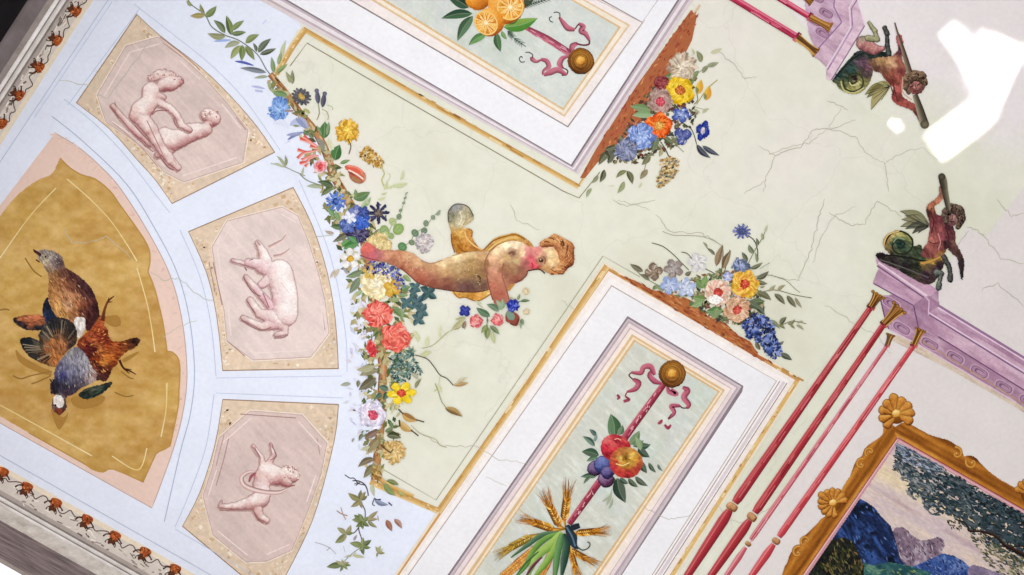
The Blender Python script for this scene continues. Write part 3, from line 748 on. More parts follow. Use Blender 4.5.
# -- lower panel: tumbling putto
layer()
z = zm(200, 430, 5.477)
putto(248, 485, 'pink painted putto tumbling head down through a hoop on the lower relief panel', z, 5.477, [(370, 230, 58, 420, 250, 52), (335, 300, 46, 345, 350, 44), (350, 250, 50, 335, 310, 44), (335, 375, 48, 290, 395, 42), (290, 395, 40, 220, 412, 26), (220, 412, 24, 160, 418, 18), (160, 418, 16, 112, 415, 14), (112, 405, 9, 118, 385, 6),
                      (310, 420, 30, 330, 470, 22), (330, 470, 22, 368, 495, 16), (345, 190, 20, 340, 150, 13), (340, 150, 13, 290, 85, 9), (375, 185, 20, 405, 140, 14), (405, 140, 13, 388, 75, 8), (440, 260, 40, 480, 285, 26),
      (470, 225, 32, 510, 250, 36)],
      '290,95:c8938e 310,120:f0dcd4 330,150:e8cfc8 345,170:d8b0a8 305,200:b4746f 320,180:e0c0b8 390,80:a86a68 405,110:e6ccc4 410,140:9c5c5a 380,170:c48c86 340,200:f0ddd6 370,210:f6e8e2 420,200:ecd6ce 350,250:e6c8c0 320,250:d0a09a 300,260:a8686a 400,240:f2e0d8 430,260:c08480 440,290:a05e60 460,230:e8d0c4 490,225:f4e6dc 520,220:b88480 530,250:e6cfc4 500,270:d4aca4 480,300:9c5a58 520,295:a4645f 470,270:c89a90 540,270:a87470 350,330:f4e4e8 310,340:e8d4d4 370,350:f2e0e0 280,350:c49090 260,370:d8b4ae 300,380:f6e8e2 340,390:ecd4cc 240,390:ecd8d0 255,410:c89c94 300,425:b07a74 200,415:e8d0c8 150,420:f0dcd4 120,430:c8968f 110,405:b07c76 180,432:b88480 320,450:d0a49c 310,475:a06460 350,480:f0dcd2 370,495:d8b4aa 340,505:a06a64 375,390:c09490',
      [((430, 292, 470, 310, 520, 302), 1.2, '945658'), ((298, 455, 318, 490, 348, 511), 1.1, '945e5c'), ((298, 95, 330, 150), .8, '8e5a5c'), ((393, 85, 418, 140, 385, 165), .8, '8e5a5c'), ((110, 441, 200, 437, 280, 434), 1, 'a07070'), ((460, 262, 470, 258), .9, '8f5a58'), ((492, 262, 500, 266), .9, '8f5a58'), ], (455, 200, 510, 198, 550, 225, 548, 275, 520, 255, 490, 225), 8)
t = thing('hoop', 255, 487, 'pink painted hoop looped around the tumbling putto on the lower relief panel', 'hoop')
pb = PB(); pb.stroke(z(300, 230, 262, 232, 228, 260, 240, 300, 290, 325, 360, 340, 430, 342, 472, 325), [2, 3.4, 4.4, 4.8, 5, 4.6, 4, 2], 'f0dcd4', edge=('c08c88', '8f5256')); pb.stroke(z(268, 285, 280, 255, 305, 235), [1.5, 3, 2], 'a2595f'); pb.build('ring', t)

# ================================================================== GAME BIRDS
layer()
za, zb = zm(0, 235, 4.79), zm(0, 315, 4.79)
def drop(px, py, label, f):
    o = PB(); f(o); tag(o.build('painted_shadow'), label, 'shadow')
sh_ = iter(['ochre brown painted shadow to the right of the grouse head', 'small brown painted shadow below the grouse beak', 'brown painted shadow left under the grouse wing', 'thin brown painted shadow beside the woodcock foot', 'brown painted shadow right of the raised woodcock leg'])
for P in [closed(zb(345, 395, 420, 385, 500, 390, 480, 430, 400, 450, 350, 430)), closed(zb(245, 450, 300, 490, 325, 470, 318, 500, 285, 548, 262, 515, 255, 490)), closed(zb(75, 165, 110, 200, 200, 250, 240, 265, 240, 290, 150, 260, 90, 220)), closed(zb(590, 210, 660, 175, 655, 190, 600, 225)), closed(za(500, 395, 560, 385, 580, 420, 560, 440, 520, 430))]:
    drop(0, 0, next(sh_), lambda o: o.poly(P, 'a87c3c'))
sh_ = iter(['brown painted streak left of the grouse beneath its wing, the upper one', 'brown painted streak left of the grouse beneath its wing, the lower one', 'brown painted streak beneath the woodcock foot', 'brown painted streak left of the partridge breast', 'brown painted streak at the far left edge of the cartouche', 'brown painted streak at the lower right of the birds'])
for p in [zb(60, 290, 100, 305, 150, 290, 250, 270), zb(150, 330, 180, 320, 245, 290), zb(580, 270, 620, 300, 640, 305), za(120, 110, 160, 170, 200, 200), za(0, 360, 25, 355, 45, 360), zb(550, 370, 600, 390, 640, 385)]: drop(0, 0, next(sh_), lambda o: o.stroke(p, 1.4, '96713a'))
# partridge (upper)
q1, q2 = zm(20, 240, 6.39), zm(20, 320, 5.75)
t = thing('bird', 58, 285, 'brown painted partridge hanging above with beak pointing up left', 'bird')
pb = PB(); patch(pb, q1(145, 440, 160, 385, 178, 368, 200, 395, 200, 430, 220, 470, 260, 510, 300, 540, 300, 585, 160, 585, 150, 510), notes(q1, '165,430:1a1e2c 190,460:202a40 165,500:222c48 200,520:1c2030 250,550:2a2a34 180,560:2c3c60 280,570:34302c'), 3, 1.2, .2); pb.build('wing', t)
pb = PB(); patch(pb, q1(105, 80, 125, 66, 180, 64, 230, 80, 265, 105, 280, 145, 292, 176, 340, 205, 400, 250, 450, 300, 480, 360, 498, 420, 508, 480, 512, 530, 480, 560, 430, 580, 405, 540, 350, 545, 300, 540, 250, 505, 215, 460, 190, 410, 180, 350, 185, 280, 180, 220, 160, 180, 135, 140, 115, 118),
    notes(q1, '120,85:8a7a6c 170,82:9a8c80 160,130:b0a088 200,100:a89c90 230,105:6a5c60 250,150:5a4648 190,180:8a7460 220,150:84746c 220,220:8a5f3c 280,210:5f3c30 340,240:4a2a2a 400,290:3f2428 450,340:3a2024 480,430:33191c 490,500:3a1e1e 210,280:a06c40 270,270:9a6240 320,290:84523c 360,320:6a4034 410,350:5a3430 230,350:b07a48 290,350:c08a60 350,360:b8805a 200,400:b8844e 250,430:c49458 310,420:cc9c78 370,410:b07048 420,410:743f30 280,480:b8854a 340,480:a87048 400,470:6a3a2c 440,470:44221f 440,540:3a1c1c'), 5, 1.0, .2)
pb.dabs(q1(190, 230, 330, 240, 420, 330, 430, 460, 300, 520, 220, 440), 70, 3.6, .9, ['d8ac84', '6a4030', 'c8966a', '7a4c34', '4a2c24', 'b87c50'], ang=1.0, spread=.4)
pb.dabs(q1(115, 80, 230, 80, 270, 140, 200, 170, 140, 130), 34, 2.6, .8, ['b8aca0', '6f6058', 'c4b8a8', '5a4c48'], ang=.8)
pb.build('body', t)
pb = PB(); pb.poly(closed(za(158, 68, 180, 78, 198, 90, 192, 104, 178, 92, 165, 84), 3), '4a2822'); pb.stroke(za(172, 118, 190, 130), 1.5, '5b3a30'); pb.build('beak', t)
pb = PB(); pb.disc(*za(218, 104), .9, '1c1210'); pb.build('eye', t)
pb = PB(); patch(pb, q1(350, 505, 378, 495, 412, 500, 416, 560, 402, 600, 372, 625, 348, 575), notes(q1, '370,510:e4dcd4 400,520:cfc4bc 380,560:ece4dc 400,590:c4b4a8 360,580:b8a89c 375,610:d8ccc0'), 7, 1.4, .12); pb.build('tail', t)
# woodcock (right)
t = thing('bird', 112, 350, 'rust red painted woodcock with tail to the right and legs splayed', 'bird')
pb = PB(); patch(pb, q2(330, 130, 360, 90, 400, 60, 430, 20, 460, -20, 480, -30, 495, -10, 482, 30, 502, 50, 510, 92, 530, 120, 580, 125, 640, 108, 655, 130, 640, 165, 605, 188, 570, 222, 555, 262, 530, 278, 518, 312, 492, 350, 455, 345, 430, 340, 415, 290, 390, 240, 360, 190, 335, 160),
    notes(q2, '350,130:7a3420 400,90:9a4a28 440,50:8a3c20 470,0:a0542c 390,150:5a1c1c 380,190:54201f 430,120:a85a34 460,100:7a2c1c 500,110:6a2418 420,180:4a1818 460,170:b06a34 500,160:8a3c1c 540,160:9a4c22 600,150:7a3c1c 640,130:4a2418 450,220:8a3a1c 480,240:c07a30 520,220:b86a28 550,200:8f441c 540,250:7a3418 440,270:5a2420 480,300:3a1a18 510,290:4a2018 450,330:40241f 425,300:9a6a50'), 9, .2, .22)
pb.dabs(q2(350, 120, 450, 30, 500, 80, 560, 140, 620, 130, 560, 220, 500, 320, 430, 300), 90, 4.5, 1, ['c8803c', '4a1814', 'a8562c', '6a2418', 'd89a54', '2e1210'], ang=lambda x, y: math.atan2(y - 345, x - 85), spread=.4)
pb.build('body', t)
pb = PB(); patch(pb, q2(618, 125, 655, 104, 688, 112, 672, 148, 630, 172), notes(q2, '630,140:5a2c1a 660,115:2a1814 670,130:3a2018 650,150:6a3a20'), 4, -.4, .25); pb.build('tail', t)
pb = PB(); pb.stroke(za(492, 410, 500, 360, 515, 320), [4, 2.6, 2], ['5a2a18', '6b3a22', '7a4428']); L_ = pb.build('leg', t)
pb = PB(); pb.stroke(za(513, 322, 530, 305, 547, 292), [2, 1.6, .7], '5f3520'); pb.stroke(za(513, 322, 538, 320), [1.6, .7], '5f3520'); pb.stroke(za(515, 322, 522, 300), [1.6, .7], '5f3520'); pb.build('foot', L_)
pb = PB(); pb.stroke(zb(572, 215, 585, 245, 600, 262), [2.6, 2, 1.8], '4a2418'); L_ = pb.build('leg', t)
pb = PB(); pb.stroke(zb(598, 260, 625, 270, 652, 285), [1.8, 1.4, .6], '3f2018'); pb.stroke(zb(600, 258, 630, 262), [1.4, .6], '3f2018'); pb.stroke(zb(600, 262, 620, 282), [1.4, .6], '3f2018'); pb.build('foot', L_)
# grouse (lower), head down
t = thing('bird', 70, 370, 'slate blue painted grouse hanging head down with wings spread, lowest bird', 'bird')
pb = PB(); patch(pb, zb(62, 20, 80, 12, 120, 2, 190, 0, 215, 20, 215, 62, 190, 72, 150, 72, 110, 64, 80, 46), notes(zb, '70,24:2a2020 90,38:23222c 120,58:1f2028 180,66:23232b 210,60:2c2a30 100,22:a8623c 140,20:c87850 180,20:b86a44 200,35:9a5a3c 140,42:a05838 110,35:7a4430'), 21, .15, .18); pb.build('wing', t)
pb = PB(); patch(pb, q2(115, 70, 140, 30, 180, 0, 240, -15, 300, 15, 325, 60, 322, 130, 290, 160, 240, 212, 205, 268, 150, 255, 80, 228, 30, 182, 4, 135, 8, 105, 60, 100, 112, 118, 105, 92),
    notes(q2, '130,60:3a3834 180,30:2c2c2c 240,20:33302e 300,60:2a2420 170,80:5a4a3c 220,80:6a4c38 280,110:4a3428 200,130:9a6238 240,140:a86a40 160,150:8a5230 180,200:b07440 210,220:a86838 140,210:6a4830 100,180:4a3c30 60,140:23262a 30,130:181c20 80,210:2a2826 110,140:4a4238 300,140:3a2a28 40,180:2c2c2a'), 23, 1.1, .24)
pb.scatter(5)
for k in range(26):
    u = k / 25; q = q2(lerpl([15, 40, 90, 150, 122, 150, 200, 250, 300, 318], u), lerpl([140, 185, 225, 248, 80, 35, 5, 0, 25, 80], u)); c_ = q2(230, 170)
    m_ = ((q[0] * .55 + c_[0] * .45), (q[1] * .55 + c_[1] * .45))
    pb.stroke([q, m_], random.uniform(.7, 1.3), random.choice(['8a7a64', '1c1c1e', '6a5c4a', '232226', '9a8a70', '2c2826']))
pb.scatter(0); pb.build('wing', t)
pb = PB(); patch(pb, zb(375, 380, 420, 350, 480, 335, 532, 320, 528, 340, 490, 375, 440, 398, 400, 402), notes(zb, '390,385:1f2a26 430,360:4a4c3c 480,345:3c4438 520,328:2a2c28 500,355:22302a 440,385:26342c 410,395:1a2420'), 25, -.45, .25); pb.build('wing', t)
pb = PB(); patch(pb, q2(290, 170, 330, 158, 370, 190, 400, 240, 425, 290, 442, 322, 430, 352, 390, 372, 350, 392, 310, 425, 270, 440, 264, 470, 268, 500, 250, 532, 225, 545, 200, 530, 185, 500, 190, 455, 205, 432, 185, 420, 175, 372, 195, 340, 200, 300, 220, 250, 250, 210),
    notes(q2, '290,190:8a8684 330,180:6f6a70 260,230:7a7684 310,240:8d8894 360,230:9a969c 230,280:5f5c74 240,320:3c3c6a 290,290:77758a 340,300:7d7a88 390,290:a09aa0 400,330:a8948c 280,340:5a586a 330,350:5a5460 210,380:26222c 250,390:34303c 300,390:3c3440 350,370:4a4048 270,420:3a2a34 195,470:5a4a48 225,470:d8d0c8 255,500:4a302c 210,440:8a8078 258,470:4a3434 225,530:6a3028 195,420:1e1a20 420,310:8a6a64'), 27, 1.45, .18)
pb.dabs(q2(250, 220, 350, 190, 410, 280, 390, 350, 290, 400, 220, 370, 215, 300), 70, 3.4, .9, ['9a969e', '4a4858', 'b0aab0', '34303c', '6a6884'], ang=1.5, spread=.5)
pb.dabs(q2(395, 240, 440, 300, 430, 340, 400, 330), 22, 4, 1.1, ['d0c4b8', '6b4a40', 'b8a89e', '3a2422'], ang=1.0, spread=.4)
pb.dabs(q2(170, 340, 200, 340, 205, 430, 180, 420), 16, 4, 1.6, ['1f1a22', '3a3038', '2b2630'], ang=1.3)
pb.build('body', t)
pb = PB(); patch(pb, zb(258, 392, 280, 383, 300, 395, 306, 420, 298, 440, 275, 440, 260, 425), notes(zb, '270,400:e4dcd4 290,400:f0eae2 300,420:d8ccc4 275,430:ece4dc 265,415:cfc2ba'), 29, 1.4, .08); pb.build('cheek', t)
pb = PB(); pb.poly(closed(zb(270, 450, 298, 450, 292, 468, 284, 480, 277, 468), 3), '7d3a26'); pb.build('beak', t)
pb = PB(); pb.disc(*zb(266, 432), 1.0, '1a1012'); pb.build('eye', t)

# ================================================================== CHERUB
layer(.0040)
zc = zm(360, 190, 4.108)
t = thing('cherub', 470, 265, 'painted cherub with golden drape stepping out of the flower garland', 'cherub')
zd = zm(436, 195, 7.99)
pb = PB()
dr = closed(zd(100, 140, 125, 95, 165, 72, 235, 80, 270, 110, 298, 165, 288, 205, 245, 235, 205, 262, 255, 265, 290, 285, 288, 340, 330, 405, 375, 438, 460, 352, 560, 318, 640, 308, 720, 350, 767, 395, 790, 470, 700, 560, 400, 640, 200, 600, 165, 470, 128, 380, 125, 310, 100, 215), 4)
KD = [(*zd(160, 90), '9a9a98', 6), (*zd(120, 170), '7d7a64', 5), (*zd(230, 160), 'c3b795', 6), (*zd(280, 150), '8d8468', 3), (*zd(180, 230), 'cfc6a4', 5), (*zd(200, 310), 'd9a95a', 6), (*zd(140, 350), 'b57a34', 5), (*zd(250, 320), 'd08e42', 5), (*zd(210, 430), 'b8792e', 6), (*zd(330, 430), 'a8682a', 5), (*zd(400, 420), 'dcb06a', 5), (*zd(520, 345), 'd7a65c', 6), (*zd(640, 325), 'd6a452', 6), (*zd(730, 370), 'b98444', 5), (*zd(450, 440), 'b07c44', 6)]
pb.raster((445, 200, 540, 276), .65, lambda X, Y: (inpoly_np(X, Y, dr), idw(KD, X, Y)))
for p, w_, c in [(zd(100, 215, 98, 140, 125, 95, 165, 72, 235, 82, 272, 115, 298, 170), 1.1, '5c5a50'), (zd(135, 330, 175, 345, 200, 410), 1.4, 'a8702e'), (zd(230, 290, 245, 340, 300, 400, 365, 435), 1.4, 'e6bd78'), (zd(180, 240, 205, 190, 190, 130), 1.2, 'e3dcc2'), (zd(215, 240, 245, 190, 235, 120), 1, 'a89a74'), (zd(150, 250, 150, 180, 165, 120), 1, 'a39878'), (zd(380, 440, 460, 365, 560, 330, 640, 318, 710, 355), 1.3, '8f5c22'), (zd(390, 470, 480, 390, 580, 345, 660, 345), 1.6, 'e4ba72'), (zd(150, 460, 126, 380, 122, 310), 1.2, '8a5a20'), (zd(160, 300, 200, 330, 240, 330), 1.6, 'e0b060'), (zd(170, 400, 220, 450, 300, 450), 1.4, '8f5a22'), (zd(260, 270, 288, 290, 285, 335), 1, '9a6428')]: pb.stroke(p, w_, c)
pb.build('drape', t)
ze = zm(440, 275, 7.99)
pb = PB(); pl = closed(ze(105, 120, 112, 160, 150, 182, 200, 178, 250, 192, 300, 208, 350, 190, 405, 150, 420, 110, 250, 100), 4)
pb.raster((452, 284, 494, 302), .65, lambda X, Y: (inpoly_np(X, Y, pl), idw([(*ze(150, 165), 'cf9a4e', 4), (*ze(260, 180), 'c58a3c', 5), (*ze(330, 190), 'd9a050', 4), (*ze(390, 150), 'e0b870', 4)], X, Y)))
pl2 = closed(ze(540, 20, 640, 10, 600, 70, 560, 120, 540, 120, 520, 70), 4)
pb.raster((503, 274, 523, 292), .65, lambda X, Y: (inpoly_np(X, Y, pl2), idw([(*ze(600, 30), 'd9a860', 4), (*ze(550, 100), 'c58e46', 4)], X, Y)))
pb.stroke(ze(105, 130, 150, 182, 200, 178, 300, 208, 405, 152), 1, '9c6626')
pb.build('drape', t)
BP = zc(6, 238, 25, 215, 50, 225, 80, 245, 130, 248, 180, 250, 220, 262, 250, 285, 285, 300, 330, 290, 380, 270, 440, 255, 500, 252, 540, 250, 570, 225, 620, 208, 660, 212, 690, 230, 715, 236, 735, 230, 750, 210, 790, 195, 840, 210, 868, 245, 870, 290, 850, 325, 800, 348, 770, 340, 745, 325, 710, 326, 688, 330, 685, 345, 670, 370, 640, 382, 615, 392, 606, 420, 612, 450, 600, 470, 562, 475, 548, 455, 540, 425, 526, 408, 480, 418, 400, 415, 330, 405, 280, 395, 235, 380, 205, 350, 165, 325, 130, 305, 90, 292, 50, 290, 20, 282, 4, 262)
pb = PB(); patch(pb, BP, notes(zc, '30,240:c8645a 50,270:b8606a 80,265:a86a64 120,262:c08a6c 160,275:b8805f 130,290:a06850 200,275:c49a74 200,310:b47c5c 180,325:94543f 240,300:c8a078 235,340:a8684f 250,370:965040 290,320:bc9068 290,360:9c6450 300,385:7f4638 340,305:dcc294 350,340:b48c60 360,380:8a5844 400,280:e4cca0 400,320:b89a6c 410,350:a07e56 420,395:6a4a44 360,400:6a3c34 450,268:d8bc8c 460,300:a88858 460,340:947448 480,380:6a5444 450,402:5a3c38 505,270:c0986c 500,310:a07c50 500,350:8a6a44 510,395:604438 522,300:8a5f44 515,340:7d5640 560,250:ecd4a8 600,225:f2e1bc 650,225:ecdab6 545,285:dcb08c 555,330:cc9478 540,345:bc8068 575,360:b87a62 550,390:b06a54 570,430:a05a48 600,450:a86a58 585,290:c8a078 592,320:94664a 625,262:8a6450 605,275:b89868 640,290:b8a070 670,260:dec69a 630,330:94704c 600,350:8a5c48 660,330:8a5c48 640,365:8a5040 680,300:9a5a54 690,258:cc7c7c 700,280:c85a64 715,305:d8505f 720,250:cc8078 735,270:d09c80 725,322:8a3c34 745,287:9a7458 780,260:e6ce9e 780,300:dec28e 820,280:d8b480 760,320:b08858 800,335:8a6448 840,250:b87848'), 41, -.2, .06, .5, 3.0, .42, 1.09)
for p, w_, c in [(zc(522, 345, 512, 300, 540, 245, 580, 218), .9, '8f6244'), (zc(520, 350, 530, 400, 546, 452), 1.0, '7c4636'), (zc(590, 300, 584, 350, 600, 400, 612, 450), .9, '94583f'), (zc(610, 262, 625, 255, 632, 266), 2, '7d5444'), (zc(480, 350, 494, 362, 490, 380), 1.8, '4f3e2a'), (zc(690, 332, 735, 326, 760, 343), 1.2, '4c2a20'), (zc(165, 318, 205, 352, 240, 382, 300, 400), 1.1, '7a4030'), (zc(300, 402, 400, 417, 480, 419, 525, 410), 1.1, '5c382c'), (zc(0, 268, 40, 282, 80, 290), 1, '8a4a48'), (zc(250, 288, 290, 302, 340, 288), .8, 'a87c58'), (zc(380, 270, 450, 254, 530, 250), .8, 'b48c5c'), (zc(540, 250, 570, 224, 620, 207, 665, 213), .8, 'b0844f'), (zc(640, 382, 680, 355, 688, 332), 1, '6a3a30')]: pb.stroke(p, w_, c)
pb.dabs(zc(380, 300, 500, 280, 500, 390, 390, 390), 40, 2.6, .7, ['d2b888', '8d6a4a', 'b99468', '7a5c42', 'dcc090'], spread=3)
pb.dabs(zc(150, 270, 230, 290, 280, 370, 210, 330), 26, 2.4, .7, ['d8a890', '9a5848', 'e0b898'], spread=3)
pb.stroke(zc(704, 298, 711, 310, 706, 322), 1.4, 'b03a48'); pb.stroke(zc(722, 284, 728, 296, 722, 304), 1.1, 'b0655a')
body = pb.build('body', t)
pb = PB(); pb.relief(zcaps(zc, 4.108, [(752, 222, 14, 800, 208, 24), (800, 205, 24, 845, 240, 34), (845, 240, 34, 850, 290, 30), (850, 290, 26, 825, 325, 20), (825, 328, 18, 785, 338, 9)]), '5c2c1c', 'a8653c', 'dba56c', (-.3, -.6, .6), step=.6, noise=.16, seed=46, streak=.6)
for k in range(60):
    a = random.uniform(-2.2, 1.7); r_ = random.uniform(.75, 1.04)
    x, y = zc(795 + 76 * r_ * math.cos(a), 272 + 76 * r_ * math.sin(a))
    pb.stroke([(x, y), (x - 2.5 * math.sin(a + .3), y + 2.5 * math.cos(a + .3)), (x - 5 * math.sin(a + .5) - math.cos(a), y + 5 * math.cos(a + .5) - math.sin(a))], random.uniform(.6, 1.3), random.choice(['c98a52', '7a4228', 'e3b47c', 'a05c34', 'd89a5c', '5a2c1c']))
pb.build('hair', t)
pb = PB(); pb.disc(*zc(745, 288), 4.2, '6a4634', 'b58868', .8); pb.disc(*zc(744, 290), 2.1, '2c1812', '4a2a1e', .8); pb.disc(*zc(742, 286), .6, 'e8dcc8'); pb.stroke(zc(752, 272, 762, 286, 758, 304), 1, '8a5c40'); pb.build('eye', body)

# ================================================================== FLOWERS
OLV = ['6f7345', '5c6a3c', '7d7c4c', '4f5f3a']
def sprig(pb, path, leaves, c=OLV, wr=.34, ln=9, stem='6b6a4a', sw=.8, side=None):
    """stem with alternate leaves"""
    pb.stroke(path, sw, stem)
    P = curve(path) if len(path) > 2 else path
    for k in range(leaves):
        i = int((k + .6) / leaves * (len(P) - 1)); p = P[i]; q = P[min(len(P) - 1, i + 1)] if i < len(P) - 1 else (2 * P[i][0] - P[i - 1][0], 2 * P[i][1] - P[i - 1][1])
        a = math.atan2(q[1] - p[1], q[0] - p[0]) + (.7 if (k % 2 == 0) else -.7)
        l = ln * random.uniform(.75, 1.15)
        pb.leaf(p[0], p[1], p[0] + l * math.cos(a), p[1] + l * math.sin(a), wr, random.choice(c), bend=random.uniform(-.1, .1))
    return pb
class Each:
    """every stroke becomes an object of its own"""
    def __init__(s, name, parent): s.a = (name, parent)
    def stroke(s, *a, **k): pb = PB(); pb.stroke(*a, **k); pb.build(*s.a)
    def leaf(s, *a, **k): pb = PB(); pb.leaf(*a, **k); pb.build(*s.a)
def part(parent, name, f, label=None):
    if name in ('stem', 'tendril', 'fallen_petal', 'painted_shadow', 'flower_stalk', 'honeysuckle', 'twig'): f(Each(name, parent)); return
    pb = PB(); f(pb); o = pb.build(name, parent)
    if label: o['label'] = label
    return o
def bloom(parent, name, x, y, r, kind, outer, inner, core=None, label=None, n=5, sq=1, ang=0, marks=None, nm=0):
    pb = PB(); pb.flower(x, y, r, kind, outer, inner, None, n=n, sq=sq, ang=ang)
    if marks:
        pb.scatter(16)
        for k in range(nm or 14):
            a = random.uniform(0, 6.28); u, v = sorted((random.uniform(.25, .95), random.uniform(.25, .95)))
            c_, s_ = math.cos(ang), math.sin(ang)
            def q(w, aa): X, Y = r * w * math.cos(aa), r * w * math.sin(aa) * sq; return (x + X * c_ - Y * s_, y + X * s_ + Y * c_)
            pb.stroke([q(u, a), q((u + v) / 2, a + .3), q(v, a + .4)], random.uniform(.7, 1.5), jit(mix(random.choice(marks), mix(outer, inner, random.random()), .38), .03))
    o = pb.build(name, parent)
    if label: o['label'] = label
    if core:
        pb = PB(); pb.flower(x, y, r * .36, 'pompon', mix(core, '000000', .22), mix(core, 'ffffff', .12), sq=sq, ang=ang); pb.build('flower_centre', o)
    return o
def leaves(parent, L, name='leaf', bend=None):
    for l in L:
        pb = PB(); x0, y0, x1, y1, w_, c = l[:6]
        pb.leaf(x0, y0, x1, y1, w_, c, l[6] if len(l) > 6 else None, bend=random.uniform(-.1, .1) if bend is None else bend, rib=mix(c, 'e8e4c8', .35))
        pb.build(name, parent)
def zl(z, L): return [(*z(*l[:2]), *z(*l[2:4]), *l[4:]) for l in L]

layer()
gar = thing('garland', 350, 260, 'long painted flower garland curving beside the three pink panels to the cherub foot', 'garland')
z2 = zm(180, 0, 4)
DG, MG, PG = '47583a', '71804a', 'aab18c'
part(gar, 'stem', lambda p: p.stroke([(188, 0), (193, 6), (205, 15), (212, 27), (225, 35), (240, 41), (257, 54), (266, 69), (272, 76)], .9, '5f6b46'))
part(gar, 'painted_shadow', lambda p: [p.stroke(z2(220, 245, 255, 250, 295, 262), 2.6, '5a64ac', prof='lens'), p.stroke(z2(135, 165, 170, 162, 205, 160), 2.4, '9fb0e0', prof='lens'), p.stroke(z2(285, 345, 310, 348, 340, 355), 2.2, 'b3b9dc', prof='lens'), p.stroke(z2(300, 362, 330, 366), 2, 'b9bede'), p.stroke(z2(330, 95, 345, 80), 1.4, 'ccd4ea')])
leaves(gar, zl(z2, [(100, 62, 40, 64, .38, '9a8a50'), (100, 68, 146, 24, .42, MG), (98, 60, 80, 15, .32, '7a7c4c'), (45, 25, 26, 2, .5, '8c9464'), (180, 132, 134, 80, .36, '5f6e48'), (205, 140, 185, 62, .34, MG, '5b6b3d'), (205, 122, 256, 82, .34, MG), (205, 136, 264, 128, .34, '5f7044'), (182, 146, 110, 134, .36, '8a8a64'),
    (240, 170, 178, 192, .36, '9a9e84'), (246, 182, 202, 237, .38, '8f9a5c'), (250, 180, 246, 244, .4, '66773f'), (262, 184, 298, 240, .36, '6f7d48'), (262, 172, 316, 138, .42, '77854f'), (312, 210, 364, 154, .34, '545f4c'), (320, 217, 384, 194, .3, '4f5748'), (306, 207, 292, 172, .36, '4a5640'), (345, 290, 240, 272, .2, '626c74', '8d96a2'), (352, 306, 295, 312, .22, '8f9a80'),
    (375, 292, 366, 228, .3, '6f8a58'), (385, 294, 430, 256, .3, '7a8f52'), (405, 240, 424, 160, .22, 'b9c09c'), (392, 260, 405, 205, .3, '8a9a66'), (440, 332, 422, 286, .32, '8b8d68'), (450, 336, 449, 280, .3, '74765c'), (372, 370, 350, 320, .35, '8fa070'), (410, 380, 370, 370, .4, '5f7d4c')]))
# stick
stick = [(270, 74), (285, 92), (300, 113), (315, 131), (325, 150), (333, 174), (343, 192), (352, 208), (362, 232), (368, 262), (374, 300), (380, 340), (383, 370), (382, 390), (381, 420), (378, 450), (375, 480)]
def f(p):
    p.stroke(stick, [6, 8, 9, 9, 8], 'b98a5a', edge=('7d5233', 'a37448'))
    p.scatter()
    for k in range(110):
        i = random.randrange(len(stick) - 1); u = random.random(); o = random.uniform(-3, 3)
        a, b = stick[i], stick[i + 1]; x, y = a[0] + (b[0] - a[0]) * u + o, a[1] + (b[1] - a[1]) * u
        d = math.hypot(b[0] - a[0], b[1] - a[1]); l = random.uniform(3, 8)
        p.stroke([(x, y), (x + (b[0] - a[0]) / d * l, y + (b[1] - a[1]) / d * l)], random.uniform(.7, 1.6), random.choice(['d9b183', '8a5a38', 'e3c49a', 'a06c44', 'c69a68', '6f4a30', 'cf7f5c']))
part(gar, 'pole', f)
z3, z4_, z5_, z6_, z7_ = zm(260, 80, 6), zm(300, 160, 6), zm(320, 240, 6), zm(340, 320, 6), zm(320, 400, 6)
# soft foliage ground under the flowers
def f(p):
    p.dabs([(268, 80), (290, 95), (330, 150), (350, 190), (395, 255), (412, 300), (414, 345), (402, 395), (398, 440), (380, 478), (366, 470), (362, 420), (364, 360), (352, 330), (348, 280), (330, 225), (310, 160), (283, 112)], 650, 9, 4, ['b6ab80', 'c9c198', '8f8c5c', '6f7446', 'cabd94', '7d8654', 'b0a074', 'c0b086', '5f6c40', '4c5c38', '8a7a50'])
    p.dabs([(352, 300), (366, 300), (366, 330), (372, 400), (366, 470), (345, 400)], 60, 8, 3, ['dcdcec', 'e3e1ee', 'cfcfe2', 'd8d4dc', 'e8e2e4'])
part(gar, 'foliage', f)['kind'] = 'stuff'
leaves(gar, zl(z3, [(165, 95, 80, 70, .4, '5c8048'), (200, 10, 172, -25, .4, '8a8c58'), (300, 200, 260, 170, .4, 'a8a862'), (385, 350, 390, 250, .62, '3f6b3a', '547f4a'), (370, 330, 345, 280, .4, '5b7f4c'), (400, 330, 412, 250, .3, '6f8a5a'), (450, 482, 478, 388, .66, '3c6a36', '4f7d45'), (480, 500, 540, 480, .36, '6a8a54'), (300, 330, 262, 300, .5, '4f6a44'), (320, 350, 290, 312, .5, '5f6a48'), (440, 420, 420, 370, .5, 'd8d6b4'), (420, 400, 408, 350, .5, 'd2d0a8')]))
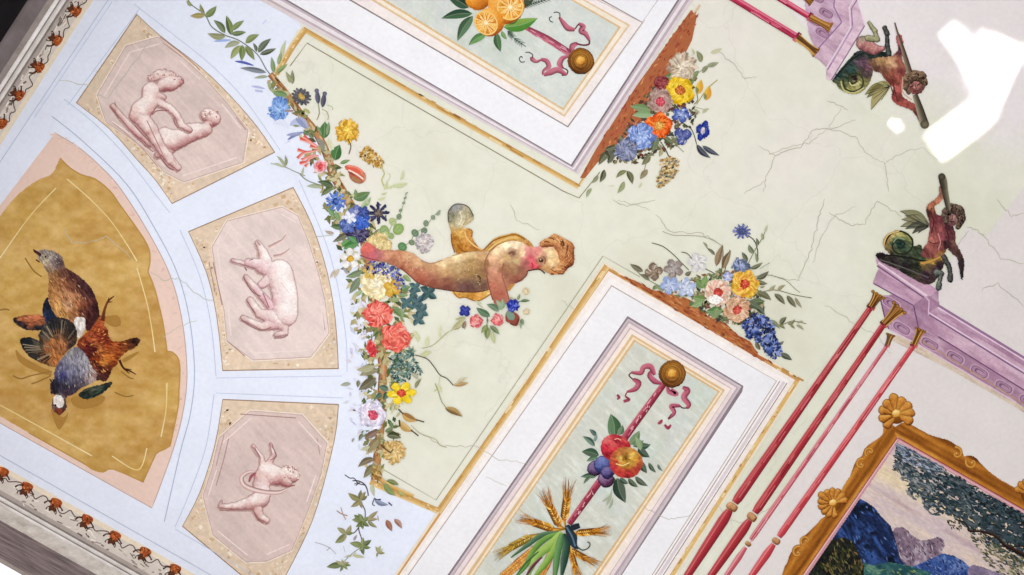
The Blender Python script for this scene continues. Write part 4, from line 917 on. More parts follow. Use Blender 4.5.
# cornflower, daisy, buds
bloom(gar, 'cornflower', *z3(112, 180), 10.5, 'pompon', '6a90cf', '9dbbe6', label='pale blue cornflower', sq=1.35, ang=.2, marks=['4f78c0', '86a8e0', 'b5cdf0', '3f66b0'], nm=26)
part(gar, 'flower_stalk', lambda p: p.stroke(z3(150, 185, 200, 185), 2, 'a08a80'))
bloom(gar, 'daisy', *z3(248, 100), 10.5, 'daisy', '55555a', '7d7c80', 'c8a046', 'grey daisy with ochre eye', n=14, sq=.85, ang=.5, marks=['8d8c90', '45454c', '6b6a70'], nm=22)
for a in [(350, 145, 340, 52), (374, 165, 388, 70)]:
    part(gar, 'flower_bud', lambda p: (p.leaf(*z3(a[0], a[1]), *z3(a[2], a[3]), .32, '4a4a5c', '6a6a7a', bend=0), p.disc(*z3(a[2], a[3] + 12), 2.2, '77778c', '55556a')))
part(gar, 'tendril', lambda p: (p.stroke(z3(370, 175, 400, 190, 410, 220, 405, 240), .7, 'a8a878'), p.stroke(z3(405, 150, 430, 160, 435, 180), .7, 'b8b88c'), p.stroke(z3(350, 145, 355, 200, 340, 240), .8, '8a8a60')))
part(gar, 'fallen_petal', lambda p: [p.stroke(z3(*q), w_, c, prof='lens') for q, w_, c in [((165, 360, 210, 330, 260, 312), 3, '7f86b0'), ((160, 330, 200, 325, 250, 318), 3, '9aa0c4'), ((180, 270, 220, 250, 260, 280), 6, 'b9c0de'), ((215, 230, 250, 260, 280, 290), 5, '8f98bc'), ((230, 215, 270, 250, 290, 290), 3, 'a8b0cc'), ((80, 260, 130, 250, 170, 290), 5, 'dfe3f2'), ((150, 380, 180, 365), 2.5, 'c4c8e0'), ((340, 350, 370, 380, 380, 430), 5, '8d8c80')]])
fx, fy = z3(525, 305)
bloom(gar, 'chrysanthemum', fx, fy, 12.5, 'pompon', 'c9942c', 'ecc656', label='golden yellow chrysanthemum', marks=['b8801f', 'f0d478', 'd9a838', 'a87020'], nm=34)
part(gar, 'flower_stalk', lambda p: p.stroke(z3(525, 350, 545, 395, 532, 445), .9, '5c5030'))
part(gar, 'mimosa', lambda p: p.dabs(z3(590, 440, 640, 395, 690, 430, 740, 490, 730, 525, 680, 520, 610, 470), 190, 3.6, 2.2, ['c99a44', 'd9b468', 'a87834', 'e6cc8c', 'b8904c', '8f6a30']))
part(gar, 'flower_stalk', lambda p: p.stroke(z3(720, 510, 745, 560, 730, 600, 745, 640), 1.2, 'bdbd7c'))
def f(p):
    for q in [(240, 352, 290, 372, 345, 402), (262, 335, 300, 368, 340, 395), (225, 418, 270, 432, 300, 430, 352, 418), (225, 470, 260, 440, 330, 425), (238, 500, 280, 490, 300, 470, 352, 452), (250, 480, 270, 470, 330, 445), (270, 520, 290, 500), (300, 395, 340, 410)]:
        p.stroke(z3(*q), [3.4, 2.4, 1.4], [random.choice(['e0584c', 'ea7062', 'd84a48']), 'ee9486', 'e8a598'], edge=('f4b8a8', 'c8483f'))
part(gar, 'honeysuckle', f)
bloom(gar, 'rosebud', *z3(362, 518), 7.5, 'rose', 'efe2e4', 'e0484a', 'd8383f', label='red rosebud with white outer petals')
def f(p):
    p.poly(closed(z4_(268, 40, 300, 30, 345, 45, 385, 75, 395, 110, 370, 140, 330, 135, 300, 110, 290, 70)), 'a8644c')
    for q, w_, c in [((275, 45, 330, 60, 385, 90), 4, 'd9604c'), ((290, 60, 340, 85, 380, 115), 1.8, 'ecd2c0'), ((300, 80, 340, 110, 370, 130), 4, 'b5604a'), ((310, 105, 345, 125, 360, 135), 4, 'a87a54'), ((285, 35, 340, 45, 380, 75), 2, 'e88a74'), ((290, 70, 330, 92), 1.5, '8a3a34'), ((365, 75, 390, 100, 380, 130), 2, 'c98a6c')]: p.stroke(z4_(*q), w_, c)
part(gar, 'tulip', f, 'red and white tulip')
# side stems on the left
part(gar, 'stem', lambda p: (p.stroke(z3(65, 500, 150, 522, 200, 545, 270, 575), .8, '8f9474'), p.stroke(z4_(0, 85, 40, 120, 120, 150, 200, 160, 240, 170), .9, '77805c'), p.stroke(z4_(100, 460, 200, 450), .6, 'b5b9a0')))
leaves(gar, zl(z3, [(150, 520, 100, 455, .22, '9a9e78'), (150, 520, 150, 450, .26, '7f8660'), (140, 524, 70, 502, .2, 'a8ac8c'), (250, 570, 262, 520, .25, 'a8ac8c')]) + zl(z4_, [(200, 158, 105, 130, .34, '3f5030'), (198, 165, 126, 217, .36, '4f6038'), (125, 165, 38, 158, .28, '9aa48a'),     (320, 232, 420, 192, .5, '567548', '6d8a5c'), (335, 222, 330, 175, .5, '6a8656'), (365, 285, 425, 222, .4, '8fa877', 'b9c79c'), (380, 250, 420, 260, .4, 'a9b98a'), (205, 347, 160, 288, .4, '5f8a4e'), (235, 368, 212, 305, .4, '6a8f5a'), (268, 402, 183, 398, .42, '46603a'), (300, 432, 196, 492, .3, '5b5a44'), (270, 530, 345, 468, .6, '3c7a34', '5a9450'), (250, 515, 300, 480, .5, '4f8a44'), (205, 440, 148, 425, .34, 'a9968a')]))
bloom(gar, 'love_in_a_mist', *z4_(215, 248), 10.5, 'star', '4f74c8', '86a4e4', '3a58a8', n=9, label='light blue love-in-a-mist', marks=['a8c0f0', '3f62b8', '6a8cd8'], nm=16)
bloom(gar, 'dark_blossom', *z4_(348, 445), 13, 'pompon', '3a3550', '5c5878', label='dusky violet blossom', sq=.72, marks=['2a2640', '7a7694', '4f4a68', '8d88a8'], nm=26)
bloom(gar, 'delphinium', *z4_(285, 390), 8.5, 'five', '4a60a8', '8a9cd0', label='steel blue delphinium', marks=['34447c', 'a8b4dc'])
bloom(gar, 'delphinium', *z4_(368, 365), 9.5, 'five', '2f4fa8', '5f84dc', label='bright blue delphinium', marks=['24408c', '8aa8ec', '4468c4'], nm=18)
bloom(gar, 'delphinium', *z4_(335, 310), 7, 'five', '6874b4', '9aa4d4', 'b8bce0', label='lavender blue delphinium', n=4)
bloom(gar, 'delphinium', *z4_(380, 310), 6, 'five', '3a4a88', '5f70b0', label='deep blue delphinium', n=5)
bloom(gar, 'jasmine', *z4_(300, 345), 7, 'five', 'dfe3f4', 'f4f4fb', label='white jasmine flower', n=5, ang=.6, sq=.8)
bloom(gar, 'anemone', *z4_(470, 318), 11.5, 'star', '2f2f50', '4c4a70', '6f6058', n=8, label='dark indigo star shaped anemone', marks=['56567c'], nm=8)
rl = [(505, 425, 5.6, '86a05c'), (590, 415, 6, '84a052'), (556, 370, 4.2, 'a8b878'), (594, 340, 3, '6f8660'), (545, 455, 3.5, '8aa060'), (512, 450, 3.5, 'b4be86'), (603, 302, 1.9, '7d9270'), (622, 258, 1.6, '8a9a7c'), (630, 228, 1.4, '8d9c80'), (638, 200, 1, '9aa88e'), (614, 520, 4.8, '4f8048'), (670, 495, 3.2, '6f7f5c'), (690, 438, 4, '5f7a58'), (745, 425, 3.4, '667c60'), (756, 380, 3.2, '74866a'), (798, 345, 2.6, '869478'), (828, 322, 2.2, '95a088'), (835, 310, 1.6, '9aa48e')]
part(gar, 'stem', lambda p: (p.stroke(z4_(520, 470, 556, 380, 595, 335, 622, 258, 638, 195), .6, '93a074'), p.stroke(z4_(590, 540, 660, 490, 690, 440, 750, 400, 800, 340, 838, 305), .6, '8a9a74'), p.stroke(z3(745, 640, 780, 580, 770, 560), .6, 'c4c894')))
for x, y, r_, c in rl: part(gar, 'round_leaf', lambda p: (p.disc(*z4_(x, y), r_, mix(c, 'ffffff', .25), c, .85, random.uniform(0, 3)), p.stroke([z4_(x - 8, y + 6), z4_(x + 10, y - 8)], .5, mix(c, '203018', .35))))
for q in [(535, 160, 7, 2), (512, 150, 2, 7), (600, 145, 12, 2), (610, 90, 2, 8), (505, 200, 5, 1.5), (490, 230, 6, 2)]: part(gar, 'pale_leaf', lambda p: p.leaf(*z4_(q[0] - q[2] * 4, q[1] + q[3] * 4), *z4_(q[0] + q[2] * 4, q[1] - q[3] * 4), .3, 'cdd2a0'))
bloom(gar, 'peony', 379, 245, 13, 'rose', 'cdb57c', 'e8d49c', label='straw yellow peony behind the cherub foot', marks=['b89a5c', 'f0e2b4', 'd9bf84'], nm=24)
bloom(gar, 'hydrangea', 424, 243, 10, 'pompon', 'aaa2a4', 'd9ccc4', label='faded mauve hydrangea', marks=['8d8a94', 'e3d8d0', 'b8aeb0'], nm=28)
# below the foot
leaves(gar, zl(z5_, [(230, 20, 140, 55, .5, '3f7a3c'), (220, 15, 170, -20, .5, '4a8a48'), (255, 185, 155, 222, .36, '6a7c58'), (240, 225, 176, 322, .4, '66785c'), (500, 210, 545, 250, .5, '7f9a5c'), (480, 300, 545, 280, .5, '5f7f50'), (470, 330, 530, 330, .4, '6f8a58'), (250, 300, 220, 340, .5, '9aa878'), (430, 400, 495, 470, .4, '5f7a48'), (480, 410, 490, 480, .4, '6f8a58'), (420, 360, 480, 350, .5, '8a9a60'), (140, 160, 165, 205, .3, '8d8ca8'), (90, 180, 60, 230, .3, 'b9a894'), (115, 170, 85, 230, .3, 'c8b49c')]))
bloom(gar, 'narcissus', *z5_(180, 112), 10.5, 'five', 'ece8e4', 'f4f0ea', 'd9a424', 'white narcissus with golden cup', n=5)
bloom(gar, 'peony', *z5_(340, 262), 17, 'rose', 'e3cf98', 'f3e8cc', label='large cream peony', marks=['d2b878', 'faf2dc', 'c4a868', 'eedcb0'], nm=40)
bloom(gar, 'buttercup', *z5_(300, 195), 7, 'five', 'd9b24c', 'ead08c', label='soft yellow buttercup')
bloom(gar, 'buttercup', *z5_(432, 290), 9, 'five', 'd2a23c', 'eac768', label='deep yellow buttercup', ang=.5, n=4)
def f(p):
    P = curve(z5_(305, 150, 350, 160, 390, 160, 440, 190, 480, 230, 490, 270))
    for k in range(130):
        x, y = random.choice(P); p.dabs([(x - 5, y - 5), (x + 5, y - 5), (x + 5, y + 8), (x - 5, y + 8)], 1, 3.6, 2, ['31357c', '4a50a0', '6a70b4', '8d94c8', '262a60', '5c5c90'], levels=1)
part(gar, 'larkspur', f, 'dark violet blue larkspur spike under the cherub leg')
def clover(p, x, y, r_, c):
    for k in range(4):
        a = .6 + k * 1.57; p.leaf(x, y, x + r_ * 1.45 * math.cos(a), y + r_ * 1.45 * math.sin(a), .66, c, mix(c, 'a8c0c0', .3))
for (x, y, r_) in [(570, 285, 5), (650, 316, 7), (585, 372, 6), (520, 378, 5.5), (607, 424, 6), (590, 476, 5.5), (560, 320, 4)]:
    part(gar, 'clover_leaf', lambda p: clover(p, *z5_(x, y), r_, random.choice(['33505a', '3c5a5e', '2e4a4c'])))
part(gar, 'stem', lambda p: p.stroke(z5_(530, 300, 585, 372, 607, 424, 590, 476), .7, '5a6a58'))
bloom(gar, 'carnation', *z5_(348, 446), 15.5, 'pompon', 'dc5048', 'ee8a7a', label='coral red carnation', sq=.88, marks=['f6b4a4', 'c83c3c', 'f0988a', 'e86a60', 'fbd0c0'], nm=46)
bloom(gar, 'rose', *z6_(335, 105), 15, 'rose', 'dc584c', 'ea7a68', label='large coral rose under the red carnation', marks=['f4a898', 'c04440', 'e8685c', 'f8c4b4'], nm=44)
bloom(gar, 'rosebud', *z6_(190, 175), 9, 'rose', 'd8584c', 'c8303c', label='crimson rosebud at the left edge', sq=.55, ang=1.4, marks=['f0988a', 'a82834'])
part(gar, 'bud_calyx', lambda p: (p.stroke(z6_(190, 120, 190, 85), 1, '5f6a48'), p.leaf(*z6_(200, 225), *z6_(165, 250), .5, 'b5a878')))
part(gar, 'juniper_sprig', lambda p: p.dabs(z6_(300, 210, 360, 200, 420, 165, 445, 165, 440, 230, 495, 290, 490, 325, 440, 330, 400, 370, 330, 370, 295, 300), 170, 5.5, 2, ['3a585a', '54736c', '2c4446', '6f8c80', '45665c', '8aa090'], fn=None), 'blue green juniper sprig')
leaves(gar, zl(z6_, [(228, 300, 118, 334, .4, '857c5c'), (215, 348, 112, 420, .44, '5c5640'), (210, 275, 98, 300, .36, 'a8a480'), (110, 360, 105, 405, .5, '6a6a48'), (65, 382, 0, 392, .35, '9a9e8c'), (430, 320, 470, 360, .4, 'a8a88c'), (450, 410, 488, 350, .3, '7a7a50'), (250, 440, 215, 470, .6, '3a5a48'), (290, 420, 230, 400, .6, '44624c'), (280, 430, 260, 480, .6, '34503c'), (470, 130, 440, 60, .4, 'd0d0a4'), (520, 160, 530, 95, .35, 'd4d4a8'), (480, 220, 550, 190, .4, 'c8ca98')]))
part(gar, 'stem', lambda p: (p.stroke(z6_(450, 210, 520, 232, 560, 275, 600, 330, 640, 350, 680, 392), .9, '4a4a3c'), p.stroke(z6_(490, 170, 550, 155, 600, 115, 640, 78, 690, 50, 735, 20), .7, 'a8a474'), p.stroke(z6_(570, 380, 590, 430, 610, 490, 640, 530), .8, '9a9a70'), p.stroke(z6_(600, 340, 590, 390), .6, 'c4c49a')))
leaves(gar, zl(z6_, [(680, 390, 770, 378, .3, 'b08a58'), (690, 388, 768, 345, .2, 'c4b890'), (678, 55, 735, 18, .4, 'a89a60'), (735, 50, 755, 5, .4, '6f6244'), (630, 528, 735, 580, .34, '7d6038', 'b8985c'), (590, 420, 560, 430, .3, 'bdbd88'), (585, 385, 610, 440, .3, 'cdcd9c'), (600, 110, 605, 30, .2, 'd0d0a8')]))
bloom(gar, 'dog_rose', *z6_(370, 440), 14.5, 'five', 'f0cc28', 'f2dc50', 'e0482c', 'yellow flower with an orange red heart', n=6, sq=.8, marks=['f6e880', 'd9a818', 'f4d848'], nm=18)
bloom(gar, 'rose', *z7_(315, 90), 14.5, 'rose', 'd4cfe4', 'ece2ea', 'e2506a', 'white rose with a pink heart', marks=['f4f0f6', 'c0bcd8', 'e8d8e4'], nm=22)
part(gar, 'seed_pod', lambda p: (p.leaf(*z7_(492, 80), *z7_(585, 125), .45, 'c29a58', 'a87c44'), p.stroke(z7_(575, 118, 625, 132), 1.2, '4f3f2c'), p.stroke(z7_(470, 55, 500, 85), 1.4, '5f5038')))
part(gar, 'seed_pod', lambda p: (p.leaf(*z7_(475, 130), *z7_(555, 190), .42, 'b8904c', 'd0ac70'), p.stroke(z7_(545, 180, 590, 215), 1.2, '4f3f2c'), p.stroke(z7_(475, 120, 480, 160), 1.6, '4a3c2c')))
part(gar, 'stem', lambda p: p.stroke(z7_(545, 150, 600, 200, 690, 235, 720, 270, 760, 285), .7, 'b0aa8c'))
leaves(gar, zl(z7_, [(400, 212, 486, 228, .5, '5f6244', '484c34'), (420, 130, 440, 170, .5, '4f7048'), (390, 190, 440, 165, .5, '5c6a48'), (345, 185, 268, 232, .44, '6f5448'), (350, 235, 288, 316, .5, '84704c'), (325, 352, 228, 402, .36, '6a5c40'), (325, 385, 262, 468, .4, '6f6644'), (355, 385, 350, 470, .5, 'a88a50'), (258, 200, 232, 244, .44, '5f6850'), (205, 228, 192, 255, .4, '84887c'), (300, 280, 240, 300, .35, 'c0c098'), (310, 345, 285, 345, .4, '4f4a38'), (340, 430, 300, 460, .5, '8f7a44')]))
bloom(gar, 'carnation', *z7_(445, 312), 12.5, 'pompon', 'c09a58', 'dfc48c', label='tan carnation near the garland lower end', marks=['a87c40', 'e8d4a4', 'b8904c', 'd2b070'], nm=34)
part(gar, 'flower_stalk', lambda p: (p.stroke(z7_(365, 270, 400, 300, 425, 318), 1.3, '5f4c34'), p.stroke(z7_(420, 320, 440, 295), 1.2, '6f5838')))
part(gar, 'tied_end', lambda p: (p.stroke(z7_(330, 440, 380, 490, 450, 530, 560, 580), [5, 4, 4], 'd0a45c', edge=('b88a44', 'e3c488')), p.dabs(z7_(310, 400, 360, 400, 380, 480, 320, 480), 26, 5, 1.6, ['a8803c', 'd9b468', '8f6c38'], ang=1.2)))
leaves(gar, zl(z7_, [(385, 498, 450, 572, .4, '7a8a4c'), (400, 482, 472, 512, .34, '66763c'), (470, 545, 510, 575, .4, '9aa05c')]))

# lower leafy spray hanging below the garland
layer()
spr = thing('leafy_spray', 360, 525, 'loose painted spray of olive ivy leaves and dark twigs below the garland end', 'spray')
z8 = zm(310, 479, 6)
part(spr, 'twig', lambda p: (p.stroke(z7_(148, 448, 178, 468, 205, 470, 230, 500, 275, 512), .9, '3c3436'), p.stroke(z7_(205, 505, 232, 496, 215, 512), .8, '4a4244'), p.stroke(z8(255, 10, 290, 12, 325, 30, 342, 60, 350, 100), 1.1, '3c3838'), p.stroke(z8(275, 40, 300, 20), .7, '4a4444'), p.stroke(z8(385, 120, 375, 150, 388, 160), .9, '343448'), p.stroke(z8(385, 115, 400, 125, 425, 122), 1.4, '2f3050'), p.stroke(z8(470, 140, 492, 160), 1.3, '3a3a54')))
part(spr, 'stem', lambda p: (p.stroke(z8(305, 140, 330, 190, 325, 250, 292, 290, 310, 360, 320, 400), 1, '5c5044'), p.stroke(z8(215, 325, 260, 325, 292, 292), 1, '5c4c44'), p.stroke(z8(320, 400, 250, 450, 200, 500), .7, '8a8a70'), p.stroke(z8(30, 380, 80, 395, 120, 415, 155, 450), .6, 'a8a8a8'), p.stroke(z8(100, 430, 120, 410), .6, '989898'), p.stroke(z8(160, 190, 190, 210, 225, 220), .9, 'a0725c'), p.stroke(z8(185, 170, 195, 205, 215, 245), .8, 'b08a74'), p.stroke(z8(405, 220, 412, 250), .7, '8a6a5c'), p.stroke(z8(200, 400, 210, 440), .5, 'b8b4b0')))
def palm(cx, cy, tips, w_, cols):
    for (x, y) in tips: leaves(spr, [(*z8(cx, cy), *z8(x, y), w_, random.choice(cols))])
palm(305, 128, [(228, 84), (306, 66), (245, 168), (345, 100), (335, 75), (312, 178)], .4, ['7d7646', '6a6a40', '857a50', '5c5c38'])
palm(318, 255, [(252, 245), (264, 215), (290, 208), (275, 288), (318, 302), (355, 285), (350, 225), (302, 210)], .5, ['55652f', '64733c', '4a5a2c', '6f7d48'])
palm(345, 245, [(408, 192), (404, 292), (410, 240)], .3, ['8d8258', '9a8a64', '7d7a4c'])
palm(215, 330, [(162, 292), (245, 276), (150, 384), (262, 325), (205, 370)], .46, ['7a7a4c', '66703c', '8f8a60', '5c6638'])
palm(318, 402, [(238, 384), (318, 350), (368, 366), (364, 412), (322, 456), (278, 402), (296, 430)], .46, ['55682f', '657640', '77804c', '4c5c30'])
palm(405, 440, [(392, 405), (440, 420), (400, 470), (425, 400), (450, 445)], .42, ['9aa070', '84804c', 'b0b48c'])
palm(195, 515, [(100, 528), (155, 490), (245, 520), (180, 556), (225, 545), (190, 480), (235, 500)], .4, ['8a8a5c', '6f7a44', 'a0986c', '5c6a3c'])
palm(255, 460, [(205, 470), (330, 470), (280, 440)], .26, ['b8b890', 'a8ac84'])
leaves(spr, zl(z8, [(458, 245, 492, 314, .46, '8f5a48', 'a8745c'), (505, 240, 552, 298, .42, '9a6a58', 'b89488'), (388, 128, 470, 155, .34, '6a7290', '9aa4c4'), (372, 25, 385, 105, .34, 'b8bc98'), (450, 35, 512, 100, .4, '707c48'), (460, 10, 530, 30, .35, '66703c'), (262, 370, 282, 335, .4, '98849a')]))

# bouquet held by the cherub
layer(.0062)
pos = thing('posy', 495, 312, 'small posy of blue and red flowers held in the cherub hand', 'posy')
ze = zm(440, 275, 7.99)
leaves(pos, zl(ze, [(400, 330, 290, 262, .42, '4a6a48'), (470, 290, 372, 235, .44, '5c7a5c'), (480, 280, 500, 190, .5, '7a9470'), (500, 250, 450, 200, .5, '8aa084'), (640, 210, 720, 205, .3, '4f6a48'), (620, 200, 640, 150, .4, '7a8a58'), (600, 200, 550, 170, .3, 'a8ac78'), (380, 400, 330, 465, .4, '77884c'), (390, 420, 375, 515, .5, '6f7f44'), (400, 405, 475, 475, .36, '5f7048'), (420, 450, 435, 550, .36, 'b4b884'), (205, 345, 120, 352, .36, 'a8a878'), (190, 360, 92, 440, .34, 'b0a878'), (205, 372, 195, 435, .36, '8a6a58'), (650, 350, 665, 400, .6, '5c7a58'), (640, 380, 648, 430, .3, '7a8a6c'), (330, 230, 280, 205, .3, 'c0c49c'), (380, 380, 375, 340, .4, '587a50')]))
part(pos, 'stem', lambda p: (p.stroke(ze(380, 330, 375, 400, 385, 440), .8, '66764c'), p.stroke(ze(530, 260, 600, 220, 690, 205), .7, '6a7a50'), p.stroke(ze(90, 440, 30, 490), .5, 'ccceac'), p.stroke(ze(300, 230, 340, 260), .6, '9aa07c')))
bloom(pos, 'forget_me_not', *ze(198, 287), 6, 'five', '2a3080', '5a64b8', label='dark blue forget-me-not at the left', n=4, ang=.3)
bloom(pos, 'rose', *ze(288, 368), 6.8, 'rose', 'c84850', 'e89a94', label='left small red rose', marks=['f4d4cc', 'b03a44'])
bloom(pos, 'rose', *ze(458, 358), 6.4, 'rose', 'c44450', 'ec9c94', label='right small red rose', marks=['f4d8d0', 'b03a44'])
part(pos, 'berry_leaf', lambda p: (p.poly(closed(ze(528, 300, 560, 285, 600, 300, 635, 335, 625, 390, 605, 408, 560, 385, 525, 365)), '8f4a3c'), p.poly(closed(ze(530, 300, 570, 290, 598, 330, 585, 360, 545, 350)), '7a9480'), p.stroke(ze(560, 385, 600, 400, 630, 350), 1.4, '6a3428')), 'russet red leaf')
bloom(pos, 'cornflower', *ze(582, 245), 7, 'pompon', '232c88', '4858c0', label='deep blue cornflower at the right', marks=['8a98e0', '1c2470'], nm=14)
bloom(pos, 'bud', *ze(687, 132), 3.4, 'rose', 'c4b088', 'e0d0a8', label='beige bud')
bloom(pos, 'bud', *ze(690, 295), 3.2, 'rose', 'c9b490', 'e4d2b0', label='lower beige bud')

# ---- bouquet lying along the end of the upper moulded panel
layer()
bq = thing('bouquet', 655, 110, 'painted bouquet on a russet ledge at the right end of the upper moulded panel', 'bouquet')
zq = zm(580, 60, 4.29)
led = [(691, 10), (697, 16), (692, 40), (684, 56), (676, 70), (668, 94), (650, 112), (628, 135), (612, 150), (597, 163), (585, 178), (580, 178), (596, 149), (635, 88)]
def f(p):
    p.poly(led, 'ac6440')
    p.dabs(led, 200, 6, 2, ['a05438', 'b46c48', '944a34', 'c88458', 'a04838', 'b86a44', '954434'], ang=2.2, spread=.4)
part(bq, 'ledge', f)
part(bq, 'foliage', lambda p: p.dabs(zq(370, 80, 440, 20, 500, 60, 480, 150, 500, 230, 450, 350, 350, 390, 240, 440, 130, 450, 110, 390, 190, 310, 230, 240, 270, 150), 520, 6, 3.4, ['4f4a38', '6a6244', '3f4436', '7d6f50', '5c4038', '8a8560', '6f3a38', '586040']))['kind'] = 'stuff'
leaves(bq, zl(zq, [(300, 215, 215, 198, .4, '6f8a5c'), (310, 235, 225, 238, .4, '7d9a6a', '98b088'), (440, 60, 360, 72, .5, '5f7a44'), (470, 75, 510, 45, .5, '6f7f50'), (490, 90, 440, 100, .5, '5a6f40'), (330, 325, 310, 395, .5, '5f6a48'), (360, 330, 400, 362, .5, '4f5a3c'), (350, 380, 340, 415, .5, 'a89a70'), (390, 330, 420, 345, .3, '5f7048'),
    (300, 405, 265, 450, .46, '6a6a48'), (290, 470, 258, 512, .46, '8a7a58'), (265, 525, 250, 550, .3, 'c0bc98'), (200, 475, 155, 505, .36, '6f7044'), (202, 475, 225, 532, .42, '55583c'), (190, 520, 160, 572, .36, '8f9468'), (145, 395, 120, 445, .5, '3f4430'), (130, 390, 80, 450, .4, '55583c'), (120, 370, 135, 420, .6, '3c4030'), (150, 370, 105, 385, .5, '444c34'), (105, 470, 85, 525, .4, '4a4c34'), (78, 495, 52, 528, .42, '7f8660'), (50, 550, 28, 590, .36, '8f9670'), (150, 540, 120, 540, .12, 'c9c8a8'),
    (500, 362, 560, 420, .3, '2f3444'), (525, 368, 598, 410, .26, '34384c'), (525, 55, 555, 22, .44, '7d8260'), (545, 25, 595, 10, .4, '8f9478'), (490, 210, 515, 225, .5, 'a0a078'), (525, 228, 555, 208, .36, 'a8ac84'), (520, 10, 500, -40, .46, '7d8058'), (490, -20, 480, -50, .3, 'b8b890'), (560, -30, 610, -50, .34, 'c4c09c')]))
part(bq, 'stem', lambda p: (p.stroke(zq(345, 350, 365, 380, 380, 412), 1, '3f3c2c'), p.stroke(zq(390, 330, 420, 370, 445, 395), .6, '7d8060'), p.stroke(zq(440, 270, 480, 300, 500, 360), .8, '444c44'), p.stroke(zq(270, 500, 285, 440, 310, 390), .6, '8a8560'), p.stroke(zq(490, 200, 540, 215), .5, 'a0a078'), p.stroke(zq(500, 60, 530, 40, 580, 15), .6, '8a8a68'), p.stroke(zq(490, 190, 505, 170, 500, 140), .8, '6f6f44'), p.stroke(zq(590, 85, 545, 125, 500, 190), .8, 'a8983c')))
bloom(bq, 'lilac', *zq(438, 28), 15, 'pompon', 'b09a84', 'e3d6c0', label='cream lilac cluster at the top', marks=['f3ead8', '8d6a5c', 'c9b498', 'd8c8ac'], nm=40)
bloom(bq, 'rosette', *zq(350, 100), 8, 'rose', '6f2c30', '9a4448', label='wine red blossom beside the ledge', marks=['562024', 'a85a58'])
bloom(bq, 'rose', *zq(430, 130), 14.5, 'rose', 'deb018', 'f2cf3c', 'd9702c', 'bright yellow rose with an orange heart', marks=['f8e27c', 'c8921a', 'f0d050', 'e8b83c'], nm=36)
bloom(bq, 'rose', *zq(344, 178), 13.5, 'rose', '9c7f78', 'c49a90', 'e04a5c', 'mauve brown rose with a pink heart', marks=['d8c0b0', '7d5f5c', 'b8948a', '8f8470'], nm=34)
bloom(bq, 'rose', *zq(340, 280), 13.5, 'rose', 'd8501c', 'f07a2c', 'f2b050', 'bright orange rose', marks=['f8a84c', 'b83c1c', 'f08c3c', 'e8602c'], nm=34)
bloom(bq, 'hydrangea', *zq(262, 328), 14.5, 'pompon', '6a84c4', 'a8bce8', label='light blue hydrangea', marks=['c4d4f4', '4f68b0', '8aa4dc', 'd8e2f8'], nm=50)
bloom(bq, 'hydrangea', *zq(200, 385), 12.5, 'pompon', '5f6684', '8d94b0', label='grey blue hydrangea at the lower left end', marks=['a8aec4', '444a68', '7880a0', '9a8c88'], nm=40)
bloom(bq, 'morning_glory', *zq(435, 235), 10, 'five', '34489c', 'c4d0ee', label='blue morning glory with a white throat', marks=['24347c', 'e8eefa', '5f78c8'], nm=18, sq=.75)
bloom(bq, 'morning_glory', *zq(440, 325), 9, 'five', '3c4888', '8088b8', label='dull blue half closed morning glory', n=3, marks=['2c3468', 'a0a8cc', 'c9cce0'], nm=10, ang=.4)
bloom(bq, 'morning_glory', *zq(527, 303), 10.5, 'five', '22348c', '4a5cb4', 'e8dce4', 'dark blue trumpet flower at the right', n=4, sq=.66, ang=1.8, marks=['182468', '5a70c4'], nm=12)
for (a, b, r_) in [(510, 118, 1), (545, 145, 1.1)]:
    part(bq, 'rosebud', lambda p: (p.leaf(*zq(a - 4, b + 28), *zq(a + 10, b - 35), .5, 'd9982c', 'ecc050', bend=0), p.leaf(*zq(a - 8, b + 25), *zq(a - 12, b - 4), .5, '7d8048')), 'yellow rosebud')
part(bq, 'grape_hyacinth', lambda p: p.dabs(zq(345, 430, 385, 412, 420, 425, 425, 470, 395, 510, 355, 545, 335, 550, 330, 510, 350, 470), 260, 4.4, 2.4, ['b0905c', 'd2b884', '8f7044', 'c4a46c', '7d8078', 'e0cc9c'], ang=2.6, spread=.5), 'tan drooping seed head')

# ---- bouquet on the upper end of the lower moulded panel
layer(.0022)
b2 = thing('bouquet', 725, 300, 'painted bouquet with dark blue larkspur on the upper edge of the lower moulded panel', 'bouquet')
zr = zm(620, 215, 4)
led2 = zr(-10, 238, 60, 262, 130, 300, 180, 312, 260, 330, 300, 350, 350, 405, 420, 430, 470, 480, 520, 505, 555, 560, 610, 590, 560, 578, 300, 425)
def f(p):
    p.poly(led2, 'b06a3c')
    p.dabs(led2, 190, 7, 2, ['a0522f', 'bf7848', '91482c', 'a85e38', '8a4830', 'c58a5a'], ang=.55, spread=.25)
part(b2, 'ledge', f)
part(b2, 'foliage', lambda p: p.dabs(zr(140, 290, 240, 270, 300, 250, 400, 220, 540, 240, 560, 320, 600, 420, 560, 470, 480, 440, 440, 440, 360, 410, 290, 360, 190, 300), 480, 6, 3.2, ['5f6a44', '7d8058', '4a4c38', '8a5a44', '6f7a50', '3c4438', 'a89a74', '6a4a3c']))['kind'] = 'stuff'
